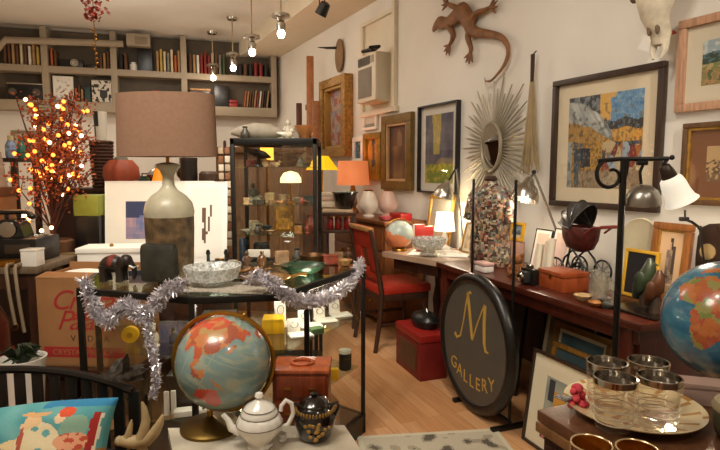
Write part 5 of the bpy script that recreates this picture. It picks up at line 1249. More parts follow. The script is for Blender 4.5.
# matted prints leaning
def blueprint(u, v): return hx('343a5c') if v > .55+.15*nz(u, v, 4, 2) else mixc(hx('6a6f96'), hx('a88a94'), .5+nz(u, v, 7, 5))
def sketch(u, v):
    if abs(u-.45) < .05+.05*nz(v, u, 9) and .2 < v < .7 or abs(u-.6-.3*(v-.5)) < .03 and .35 < v < .75: return hx('6a4a38')
    return hx('eee8da')
framed('matted_print', 'blue print in a broad white mat leaning behind the pottery lamp', onsb(157, 3.52)+Vector((0, .06, 0)), .72, .52, .005, .012, PAPER, .13, 'ece5d4', blueprint, (20, 16), tilt=-.10, rz=.05)
framed('matted_sketch', 'white sheet with a brown sketch leaning right of the blue matted print', onsb(203, 3.34)+Vector((0, .06, 0)), .275, .52, .005, .01, PAPER, .03, 'f4efe4', sketch, (16, 24), tilt=-.10, rz=-.06)
c = thing('black_easel_stand', 'small black two-post letter rack before the white sketch', 'rack', Vector((-.655, 2.45, CT+.0012)), .1)
MB().bx(-.05, .05, -.02, .02, 0, .012, .003).build('rack_base', BLACKP, c)
for x in (-.04, .04): MB().lathe([(.008, .012), (.007, .09), (.011, .1), (.006, .115), (0, .116)], 10, c=(x, 0, 0)).build('post', BLACKP, c)
MB().bx(-.04, .04, -.006, .006, .05, .065, .002).build('cross_bar', BLACKP, c)
# pale green box and black box behind it
c = thing('green_box', 'lime green lidded box on the sideboard beside the lit twig tree', 'box', onsb(94, 3.60), .0)
z0_ = at(90, 195, 3.58).z-SBZ
MB().box((0, 0, z0_*.34), (.16, .16, z0_*.68), .005).build('box_body', BLACKP, c); MB().box((0, 0, z0_*.84), (.165, .165, z0_*.32), .008).build('lid', mat('lime', '8a8c30', .55), c)
single('paper_stack', 'stack of white and red papers on the sideboard under the green box', 'papers', MB().box((0, 0, .006), (.16, .1, .012), .002).box((.01, 0, .018), (.14, .09, .01), .002, .1), PAPER, onsb(93, 3.41), .1)
# lit twig tree
TRP = Vector((-1.97, 3.44, SBZ))
tree = thing('twig_tree', 'leafless red twig tree covered in orange leaves, strung with fairy lights', 'artificial tree', TRP)
TW = mat('red_twig', '4c2112', .7, 0, .3, 20)
MB().lathe([(.09, 0), (.11, .04), (.12, .14), (.105, .15), (.1, .13), (0, .13)], 22).build('pot', mat('rust_pot', '5a3a20', .6, 0, .3), tree)
rnd = random.Random(21); tb_ = MB(); tips = []
tb_.tube([(0, 0, .1), (.01, 0, .4), (-.01, 0, .7)], [.018, .014, .009], 8)
topz = at(60, 95, 3.5).z-SBZ
for i in range(46):
    a = rnd.uniform(0, 2*PI); zb = rnd.uniform(.15, .6); R_ = rnd.uniform(.08, .27); zt2 = min(topz, zb+rnd.uniform(.2, .62))
    m1 = Vector((R_*.5*math.cos(a), R_*.4*math.sin(a), zb+(zt2-zb)*.5)); e_ = Vector((R_*math.cos(a), R_*.7*math.sin(a), zt2))
    tb_.tube([(0, 0, zb), m1, e_], [.006, .0045, .002], 5)
    for k in range(5):
        t = rnd.uniform(.35, 1); b0_ = m1.lerp(e_, t); s_ = b0_+Vector((rnd.uniform(-.08, .08), rnd.uniform(-.06, .06), rnd.uniform(-.02, .1)))
        tb_.tube([b0_, s_], [.003, .0015], 4); tips += [s_, b0_]
    tips += [e_, m1]
for xx, zz in ((-.19, topz), (-.05, topz*.97), (.17, topz*.9)):
    tb_.tube([(0, 0, .5), (xx*.7, 0, zz*.8), (xx, 0, zz)], [.007, .005, .002], 5); tips += [Vector((xx, 0, zz)), Vector((xx*.9, .01, zz*.93)), Vector((xx*.8, -.01, zz*.87))]
tb_.build('branches', TW, tree)
lf_ = MB(); vs, fs = [], []
for t in tips:
    for k in range(5):
        p_ = t+Vector((rnd.gauss(0, .018), rnd.gauss(0, .018), rnd.gauss(0, .018))); d = Vector((rnd.gauss(0, 1), rnd.gauss(0, 1), rnd.gauss(0, 1))).normalized()*.02; s_ = d.orthogonal().normalized()*.009
        j = len(vs); vs += [p_, p_+d*.5+s_, p_+d, p_+d*.5-s_]; fs.append((j, j+1, j+2, j+3))
lf_.raw(vs, fs); lf_.build('leaves', mat('orange_leaf', 'a04a1e', .6, 0, .5, 30), tree, smooth=False)
sl = thing('fairy_lights', 'string of warm glowing fairy lights wound through the red twig tree', 'string lights', TRP)
BL1 = glow('fairy_orange', 'ff8430', 3.2); BL2 = glow('fairy_white', 'ffcf94', 4.5)
b1 = MB().ell((0, 0, 0), .0125, 8, 6).mesh('bulb', BL1); b2 = MB().ell((0, 0, 0), .0125, 8, 6).mesh('bulb', BL2)
cand = [t for t in tips if t.y < .1]
pick = rnd.sample(cand, 78)
lower = [Vector((rnd.uniform(-.2, .09), rnd.uniform(-.19, -.1), rnd.uniform(.02, .34))) for _ in range(18)]
pts_ = sorted(pick, key=lambda t: -t.z)+sorted(lower, key=lambda t: -t.z)
for i, t in enumerate(pts_):
    o = bpy.data.objects.new('bulb', b2 if (i % 4 == 0 or t.z < .3 and i % 2) else b1); COL.objects.link(o); o.parent = sl; o.location = t+Vector((0, -.014, 0))
MB().tube([t+Vector((0, -.006, .008)) for t in pts_], .0013, 4).build('wire', mat('green_wire', '2a2a18', .6), sl)
light('fairy_glow', TRP+Vector((0, -.3, .55)), 2.2, (1, .5, .2), .2)
# hanging leaf garland from the ceiling
gp = at(93, 5, 3.6); hg = thing('hanging_leaf_spray', 'spray of red leaves hanging from ceiling on thin golden chain', 'garland', (gp.x, 3.6, CZ))
lz_ = gp.z-CZ; ez_ = at(93, 68, 3.6).z-CZ
MB().tube([(0, 0, 0), (0, 0, lz_), (.003, 0, ez_)], .0025, 5).build('chain', BRASS, hg)
b = MB(); vs, fs = [], []
for k in range(110):
    zz = lz_+rnd.uniform(-.10, .14); w_ = .07 if zz > lz_-.04 else .05
    p_ = Vector((rnd.gauss(0, w_*.6), rnd.gauss(0, w_*.6), zz)); d = Vector((rnd.gauss(0, 1), rnd.gauss(0, 1), rnd.gauss(0, 1))).normalized()*.035; s_ = d.orthogonal().normalized()*.013
    j = len(vs); vs += [p_, p_+d*.5+s_, p_+d, p_+d*.5-s_]; fs.append((j, j+1, j+2, j+3))
b.raw(vs, fs); b.build('leaves', mat('red_leaf', '8c2c16', .6, 0, .5, 30), hg, smooth=False)
b = MB()
for k in range(9): b.ell((rnd.uniform(-.012, .012), 0, ez_+k*.03), .009, 8, 6)
b.build('gold_beads', BRASS, hg)
# tall cabinet with pumpkin etc.
CBZ = at(122, 188, 4.6).z
cb_ = thing('tall_cabinet', 'tall dark cabinet standing behind the sideboard', 'cabinet', (-1.85, 4.75, 0))
MB().bx(-.75, .62, -.22, .22, .0, CBZ-.03, .006).build('cabinet_body', wood('cab_wood', '42281a', .45), cb_); MB().bx(-.78, .65, -.25, .23, CBZ-.031, CBZ, .006).build('cabinet_top', DKWOOD, cb_)
for i in range(3):
    d = MB().bx(-.73+i*.45, -.30+i*.45, -.236, -.219, .1, CBZ-.06, .004).build('door', DKWOOD, cb_); MB().ell((-.34+i*.45, -.25, .7), .016, 10, 8).build('knob', BRASS, d)
def oncb(x, D=4.65): r = ray(x, 180); return Vector((r.x/r.y*D, D, CBZ+.0012))
c = thing('ceramic_pumpkin', 'fat ribbed orange-pink pumpkin with grey lid beneath the tan lampshade', 'pumpkin', oncb(122))
ph = at(122, 158, 4.65).z-CBZ
MB().lathe([(.06, 0), (.12, .02), (.145, ph*.4), (.135, ph*.7), (.09, ph*.93), (.03, ph*.9)], 48, flute=.06, fn=9).build('pumpkin_body', mat('pumpkin', 'b5573a', .5, 0, .15), c); MB().lathe([(.06, ph*.9), (.05, ph*1.02), (.02, ph*1.05), (.015, ph*1.18), (0, ph*1.19)], 16).build('stem_lid', mat('grey_green', '7b7a66', .5), c)
c = thing('wicker_column', 'tall dark brown wicker basket standing left of the pumpkin', 'basket', oncb(103, 4.72))
hgt = at(103, 141, 4.72).z-CBZ; b = MB()
for i in range(14): b.tube([((.075+.012*i/14)*math.cos(2*PI*k/22), (.075+.012*i/14)*math.sin(2*PI*k/22), hgt*(i+.5)/14) for k in range(22)], hgt/26, 6, closed=True)
b.lathe([(.073, 0.002), (.085, hgt*.99), (.07, hgt*.99), (.06, .02), (0, .02)], 22); b.build('woven_sides', mat('dark_wicker', '4a2a16', .7, 0, .3, 30), c)
c = thing('spotted_vase', 'white vase with black leaf marks standing in the tall wicker basket', 'vase', oncb(103, 4.72)+Vector((0, 0, .02)))
vt_ = at(103, 112, 4.72).z-CBZ-.02
me = MB().lathe([(.03, 0), (.045, .05), (.05, vt_*.8), (.056, vt_), (.05, vt_), (.04, vt_*.7), (0, .02)], 22).mesh('vase_body', None)
setcol(me, [lin(hx('2a2622') if nz(p.center.x*20+p.center.y*14, p.center.z*20, 1.0, 3) > .18 else hx('e2dac8')) for p in me.polygons]); me.materials.append(paintm(.4, 'collage', .3))
o = bpy.data.objects.new('vase_body', me); COL.objects.link(o); o.parent = c
c = thing('orange_lamp', 'small bright orange conical shade beside the pumpkin', 'lamp', oncb(159, 4.55))
oh = at(159, 168, 4.55).z-CBZ
MB().lathe([(.05, 0), (.05, .01), (.012, .02), (.012, .04)], 16).build('lamp_base', BRASS, c); MB().lathe([(.065, .03), (.028, oh), (.026, oh), (.062, .03)], 22).build('lamp_shade', glow('lit_orange', 'f08a1a', .5), c)
c = thing('dark_canister', 'tall dark cylindrical canister behind the neck of the pottery lamp', 'canister', oncb(189, 4.6))
dh = at(189, 158, 4.6).z-CBZ
MB().lathe([(.07, 0), (.072, .01), (.072, dh*.9), (.066, dh*.9)], 24).build('canister_body', mat('canister', '2c231c', .5), c); MB().lathe([(.074, dh*.9), (.074, dh), (0, dh*1.01)], 24).build('lid', mat('canister_lid', '3a2c20', .5), c)
c = thing('silver_teapot', 'silver teapot gleaming just under the edge of the tan lampshade', 'teapot', oncb(157, 4.76)+Vector((0, 0, 0)))
MB().lathe([(.05, 0), (.04, .015), (.08, .06), (.085, .11), (.05, .15), (.02, .16), (.015, .19), (0, .195)], 22).build('pot_body', CHROME, c); MB().tube([(.08, 0, .08), (.13, 0, .11), (.15, 0, .15)], [.02, .013, .009], 8).build('spout', CHROME, c); MB().tube([(-.07, 0, .12), (-.13, 0, .12), (-.13, 0, .06), (-.08, 0, .05)], .008, 6).build('handle', CHROME, c)
c = thing('silver_samovar', 'tall silver urn with domed lid behind the neck of the pottery lamp', 'urn', oncb(185, 4.80))
MB().lathe([(.05, 0), (.05, .02), (.025, .05), (.07, .1), (.08, .17), (.04, .21)], 22).build('urn_body', CHROME, c); MB().lathe([(.045, .21), (.05, .22), (.03, .25), (.01, .26), (.012, .28), (0, .285)], 20).build('lid', CHROME, c)
single('green_jar', 'squat green jar between the pumpkin and the orange shade', 'jar', MB().lathe([(.04, 0), (.05, .03), (.045, .08), (.03, .09), (.035, .1), (0, .1)], 18), GREEN, oncb(144, 4.55))
single('brown_crock', 'low brown crock at the right end of the tall cabinet', 'crock', MB().lathe([(.06, 0), (.085, .05), (.08, .12), (.06, .14), (.055, .13), (0, .05)], 20), mat('crock', '5a4433', .45, 0, .3), oncb(209, 4.6))
# left edge heap: cartons, shade, bottles
c = thing('cardboard_carton', 'brown cardboard carton stacked at left edge behind the twig tree', 'carton', Vector((-2.43, 3.52, SBZ+.001)), .1)
bz_ = at(22, 187, 3.52).z-SBZ
MB().box((0, 0, bz_/2), (.24, .24, bz_), .004).build('carton_body', CARD, c); MB().box((0, 0, bz_*.93), (.246, .246, bz_*.12), .003).build('carton_lid', mat('carton_dark', '6a4326', .8), c)
c = thing('grey_lampshade', 'pale grey lampshade resting on the brown carton at left', 'lampshade', Vector((-2.42, 3.51, SBZ+bz_+.002)), 0)
hgt = at(22, 153, 3.6).z-SBZ-bz_
MB().lathe([(.115, 0), (.09, hgt), (.087, hgt), (.112, 0)], 30).build('shade_cloth', mat('grey_linen', 'a79c8c', .9, 0, .05), c); MB().tube([(.089*math.cos(2*PI*k/24), .089*math.sin(2*PI*k/24), hgt) for k in range(24)], .003, 6, closed=True).build('shade_ring', BRASS, c)
c = thing('red_umbrella', 'rolled red umbrella leaning by the brown carton', 'umbrella', Vector((-2.42, 3.36, SBZ+.001)), 0)
MB().lathe([(.006, 0), (.018, .03), (.022, .28), (.012, .36)], 14).build('furled_canopy', REDP, c); MB().tube([(0, 0, .36), (0, 0, .42), (.015, 0, .45), (.035, 0, .44)], .006, 7).build('handle', BLACKP, c)
# tall back shelf at the far left with bottles, wall picture
lsp = at(10, 168, 4.3); ls = thing('corner_stand', 'tall narrow dark stand at the left edge carrying a glass bottle and jar', 'stand', (-2.99, 4.4, 0))
MB().bx(-.2, .3, -.16, .16, at(10, 158, 4.3).z-.03, at(10, 158, 4.3).z, .004).build('stand_top', DKWOOD, ls)
for x in (-.18, .28):
    for y in (-.14, .14): MB().bx(x-.02, x+.02, y-.02, y+.02, 0, at(10, 158, 4.3).z-.03, .003).build('leg', DKWOOD, ls)
MB().bx(-.18, .28, -.13, .13, .6, .63, .003).build('lower_shelf', DKWOOD, ls)
lz2 = at(10, 158, 4.3).z
def ons(x, D): r = ray(x, 150); return Vector((r.x/r.y*D, D, lz2+.0012))
c = thing('blue_white_bottle', 'blue and white bottle with pale cap near the left edge', 'bottle', ons(11, 4.34))
MB().lathe([(.035, 0), (.042, .02), (.04, .1), (.02, .14)], 18).build('bottle_body', mat('delft', '7f93b0', .25, 0, .6, 30, coat=.5), c); MB().lathe([(.022, .14), (.022, .175), (0, .178)], 14).build('cap', mat('cap_yellow', 'd8c890', .5), c)
single('green_jug', 'sea-green glazed jug beside the blue and white bottle', 'jug', MB().lathe([(.03, 0), (.042, .04), (.038, .1), (.025, .13), (.03, .15), (.024, .14), (0, .05)], 18).tube([(.03, 0, .12), (.065, 0, .11), (.06, 0, .06), (.04, 0, .045)], .006, 6), mat('sea_green', '2f7d68', .3, coat=.5), ons(22, 4.42))
pw_ = onplane(28, 160, CORNER, BN); 
c = framed('wall_picture', 'grey-green framed picture on the far wall behind the twig tree', pw_+BN*.004, .36, .40, .04, .03, mat('drab_frame', '8c7c62', .5), .05, 'b9ab90', lambda u, v: mixc(hx('4a5a58'), hx('7a8a80'), .5+nz(u, v, 4, 3)), (8, 10), rz=SRZ)
pw_ = onplane(43, 119, CORNER, BN); single('wall_sign', 'dark red rounded plaque on the far wall above the twig tree', 'plaque', MB().box((0, -.012, 0), (.24, .02, .09), .02), mat('plaque_red', '5c1c12', .5), pw_, SRZ)
# far white board/paper on wall right of tree
# left work table with stereo etc.
LTZ = .86
lt = thing('work_table', 'cluttered dark work table running off the left edge', 'table', (-2.03, 2.95, 0), .0)
MB().bx(-.38, .36, -.2, .22, LTZ-.035, LTZ, .005).build('table_top', wood('grey_top', '6d5a44', .5), lt); MB().bx(-.34, .32, -.18, -.16, LTZ-.12, LTZ-.036, .003).build('apron', DKWOOD, lt)
for x in (-.34, .32):
    for y in (-.16, .18): MB().bx(x-.022, x+.022, y-.022, y+.022, 0, LTZ-.036, .003).build('leg', DKWOOD, lt)
MB().bx(-.34, .32, -.16, .18, .28, .30, .003).build('lower_shelf', DKWOOD, lt)
c = thing('black_stereo', 'black stereo box stacked on the cluttered table at left edge', 'stereo', Vector((-1.93, 3.0, LTZ+.001)), .05)
MB().box((0, 0, .065), (.36, .25, .13), .006).build('stereo_case', BLACKP, c)
for x in (-.12, -.05): MB().lathe([(.018, 0), (.016, .014), (0, .015)], 14, M=Matrix.Translation((x, -.125, .07)) @ XZ).build('dial', CHROME, c)
MB().box((.08, -.127, .075), (.13, .005, .05), .002).build('display_panel', mat('amber_panel', '3a2e22', .3), c)
c = thing('black_telephone', 'old black desk telephone on top of the black stereo', 'telephone', Vector((-1.93, 2.99, LTZ+.133)), .2)
b = MB(); b.prism([(-.08, 0), (.08, 0), (.06, .07), (.03, .1), (-.03, .1), (-.06, .07)], -.07, .07, XZ); b.build('phone_body', mat('bakelite', '141211', .2, coat=.5), c)
b = MB(); b.tube([(-.095, 0, .12), (-.07, 0, .135), (.07, 0, .135), (.095, 0, .12)], [.016, .013, .013, .016], 10); b.ell((-.1, 0, .112), (.026, .026, .018), 12, 8); b.ell((.1, 0, .112), (.026, .026, .018), 12, 8); b.tube([(-.03, 0, .1), (-.03, 0, .125)], .012, 8); b.tube([(.03, 0, .1), (.03, 0, .125)], .012, 8); b.build('handset', mat('bakelite', '141211', .2, coat=.5), c)
MB().lathe([(.045, 0), (.043, .01), (0, .012)], 22, M=Matrix.Translation((0, -.072, .045)) @ XZ).build('rotary_dial', CHROME, c)
for k_, (xp, yp, w_, h_, m_, lab, nm) in enumerate([(-1.715, 2.80, .08, .09, CERAM, 'white lidded tin at the end of the cluttered left table', 'tin'), (-1.85, 2.80, .12, .03, BRASS, 'flat brass box lying before the black stereo', 'brass_box'), (-2.04, 2.81, .16, .045, MIDWOOD, 'low brown wooden case before the black stereo', 'wooden_case')]):
    single(nm, lab, 'box', MB().box((0, 0, h_*.45), (w_, .08, h_*.9), .006).box((0, 0, h_*.95), (w_+.004, .084, h_*.1+.004), .004), m_, Vector((xp, yp, LTZ+.001)), .1*k_)
c = thing('leather_straps', 'pair of pale leather straps hanging over the front of the cluttered table', 'straps', Vector((-1.80, 2.722, LTZ+.010)), 0)
for x, l_ in ((0, .30), (.045, .34)):
    b = MB(); b.tube([(x, .08, .006), (x, .0, .006), (x, -.012, -.01), (x+.012, -.014, -l_*.5), (x+.03, -.012, -l_)], .009, 6); b.build('strap', mat('pale_leather', '8f7a5e', .6), c)
MB().tube([(.015*math.cos(k*.7)+.03, -.014, -.31+.018*math.sin(k*.7)) for k in range(9)], .003, 5, closed=True).build('buckle', BRASS, c)
# hat-like basket between carton and tree
c = thing('olive_hat', 'olive brown domed hat lying behind the open carton', 'hat', Vector((-1.775, 3.26, SBZ+.001)), 0)
MB().lathe([(.098, 0), (.1, .004), (.075, .014), (.072, .05), (.055, .085), (.02, .09), (0, .085)], 28).build('hat_body', mat('olive_felt', '5b4a26', .9, 0, .25, 12), c); MB().lathe([(.0775, .016), (.0755, .035), (.0735, .035), (.0755, .016)], 28).build('hat_band', DKWOOD, c)
# big carton with script lettering, on a low bench
BZ = .355
bn = thing('low_bench', 'low dark wooden bench under the open lettered carton', 'bench', (-1.37, 2.88, 0), -.06)
MB().bx(-.28, .31, -.24, .24, BZ-.04, BZ, .005).build('bench_top', DKWOOD, bn)
for x in (-.25, .28):
    for y in (-.2, .2): MB().bx(x-.025, x+.025, y-.025, y+.025, 0, BZ-.041, .003).build('leg', DKWOOD, bn)
bp0, bp1 = at(42, 290, 2.66), at(133, 290, 2.64); bw = .50; bh = .465
cx_ = thing('vodka_carton', 'open cardboard carton with red script lettering behind the counter post', 'carton', Vector((-1.385, 2.66+.17, BZ+.001)), -.06)
BX = mat('carton_kraft', '9f6f43', .85, 0, .1, 10, .08)
f = MB(); T_ = .008; dpt = .30
f.bx(-bw/2, bw/2, -dpt/2, -dpt/2+T_, 0, bh); f.bx(-bw/2, bw/2, dpt/2-T_, dpt/2, 0, bh+.03); f.bx(-bw/2, -bw/2+T_, -dpt/2+T_, dpt/2-T_, 0, bh); f.bx(bw/2-T_, bw/2, -dpt/2+T_, dpt/2-T_, 0, bh); f.bx(-bw/2, bw/2, -dpt/2, dpt/2, 0, T_)
f.build('carton_body', BX, cx_)
MB().raw([(-bw/2, -dpt/2, bh), (bw/2, -dpt/2, bh), (bw/2-.02, -dpt/2+.06, bh+.012), (-bw/2+.02, -dpt/2+.06, bh+.018), (-bw/2, -dpt/2-.002, bh-.006), (bw/2, -dpt/2-.002, bh-.006), (bw/2-.02, -dpt/2+.058, bh+.006), (-bw/2+.02, -dpt/2+.058, bh+.012)], [(0, 1, 2, 3), (7, 6, 5, 4), (0, 4, 5, 1), (1, 5, 6, 2), (2, 6, 7, 3), (3, 7, 4, 0)]).build('folded_flap', BX, cx_)
b = MB(); b.box((0, 0, .0), (bw-.1, dpt-.06, .03), .01); 
MB().ell((-.06, -.02, bh-.035), (.17, .1, .055), 20, 10).build('tissue_paper', PAPER, cx_)
RI = mat('red_ink', 'a52a25', .7); BI = mat('black_ink', '2c211a', .7)
def onbox(x, z): return Matrix.Translation((x, -dpt/2-.001, z)) @ XZ
text('Crystal', .145, RI, 'red_script', cx_, onbox(-.005, .30), .4, .0004, .85)
text('Palace', .145, RI, 'red_script', cx_, onbox(.0, .195), .4, .0004, .85)
text('VODKA', .045, BI, 'black_lettering', cx_, onbox(.02, .135), 0, .0004, 1.5)
MB().bx(-.225, .20, -dpt/2-.0012, -dpt/2+.0, .05, .105).build('red_band', RI, cx_)
text('CRYSTAL PALACE', .04, BX, 'band_lettering', cx_, Matrix.Translation((-.02, -dpt/2-.0022, .064)) @ XZ, 0, .0003, 1.0)
# dark red urn and plants low at the left edge
c = thing('red_glazed_urn', 'large dark red glazed urn at the lower left edge', 'urn', Vector((-1.79, 2.42, 0)), 0)
uh = at(10, 292, 2.35).z
MB().lathe([(.10, 0), (.12, .05), (.16, uh*.55), (.155, uh*.8), (.1, uh*.93), (.09, uh*.95), (.11, uh), (.095, uh), (.08, uh*.93), (0, uh*.6)], 30).build('urn_body', mat('oxblood', '3e0f0c', .25, coat=.6), c)
MB().tube([(.162*math.cos(2*PI*k/30), .162*math.sin(2*PI*k/30), uh*.62) for k in range(30)], .008, 6, closed=True).build('raised_band', mat('oxblood_band', '6a1c14', .3), c)
c = thing('potted_plant', 'small green leafed plant in white pot beside the carton', 'plant', Vector((-1.52, 2.36, .0)), 0)
ph_ = .52
MB().lathe([(.06, 0), (.065, .1), (.09, ph_-.05), (.1, ph_), (.09, ph_), (.07, ph_-.06), (0, ph_-.08)], 22).build('pot', CERAM, c)
lv = MB(); rnd = random.Random(5)
for k in range(34):
    a = rnd.uniform(0, 2*PI); r0 = rnd.uniform(.04, .09); h_ = rnd.uniform(.05, .12)
    d = Vector((math.cos(a), math.sin(a), 0)); s_ = Vector((-d.y, d.x, 0))*.012; b0_ = Vector((0, 0, ph_-.05)); m_ = b0_+d*r0*.5+Vector((0, 0, h_)); e_ = b0_+d*r0+Vector((0, 0, h_*.8)); up = Vector((0, 0, .0015))
    lv.raw([b0_, m_+s_, e_, m_-s_, b0_+up, m_+s_+up, e_+up, m_-s_+up], [(0, 1, 2, 3), (7, 6, 5, 4), (0, 4, 5, 1), (1, 5, 6, 2), (2, 6, 7, 3), (3, 7, 4, 0)])
lv.build('leaves', mat('plant_green', '26361a', .6), c)
# ================================================================ MIDDLE DISTANCE between vitrine and corner desk
def tier(name, label, cat, x0, x1, D, dep, zs, m_=DKWOOD):
    """open stand: legs + boards at heights zs"""
    a, b_ = at(x0, 200, D).x, at(x1, 200, D).x; w_ = b_-a
    o = thing(name, label, cat, ((a+b_)/2, D, 0))
    for z in zs: MB().bx(-w_/2, w_/2, 0, dep, z-.025, z, .004).build('shelf', m_, o)
    for x in (-w_/2+.02, w_/2-.02):
        for y in (.02, dep-.02): MB().bx(x-.018, x+.018, y-.018, y+.018, 0, zs[0]-.02, .003).build('post', m_, o)
    return o
MD = 4.55
mz = [at(335, 212, MD+.1).z, at(335, 229, MD+.1).z, at(335, 262, MD+.1).z, .35]
tier('tiered_stand', 'dark wooden tiered stand beside the tall glass cabinet, crowded with jars', 'stand', 322, 356, MD, .34, mz)
def onm(x, z, dy=.1): r = ray(x, 200); D = MD+dy; return Vector((r.x/r.y*D, D, z+.0012))
RJ = mat('red_jar', '8c1a16', .25, coat=.5)
for x, lab in ((330, 'red glass jar on the tiered stand nearest the tall glass cabinet'), (338, 'red glass jar at the middle of the tiered stand'), (347, 'red glass jar on the tiered stand nearest the red chair')):
    c = thing('red_jar', lab, 'jar', onm(x, mz[1], .1), 0, 'red jars on the tiered stand'); hgt = (at(x, 214, MD+.1).z-mz[1])*.9
    MB().lathe([(.024, 0), (.03, .01), (.03, hgt*.75), (.022, hgt*.85)], 18).build('jar_body', RJ, c); MB().lathe([(.025, hgt*.85), (.025, hgt), (0, hgt)], 16).build('lid', BRASS, c)
for x, kd, colr, s, lab in ((329, 'bowl', 'a87844', .045, 'copper bowl low on the tiered stand'), (338.5, 'clock', 'a07c58', .085, 'tan mantel clock low on the tiered stand'), (348, 'figure', '6a482e', .075, 'brown standing figurine low on the tiered stand')):
    small(kd, onm(x, mz[2], .12), colr, s, lab)
for x, kd, colr, s, lab in ((331, 'box', '6a482e', .085, 'brown lidded box on the bottom board of the tiered stand'), (346, 'vase', '4a443a', .11, 'charcoal vase on the bottom board of the tiered stand')): small(kd, onm(x, mz[3], .12), colr, s, lab)
single('linen_pile', 'folded cream and pink linens on top of the tiered stand', 'linens', MB().box((0, 0, .012), (.26, .3, .024), .009), mat('pink_linen', 'b59a7c', .9, 0, .1), onm(338, mz[0], .17))
c = thing('black_planter', 'wide black bowl-shaped planter filled with pale scraps, under the yellow shade', 'planter', onm(344, mz[0], .30)+Vector((.02, .06, 0)))
ph_ = at(340, 192, MD+.3).z-mz[0]
c.location = onm(345, mz[0], .12)+Vector((0, 0, .026))
MB().lathe([(.06, 0), (.085, .03), (.105, ph_-.035), (.115, ph_-.03), (.115, ph_-.02), (.095, ph_-.03), (0, ph_-.06)], 28).build('planter_body', mat('black_glaze', '15130f', .25, coat=.4), c)
b = MB()
for k in range(14): b.ell((rnd.uniform(-.07, .07), rnd.uniform(-.07, .07), ph_-.03), (.028, .024, .018), 8, 6)
b.build('contents', mat('pale_scraps', '8f917e', .8, 0, .3, 20), c)
arm = thing('brown_armoire', 'large plain brown armoire standing behind the tall glass cabinet', 'armoire', (at(262, 180, 5.2).x, 5.35, 0), -.1)
ah = at(262, 147, 5.2).z
MB().bx(-.42, .42, -.2, .22, 0, ah-.06, .006).build('armoire_body', wood('armoire_wood', '7a5a3e', .45), arm); MB().bx(-.46, .46, -.24, .23, ah-.06, ah, .012).build('cornice', wood('armoire_wood', '5a3c26', .45), arm)
for s in (-1, 1):
    d = MB().bx(s*.205-.19, s*.205+.19, -.222, -.201, .12, ah-.12, .006).build('door', wood('armoire_door', '8a6848', .45), arm); MB().ell((s*.035, -.235, ah*.5), .014, 10, 8).build('knob', BRASS, d)
c = thing('tube_lamp', 'glowing amber cylinder lamp seen through the top of the tall glass cabinet', 'lamp', (at(267, 160, 4.5).x, 4.5, 0))
tz0, tz1 = at(265, 160, 4.5).z, at(265, 142, 4.5).z
MB().lathe([(.12, 0), (.12, .02), (.015, .04), (.012, tz0-.05), (.03, tz0)], 20).build('lamp_stand', BRASS, c); MB().lathe([(.055, tz0), (.055, tz1), (.05, tz1), (.05, tz0)], 24).build('lamp_shade', glow('lit_amber', 'ffb443', 1.4), c); light('lamp_light', (0, 0, tz0+.05), 3, (1, .7, .35), .04, c)
# far chest of drawers carrying lamps, behind
FD = 5.35
fz = at(365, 214, FD+.1).z
ax0, ax1 = at(313, 200, FD).x, at(418, 200, FD).x
def clampx(y): return None
cw = .62; 
fc = thing('chest_of_drawers', 'brown chest of drawers in the far corner carrying the orange-shaded lamp', 'chest of drawers', (-.20, 5.5, 0), WRZ)
fcw = 1.05
MB().bx(-fcw/2, fcw/2, -.2, .2, .05, fz-.03, .006).build('chest_body', MIDWOOD, fc); MB().bx(-fcw/2-.02, fcw/2+.02, -.22, .21, fz-.03, fz, .006).build('chest_top', MIDWOOD, fc)
for i in range(4):
    z0_ = .1+i*(fz-.16)/4; d = MB().bx(-fcw/2+.03, fcw/2-.03, -.215, -.199, z0_, z0_+(fz-.16)/4-.02, .004).build('drawer', MIDWOOD, fc)
    for s in (-1, 1): MB().ell((s*.3, -.225, z0_+.1), .016, 10, 8).build('knob', BRASS, d)
fc.location = W0+WU*.95+WN*.24
def onf(x, off=.24): p_ = onwall(x, 205, off); p_.z = fz; return p_
c = thing('orange_shade_lamp', 'lamp with an orange drum shade on the far chest of drawers', 'lamp', onf(353, .22))
q = c.location; s0_, s1_ = at(354, 185, q.y).z-fz, at(354, 161, q.y).z-fz
MB().lathe([(.06, 0), (.065, .02), (.03, .06), (.05, .1), (.02, s0_-.0), (.01, s0_+.03)], 20).build('lamp_base', BRASS, c)
wr = (at(371, 175, q.y).x-at(338, 175, q.y).x)/2
MB().lathe([(wr, s0_), (wr*.9, s1_), (wr*.88, s1_), (wr*.98, s0_)], 32).build('lamp_shade', glow('lit_coral', 'e2824e', .38), c)
light('lamp_light', (0, 0, s0_+.08), 2, (1, .55, .25), .04, c)
for x, y0, off_, r_, lab in ((368.5, 191, .34, .085, 'round white glass globe shade on the far chest, left one'), (388, 191, .14, .085, 'round pinkish glass globe shade on the far chest, right one')):
    q = onf(x, off_); c = thing('glass_globe_shade', lab, 'glass shade', q); hh_ = at(x, y0, q.y).z-fz
    MB().lathe([(.045, 0), (.05, .015), (.036, .03), (.066, .06), (.082, .11), (.072, .16), (.045, max(.19, hh_*.98)), (.035, max(.195, hh_))], 26).build('shade_glass', mat('milk_glass' if 'white' in lab else 'pink_milk', 'e6d8c8' if 'white' in lab else 'dcb8a8', .3, coat=.5), c)
    c.scale = (1.15, 1.15, 1.0)
    MB().lathe([(.037, max(.195, hh_)), (.04, max(.195, hh_)+.01), (0, max(.195, hh_)+.015)], 18).build('metal_cap', BRASS, c)
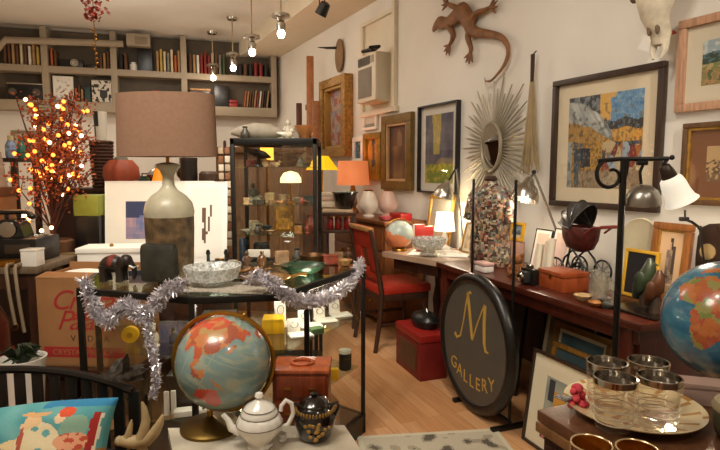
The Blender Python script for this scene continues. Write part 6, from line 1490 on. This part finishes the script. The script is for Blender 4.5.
# yellow shaded lamp
c = thing('yellow_shade_lamp', 'lamp with vivid yellow pleated shade right of the tall glass cabinet', 'lamp', Vector((-.235, 5.08, 0)))
yz0, yz1 = at(322, 170, 5.08).z, at(322, 156, 5.08).z; yx = at(322, 165, 5.08).x; c.location.x = yx
MB().lathe([(.08, 0), (.08, .015), (.02, .03), (.012, .06)], 22).build('lamp_base', BRASS, c); MB().tube([(0, 0, .04), (0, 0, yz1-.01)], .01, 8).build('pole', BRASS, c)
MB().lathe([(.15, yz0), (.06, yz1), (.058, yz1), (.148, yz0)], 40, flute=.03, fn=20).build('lamp_shade', glow('lit_yellow', 'f5c010', .5), c)
light('lamp_light', (0, 0, yz0+.01), 3, (1, .8, .45), .03, c)
c = thing('folded_textiles', 'pile of cream and pink textiles below the yellow shade', 'textiles', Vector((-.20, 4.68, mz[0])), 0)
c.location = onm(328, mz[0], .24)
MB().box((0, 0, .06), (.14, .13, .06), .025).build('folded_cloth', mat('cream_cloth', 'd8c6ac', .95), c); MB().box((0.005, 0, .11), (.13, .12, .045), .02).build('folded_cloth', mat('blush_cloth', 'd4b49c', .95), c); MB().box((0, 0, .148), (.12, .11, .035), .016).build('folded_cloth', mat('cream_cloth', 'd8c6ac', .95), c)
# books / red boxes behind globe on corner desk: a low bookcase
lbz = at(405, 214, 4.62).z
q = W0+WU*.31+WN*.115
lbx = thing('red_ledger', 'thick red ledger standing on the corner desk behind the small globe', 'book', Vector((.475, 4.34, DZ+.001)), WRZ); lbx.scale = (.7, .7, .85)
MB().box((0, 0, .11), (.05, .14, .22), .006).build('cover', REDP, lbx); MB().box((.0, -.003, .11), (.04, .138, .226), .002).build('pages', PAPER, lbx)
lbx2 = dup(lbx, Vector((.555, 4.41, DZ+.001)), WRZ, 'slightly turned red ledger standing behind the pink dish'); lbx2.scale = (.6, .7, .75); lbx2.rotation_euler.z = WRZ+.05
single('mustard_bowl', 'small mustard yellow bowl on the far chest beside the orange-shaded lamp', 'bowl', MB().lathe([(.04, 0), (.06, .03), (.075, .075), (.07, .075), (.04, .02), (0, .015)], 20), mat('mustard', 'b07a1a', .4), onf(343, .36))
single('rose_dish', 'small rose-pink glass dish between the white globe shades', 'dish', MB().lathe([(.03, 0), (.05, .012), (.06, .04), (.055, .04), (.03, .012), (0, .01)], 20), mat('rose_glass', 'c05a60', .25, coat=.5), onf(385, .38))
single('red_case', 'bright red flat case on the far chest beside the pinkish globe shade', 'case', MB().box((0, 0, .03), (.20, .12, .06), .008), mat('bright_red', 'b0231f', .4), onf(403, .2)+WU*.04, WRZ)
# ================================================================ FOREGROUND: MARBLE TABLE
MZ = .55
mt0, mt1, mt2 = onz(166, 428, MZ), onz(343, 424, MZ), onz(357, 448, MZ)
MT = thing('marble_table', 'low table with a pale marble slab top carrying the tilted globe', 'table', (-.30, 1.45, 0))
tpoly = [Vector((-.303, .175)), Vector((.25, .195)), Vector((.30, .05)), Vector((.22, -.42)), Vector((-.16, -.42)), Vector((-.225, .0))]
me = mat('marble', 'c4b8a2', .35, 0, .22, 7, .03)
MB().prism([Vector((x, y)) for x, y in tpoly], MZ-.03, MZ).build('marble_top', me, MT)
MB().prism(inset(tpoly, .06), MZ-.09, MZ-.031).build('apron', DKWOOD, MT)
for p_ in ((-.22, .12), (.19, .12), (.17, -.33), (-.19, -.33)): MB().lathe([(.022, 0), (.028, .1), (.018, .2), (.03, .4), (.03, MZ-.091)], 14, c=(p_[0], p_[1], 0)).build('leg', DKWOOD, MT)
# tilted globe
gpos = onz(210, 433, MZ+.001); gR = .144
fe = earth(['c8503c', 'b95a3c', 'c07a4a', 'a2573f', 'b08a58'], ('6f8a88', '8aa09a', 'b3ae8e'), 2)
gz = at(222, 366, gpos.y).z
globe('large tilted blue-grey globe in brass ring, on marble slab table by the teapot', Vector((gpos.x-.008, gpos.y+.035, MZ+.001)), gR, gz-MZ-gR-.02, fe, math.radians(180), math.radians(-24), math.radians(141), 170, 84, .092, BRASS, mat('old_brass', '6e5526', .42, .85, .2), True, off=.046)
# wooden chest with drawers
c0_ = onz(292, 421, MZ); wb = thing('wooden_jewel_chest', 'small polished wooden chest with carry handle and two brass pulls', 'chest', Vector((onz(283, 420, MZ).x-.005, 1.70, .0)), -.02)
wb.location = Vector((-.245, 1.715, 0))
WBM = wood('mahogany', '7a3418', .25)
zt_ = at(300, 366, 1.66).z; zt_b = MZ
w0_ = at(272, 380, 1.64).x; w1_ = at(328, 380, 1.64).x; ww = w1_-w0_
wb.location = Vector(((w0_+w1_)/2, 1.635, MZ)); wdep = .13; wh = at(300, 370, 1.64).z-MZ
MB().bx(-ww/2, ww/2, .006, wdep, 0, wh-.012, .003).build('chest_body', WBM, wb); MB().bx(-ww/2-.004, ww/2+.004, 0, wdep+.003, wh-.012, wh, .003).build('lid', wood('mahogany_top', 'a8532c', .25), wb)
for k_ in range(2):
    d = MB().bx(-ww/2+.008, ww/2-.008, 0, .01, .012+k_*(wh-.02)/2, (k_+1)*(wh-.02)/2, .003).build('drawer', WBM, wb)
    for s in (-1, 1): MB().box((s*ww*.22, -.003, .012+k_*(wh-.02)/2+.03), (.024, .006, .007), .002).build('drawer_pull', BRASS, d)
MB().tube([(.035*math.cos(2*PI*k/28), wdep/2+.026*math.sin(2*PI*k/28), wh+.004) for k in range(28)], .006, 8, closed=True).build('carry_handle', wood('mahogany_top', 'a8532c', .25), wb)
# teapot
q = onz(260, 446, MZ+.001); tpz_ = (at(258, 396, q.y).z-MZ)*1.08
te = thing('teapot', 'white fluted china teapot with fine gilt lines, on the marble slab', 'teapot', q, .15)
s = tpz_/.16
MB().lathe([(r*s, z*s) for r, z in [(.036, 0), (.038, .006), (.03, .014), (.045, .03), (.062, .055), (.064, .075), (.055, .092), (.05, .096)]], 48, flute=.025, fn=16).build('pot_body', CERAM, te)
MB().lathe([(r*s, z*s) for r, z in [(.051, .096), (.05, .104), (.036, .122), (.014, .134), (.008, .14), (.013, .147), (.01, .156), (0, .16)]], 32).build('lid', CERAM, te)
MB().tube([Vector(v)*s for v in [(-.055, 0, .05), (-.078, 0, .06), (-.088, 0, .085), (-.1, 0, .1)]], [.016*s, .012*s, .008*s, .007*s], 12).build('spout', CERAM, te)
MB().tube([Vector(v)*s for v in [(.055, 0, .05), (.08, 0, .058), (.095, 0, .09), (.09, 0, .12), (.075, 0, .13), (.062, 0, .115), (.06, 0, .1)]], .0065*s, 10).build('handle', CERAM, te)
g_ = MB()
for r, z in ((.0525, .0955), (.045, .113), (.0655, .07)): g_.tube([(r*s*math.cos(2*PI*k/36), r*s*math.sin(2*PI*k/36), z*s) for k in range(36)], .0012*s, 5, closed=True)
g_.build('gilt_line', mat('gilt_line', '6a5a48', .4), te)
# dark jar
q = onz(315, 437, MZ); jz = at(314, 391, q.y).z-MZ; s = jz/.13
dj = thing('ginger_jar', 'black lidded jar with gilt flowers and two handles, beside the teapot', 'jar', q, .0)
DJ = mat('black_lacquer', '120d0b', .15, coat=.7)
MB().lathe([(r*s, z*s) for r, z in [(.036, 0), (.045, .008), (.056, .045), (.057, .065), (.045, .088), (.038, .094)]], 36).build('jar_body', DJ, dj)
MB().lathe([(r*s, z*s) for r, z in [(.041, .094), (.042, .1), (.03, .112), (.01, .118), (.012, .125), (0, .13)]], 30).build('lid', DJ, dj)
for k_ in (-1, 1): MB().tube([Vector(v)*s for v in [(k_*.042, 0, .09), (k_*.06, 0, .098), (k_*.066, 0, .085), (k_*.055, 0, .062)]], .005*s, 8).build('handle', DJ, dj)
g_ = MB(); rnd = random.Random(3)
for k_ in range(18):
    a = -PI/2+rnd.gauss(.25, .28); z = .045+rnd.gauss(0, .012); r = .0565
    g_.ell((r*s*math.cos(a), r*s*math.sin(a), z*s), (.006*s, .003*s, .005*s), 8, 6)
for k_ in range(36): a = 2*PI*k_/36; g_.ell((.0505*s*math.cos(a), .0505*s*math.sin(a), .08*s), (.0035*s, .0035*s, .007*s), 6, 5)
g_.build('gilt_flowers', mat('gilt_flower', 'a27c3a', .4, .4, .2), dj)
q = onz(285, 441, MZ); sd = single('white_sugar_scoop', 'tiny white china cup foot between the teapot and black jar', 'cup', MB().lathe([(.009, 0), (.012, .004), (.008, .01), (.014, .025), (.012, .025), (0, .012)], 16), CERAM, q+Vector((-.008, -.0, 0)))
# ================================================================ FLOOR MAT with printed pattern
r0, r1, r2 = onz(366, 437, 0), onz(488, 430, 0), onz(508, 452, 0)
rc_ = (r0+r2)/2; rdir = (r1-r0); 
rg = thing('printed_floor_mat', 'pale floor mat printed with faded grey pattern in front of the sign', 'mat', Vector((.33, 2.42, 0)), math.atan2(rdir.y, rdir.x))
def rugf(u, v):
    n = nz(u*1.6, v, 6, 3)
    if u < .03 or u > .97 or v < .05 or v > .95: return hx('c8bda4')
    if n > .3: return hx('5c5448')
    if n > .12: return hx('9a8f7c')
    return hx('b9ae98')
o = canvas('printed_face', .74, .5, 60, 40, rugf, rg)
MB().bx(-.37, .37, -.25, .25, .0005, .0065, .002).build('mat_body', mat('mat_edge', 'b5aa92', .9), rg)
for v in o.data.vertices: v.co = Vector((v.co.x, v.co.z-.25, .0072))
rg.location = r0+rdir*.5+Vector((rdir.y, -rdir.x, 0)).normalized()*.25; rg.location.z = 0
# ================================================================ FOREGROUND LEFT: black slatted chair, pillow, antlers
CHX = Vector((-1.16, 1.62, 0))
bc_ = thing('slatted_chair', 'black wooden chair with tall slatted curved back behind the turquoise pillow', 'chair', CHX, .0)
BKM = mat('ebonised', '14100d', .35)
zt1 = at(50, 376, 1.72).z
rail = []
for k in range(15):
    t = -1+2*k/14; rail.append((.0+.43*t, .06+.10*(1-t*t), zt1-.035*t*t*(1 if t > 0 else .6)))
MB().tube(rail, .014, 8).build('top_rail', BKM, bc_)
MB().tube([(x, y, .42) for x, y, z in rail], .012, 8).build('lower_rail', BKM, bc_)
for k in range(0, 15): 
    x, y, z = rail[k]
    MB().box((x, y, (z+.42)/2), (.036, .01, z-.42), .003).build('back_slat', BKM, bc_)
sp_ = [Vector((x, y)) for x, y, z in rail]+[Vector((.42, -.34)), Vector((-.42, -.34))]
MB().prism(sp_, .38, .41).build('seat', BKM, bc_)
for x, y in ((-.37, -.3), (.37, -.3), (-.37, .06), (.37, .06)): MB().box((x, y, .19), (.035, .035, .38), .004).build('leg', BKM, bc_)
# pillow with vintage print
def pin(u, v):
    n = nz(u, v, 9, 2)*.012; uu, vv = u+n, v+n
    c_ = mixc(hx('37858b'), hx('73a8a4'), .5+nz(u, v, 6, 8))
    if vv > .93 and .62 < uu: c_ = hx('2a78a0')
    if vv < .665+.03*math.sin(uu*14) and uu < .58: c_ = hx('d8c090')
    if vv < .60+.03*math.sin(uu*17+1): c_ = hx('a8783f') if nz(u, v, 16, 1) > -.1 else hx('7a4f28')
    E = lambda x, y, rx, ry: ((uu-x)/rx)**2+((vv-y)/ry)**2 < 1
    if E(.65, .63, .13, .18): c_ = hx('d9c8a0')
    if E(.60, .83, .05, .055) or E(.57, .79, .04, .03): c_ = hx('d8b283')
    if E(.60, .885, .085, .022): c_ = hx('cfa06a')
    if E(.55, .66, .016, .12): c_ = hx('a84f38')
    if E(.69, .72, .025, .03) or E(.62, .76, .02, .02) or E(.67, .58, .02, .03): c_ = hx('5d9a98')
    if E(.84, .76, .075, .10): c_ = hx('7fa089')
    if E(.75, .845, .032, .05): c_ = hx('e0bd95')
    if E(.78, .885, .05, .045): c_ = hx('cf4f2a')
    if E(.84, .64, .10, .075): c_ = hx('d89a74') if nz(u, v, 22, 5) > -.1 else hx('b8472f')
    if abs(uu-.94) < .019 and .45 < vv < .87: c_ = hx('9c211a')
    if abs(uu-.964) < .006 and .45 < vv < .86: c_ = hx('e0d0b4')
    return c_
plw = thing('printed_pillow', 'turquoise pillow printed with vintage beach figures on the black slatted chair', 'pillow', Vector((-.90, 1.315, .455)), .02, tilt=-.45)
PW, PH = .46, .30
def pil(side):
    def d(p, u, v):
        e = (max(0, 1-(2*u-1)**4)*max(0, 1-(2*v-1)**4))**.5
        pin_ = .95+.05*(abs(2*u-1)**3+abs(2*v-1)**3)/1.0
        bump = .010*noise.noise(Vector((u*5, v*4, 3)))*e
        return Vector(((u-.5)*PW*(.94+.06*abs(2*v-1)**2), side*(.075*e+bump), (v*PH)+.012*math.sin(u*PI)*(1 if v > .5 else -1)*abs(2*v-1)-.05*(1-u)*v))
    return d
fm_ = canvas('pillow_front', PW, PH, 120, 96, pin, plw, deform=pil(-1), m=paintm(.85, 'printed_cloth'))
bk_ = canvas('pillow_back', PW, PH, 30, 20, lambda u, v: hx('3f8f96'), plw, deform=pil(1), m=paintm(.85, 'printed_cloth'))
# feathers / dark striped sprig behind pillow
c = thing('feather_bunch', 'bunch of dark barred feathers lying on the rail end of the slatted chair', 'feathers', at(104, 388, 1.66), 0)
c.location = CHX+Vector((.36, .07, zt1-.03+.046)); b = MB(); rnd = random.Random(9)
for k in range(16):
    a = rnd.uniform(-.3, 1.2); b_ = rnd.uniform(-.6, .6); d = Vector((math.cos(b_)*math.cos(a)*.9-.15, math.sin(b_)*.5, math.sin(a)*.45)).normalized()*rnd.uniform(.06, .13)
    s_ = d.cross(Vector((0, 1, 0))).normalized()*.011; p0_ = Vector((rnd.uniform(-.05, .05), rnd.uniform(-.02, .02), 0)); up = Vector((0, .0012, 0))
    P_ = [p0_, p0_+d*.3+s_, p0_+d*.75+s_*.9, p0_+d, p0_+d*.75-s_*.9, p0_+d*.3-s_]
    b.raw(P_+[q_+up for q_ in P_], [(0, 1, 2, 3, 4, 5), (11, 10, 9, 8, 7, 6)]+[(i, (i+1) % 6, 6+(i+1) % 6, 6+i) for i in range(6)])
b.build('feathers', mat('barred_feather', '4a4036', .8, 0, .9, 45), c, smooth=False)
# antlers on a small black stool
stz = .50
st = thing('black_stool', 'low black stool holding the antler pair between pillow and marble slab', 'stool', Vector((-.655, 1.44, 0)), 0)
MB().lathe([(.0, stz-.03), (.058, stz-.03), (.062, stz-.015), (.058, stz), (0, stz)], 26).build('seat', BKM, st)
for k_ in range(3): a = k_*2.1+.5; MB().tube([(.04*math.cos(a), .04*math.sin(a), stz-.03), (.052*math.cos(a), .052*math.sin(a), 0)], .013, 8).build('leg', BKM, st)
an = thing('antlers', 'pale branching deer antler lying beside the turquoise pillow', 'antler', Vector((-.58, 1.42, stz)), 0)
AN = mat('antler', 'a58e66', .55, 0, .25, 14, .2)
def apt(x, y): return at(x, y, 1.42)-an.location
b = MB()
b.tube([apt(118, 441), apt(124, 441), apt(135, 442), apt(147, 440), apt(155, 432), apt(160, 423), (apt(163, 415))], [.010, .016, .019, .018, .015, .011, .004], 10)
b.tube([apt(140, 441), apt(144, 432), apt(146, 420), apt(144, 408), apt(142, 402)], [.017, .015, .012, .008, .003], 10)
b.tube([apt(126, 441), apt(129, 433), apt(131, 424), apt(131.5, 420)], [.012, .01, .006, .002], 8)
b.ell(apt(119, 441), (.012, .014, .014), 12, 8); b.tube([apt(140, 443), Vector((.0, .01, .008)), Vector((.02, .03, .012))], [.014, .012, .008], 8)
b.build('antler', AN, an)
# ================================================================ FOREGROUND RIGHT: chest, platter, tumblers, globe
TZ_ = .75
CD = Vector((.369, -.929, 0)); CE = Vector((.929, .369, 0)); c00 = onz(541, 412, TZ_)-CD*.015; c00.z = 0
TCZ = math.atan2(CD.y, CD.x)
tk = thing('wooden_trunk_table', 'dark brown wooden chest in the right foreground carrying the platter of tumblers', 'chest', c00, TCZ)
CHM = wood('chest_wood', '3d2012', .3); CHT = wood('chest_top', '63402a', .3)
MB().bx(-.0, 1.02, 0, .62, TZ_-.028, TZ_, .004).build('chest_top', CHT, tk); MB().bx(.012, .93, .014, .60, .05, TZ_-.0285, .004).build('chest_body', CHM, tk)
MB().bx(.0, .95, -.004, .012, TZ_-.055, TZ_-.03, .003).build('moulding', wood('chest_moulding', '7a5632', .4), tk)
for i in range(2):
    d = MB().bx(.03+i*.45, .46+i*.45, .002, .0145, .1, TZ_-.08, .004).build('door', CHM, tk); MB().ell((.42 if i == 0 else .52, -.008, .45), .013, 10, 8).build('knob', BRASS, d)
for x in (.04, .89):
    for y in (.05, .56): MB().bx(x-.03, x+.03, y-.03, y+.03, 0, .051, .003).build('foot', CHM, tk)
pp = onz(632, 413, TZ_); pw = .178
# platter
pt = thing('platter', 'large cream platter with orange-brown speckled rim under four silver-banded tumblers', 'platter', pp+Vector((0, 0, .001)), 0); pt.scale = (.9, .9, .9)
me = MB().lathe([(.09, 0), (.10, 0), (.125, .006), (.165, .02), (.178, .026), (.179, .029), (.165, .025), (.12, .011), (.09, .007), (0, .007)], 64).mesh('platter_dish', None)
def platc(p):
    r = math.hypot(p.x, p.y); a = math.atan2(p.y, p.x); n = nz(p.x*9, p.y*9, 3, 2)
    if r > .172: return hx('c9a56a')
    if r > .13: return hx('c28d48') if n > .2 else hx('ecd9ac')
    return hx('e6cfa4') if n > -.12 else hx('bc8a64')
setcol(me, [lin(platc(p.center)) for p in me.polygons]); me.materials.append(paintm(.22, 'china_paint', .5))
o = bpy.data.objects.new('platter_dish', me); COL.objects.link(o); o.parent = pt
# tumblers
TGL = glassm('tumbler_glass', 'fefdfb', .03, .4)
BAND = mat('silver_band', 'aaa69e', .12, 1, .1)
tum = thing('silver_banded_tumbler', 'front left silver-banded tumbler on the platter', 'glass', (0, 0, 0), 0, 'silver-banded tumblers on the platter')
R_, Ht = .047, .118
MB().lathe([(R_*.8, 0), (R_*.86, .006), (R_, Ht), (R_-.0022, Ht), (R_*.82, .014), (0, .012)], 36).build('tumbler_body', TGL, tum)
MB().lathe([(R_*.975+.0006, Ht*.88), (R_+.0006, Ht), (R_-.003, Ht+.0006), (R_-.0055, Ht*.88)], 36).build('silver_band', BAND, tum)
bs = MB()
for z in (.018, .034, .05): bs.tube([((R_*.86+(R_*.14)*z/Ht+.0002)*math.cos(2*PI*k/30), (R_*.86+(R_*.14)*z/Ht+.0002)*math.sin(2*PI*k/30), z) for k in range(30)], .0012, 5, closed=True)
bs.build('etched_ring', mat('etched', 'cfc2a8', .3, .2, .1), tum)
tpos = [(613, 427, 'front left silver-banded tumbler on the platter'), (657, 426, 'front right silver-banded tumbler on the platter'), (605, 408, 'back left silver-banded tumbler on the platter'), (646, 407, 'back right silver-banded tumbler on the platter')]
tl_ = ['silver-banded tumbler on the platter, the nearest the two amber glasses', 'silver-banded tumbler on the platter, nearest the big globe', 'silver-banded tumbler on the platter, nearest the pink flower', 'silver-banded tumbler on the platter, furthest back by the desk']
for i, (x, y, _) in enumerate(tpos):
    q = onz(x, y, TZ_+.0205)
    if i == 0: tum.location = q; tum['label'] = tl_[0]
    else: dup(tum, q, i*.7, tl_[i])
# amber glasses
AMB = mat('amber_drink', '6a4210', .12, 0, .2, coat=.8)
ag = thing('amber_glass', 'amber-tinted rimmed glass at the bottom edge, left of the other', 'glass', (0, 0, 0), 0, 'amber glasses at the bottom edge')
AG = glassm('amber_tint', 'ecca84', .04, .5)
MB().lathe([(.028, 0), (.03, .004), (.038, .05), (.037, .094), (.035, .094), (.035, .05), (.026, .008), (0, .007)], 34).build('glass_body', AG, ag)
MB().tube([(.036*math.cos(2*PI*k/40), .036*math.sin(2*PI*k/40), .094) for k in range(40)], .0018, 6, closed=True).build('gilt_rim', mat('gilt_rim', 'd8c090', .25, .6), ag)
gA = onz(587, 439, TZ_+.094); gB = onz(634, 446, TZ_+.094)
ag.location = (gA.x, gA.y-.02, TZ_+.001); dup(ag, Vector((gB.x, gB.y-.012, TZ_+.001)), .3, 'amber-tinted rimmed glass at the bottom edge, nearer the round stone jar')
# pink flower & papers behind the platter
c = thing('pink_flower', 'bright pink cloth flower with black-white ribbon lying on the platter rim', 'flower', c00, 0); c.scale = (.72, .72, .72)
c.location = onz(577, 401, TZ_+.027); b = MB(); rnd = random.Random(8)
for k_ in range(14):
    a = k_*2.4; r = .006+.0018*k_; b.ell((r*math.cos(a), r*math.sin(a)*.8, .022+.03*math.cos(k_*.25)), (.016, .013, .010), 10, 7, Matrix.Rotation(a, 4, 'Z') @ Matrix.Rotation(.6, 4, 'Y'))
b.build('petals', mat('pink_cloth_flower', 'd2434f', .8, 0, .2, 20), c)
b = MB()
for k_ in range(5): b.tube([(-.01, 0, .012), (-.03-.008*k_, -.01+.006*k_, .014), (-.05-.006*k_, -.02+.01*k_, .006)], [.004, .005, .003], 6)
b.build('ribbon', mat('bw_ribbon', '8a8680', .7, 0, .95, 60), c)
# white box and stone jar at right
q = onz(684, 412, TZ_); c = thing('pale_block', 'small pinkish white box between the platter and the round stone jar', 'box', onz(703, 402, TZ_+.001), -.3)
MB().box((0, 0, .022), (.11, .06, .044), .004).build('box_body', mat('pale_pink_box', 'a98d80', .7), c); MB().box((0, 0, .05), (.114, .064, .014), .003).build('lid', mat('pale_pink_box', 'a98d80', .7), c)
sj = thing('stone_jar', 'round mossy stone jar with pale lid at the lower right edge', 'jar', onz(745, 440, TZ_+.001), 0)
MB().lathe([(.05, 0), (.058, .01), (.066, .04), (.064, .066)], 32).build('jar_body', mat('mossy_stone', '453f22', .8, 0, .55, 40, .5), sj); MB().lathe([(.067, .066), (.068, .072), (.062, .084), (0, .09)], 32).build('lid', mat('stone_lid', '9a8a68', .7, 0, .2), sj)
# right globe on its own floor stand
gp_ = at(728, 321, 1.66); GR = .188
fe2 = earth(['b9663c', 'c47a48', '7d8c48', 'b5583c', '9a9455', 'c2713c'], ('2a6486', '3f7d98', '5a94a4'), 5, 2.3)
g2 = thing('floor_globe', 'big blue globe on dark stand at the right edge, orange and green countries', 'globe', (gp_.x, 1.66, 0), 0)
Cz = Vector((0, 0, gp_.z))
M = Matrix.Translation(Cz) @ Matrix.Rotation(.35, 4, 'Y') @ Matrix.Rotation(math.radians(-165), 4, 'Z')
globe_mesh('globe_ball', GR, fe2, 180, 90, g2, M, paintm(.22, 'globe_gloss2', .6))
MA = Matrix.Translation(Cz) @ Matrix.Rotation(.35, 4, 'Y')
MB().tube([MA @ Vector(((GR+.012)*math.cos(a), .0, (GR+.012)*math.sin(a))) for a in [-PI/2+PI*k/40 for k in range(41)]], .006, 8).build('meridian_arm', BLACK, g2)
for s in (-1, 1): MB().lathe([(.01, 0), (.01, .012), (0, .016)], 12, M=MA @ Matrix.Translation((0, 0, s*(GR+.006))) @ (Matrix() if s > 0 else Matrix.Rotation(PI, 4, 'X'))).build('pivot', BLACK, g2)
MB().lathe([(.16, 0), (.16, .02), (.04, .05), (.022, .12), (.03, .3), (.022, .5), (.025, gp_.z-GR-.03)], 26).build('stand_column', DKWOOD, g2)
# ================================================================ CAMERA AND LIGHT
cam = bpy.data.cameras.new('camera'); cam.sensor_width = 36; cam.lens = FPX*36/720; cam.clip_start = .02
co = bpy.data.objects.new('camera', cam); COL.objects.link(co); co.location = (0, 0, EYE); co.rotation_euler = (PI/2-PITCH, 0, 0)
SC.camera = co
w = bpy.data.worlds.new('world'); SC.world = w; w.use_nodes = True
w.node_tree.nodes['Background'].inputs['Color'].default_value = (1, .85, .68, 1); w.node_tree.nodes['Background'].inputs['Strength'].default_value = .04
def cspot(x, y, tx, ty, tz, power, ang=70, z=3.2, size=.06):
    o = Vector((x, y, z)); d = (Vector((tx, ty, tz))-o)
    return light('ceiling_spot', o, power, (1, .94, .83), size, None, 'SPOT', d.to_track_quat('-Z', 'Y').to_euler(), math.radians(ang), .8)
cspot(1.65, .5, 1.85, 2.5, 1.6, 95, 52, 2.95, .03)
cspot(.2, 1.8, 1.1, 4.0, 1.0, 50, 70)
cspot(.1, 2.2, .3, 3.1, 0, 48, 60)
cspot(-.9, .7, -1.15, 2.6, .6, 90, 60)
cspot(-.2, 3.2, .5, 5.2, .9, 13, 60)
cspot(-.35, 1.9, -.5, 3.5, 1.2, 85, 42)
cspot(-.75, 2.3, -1.1, 3.6, .95, 105, 50)
cspot(-1.3, 3.4, -1.6, 4.5, 1.2, 35, 80)
cspot(-.4, .9, -.2, 2.2, .8, 50, 80)
light('back_room_lamp', (-3.9, 6.3, 1.55), 16, (1, .82, .6), .08)
light('room_glow', (-2.6, 5.7, 2.5), 12, (1, .94, .83), .2)
cspot(-2.2, 5.4, -2.2, 7.6, 1.4, 48, 90)
cspot(.9, -.3, .8, 1.4, .8, 30, 80)
light('room_glow', (-1.2, .9, 2.9), 44, (1, .94, .83), .35)
light('room_glow', (-1.5, 4.6, 2.9), 16, (1, .94, .83), .3)
SC.view_settings.view_transform = 'Standard'; SC.view_settings.look = 'None'; SC.view_settings.gamma = 1; SC.view_settings.exposure = 0.46
SC.cycles.use_denoising = True
SC.cycles.max_bounces = 10; SC.cycles.transparent_max_bounces = 24
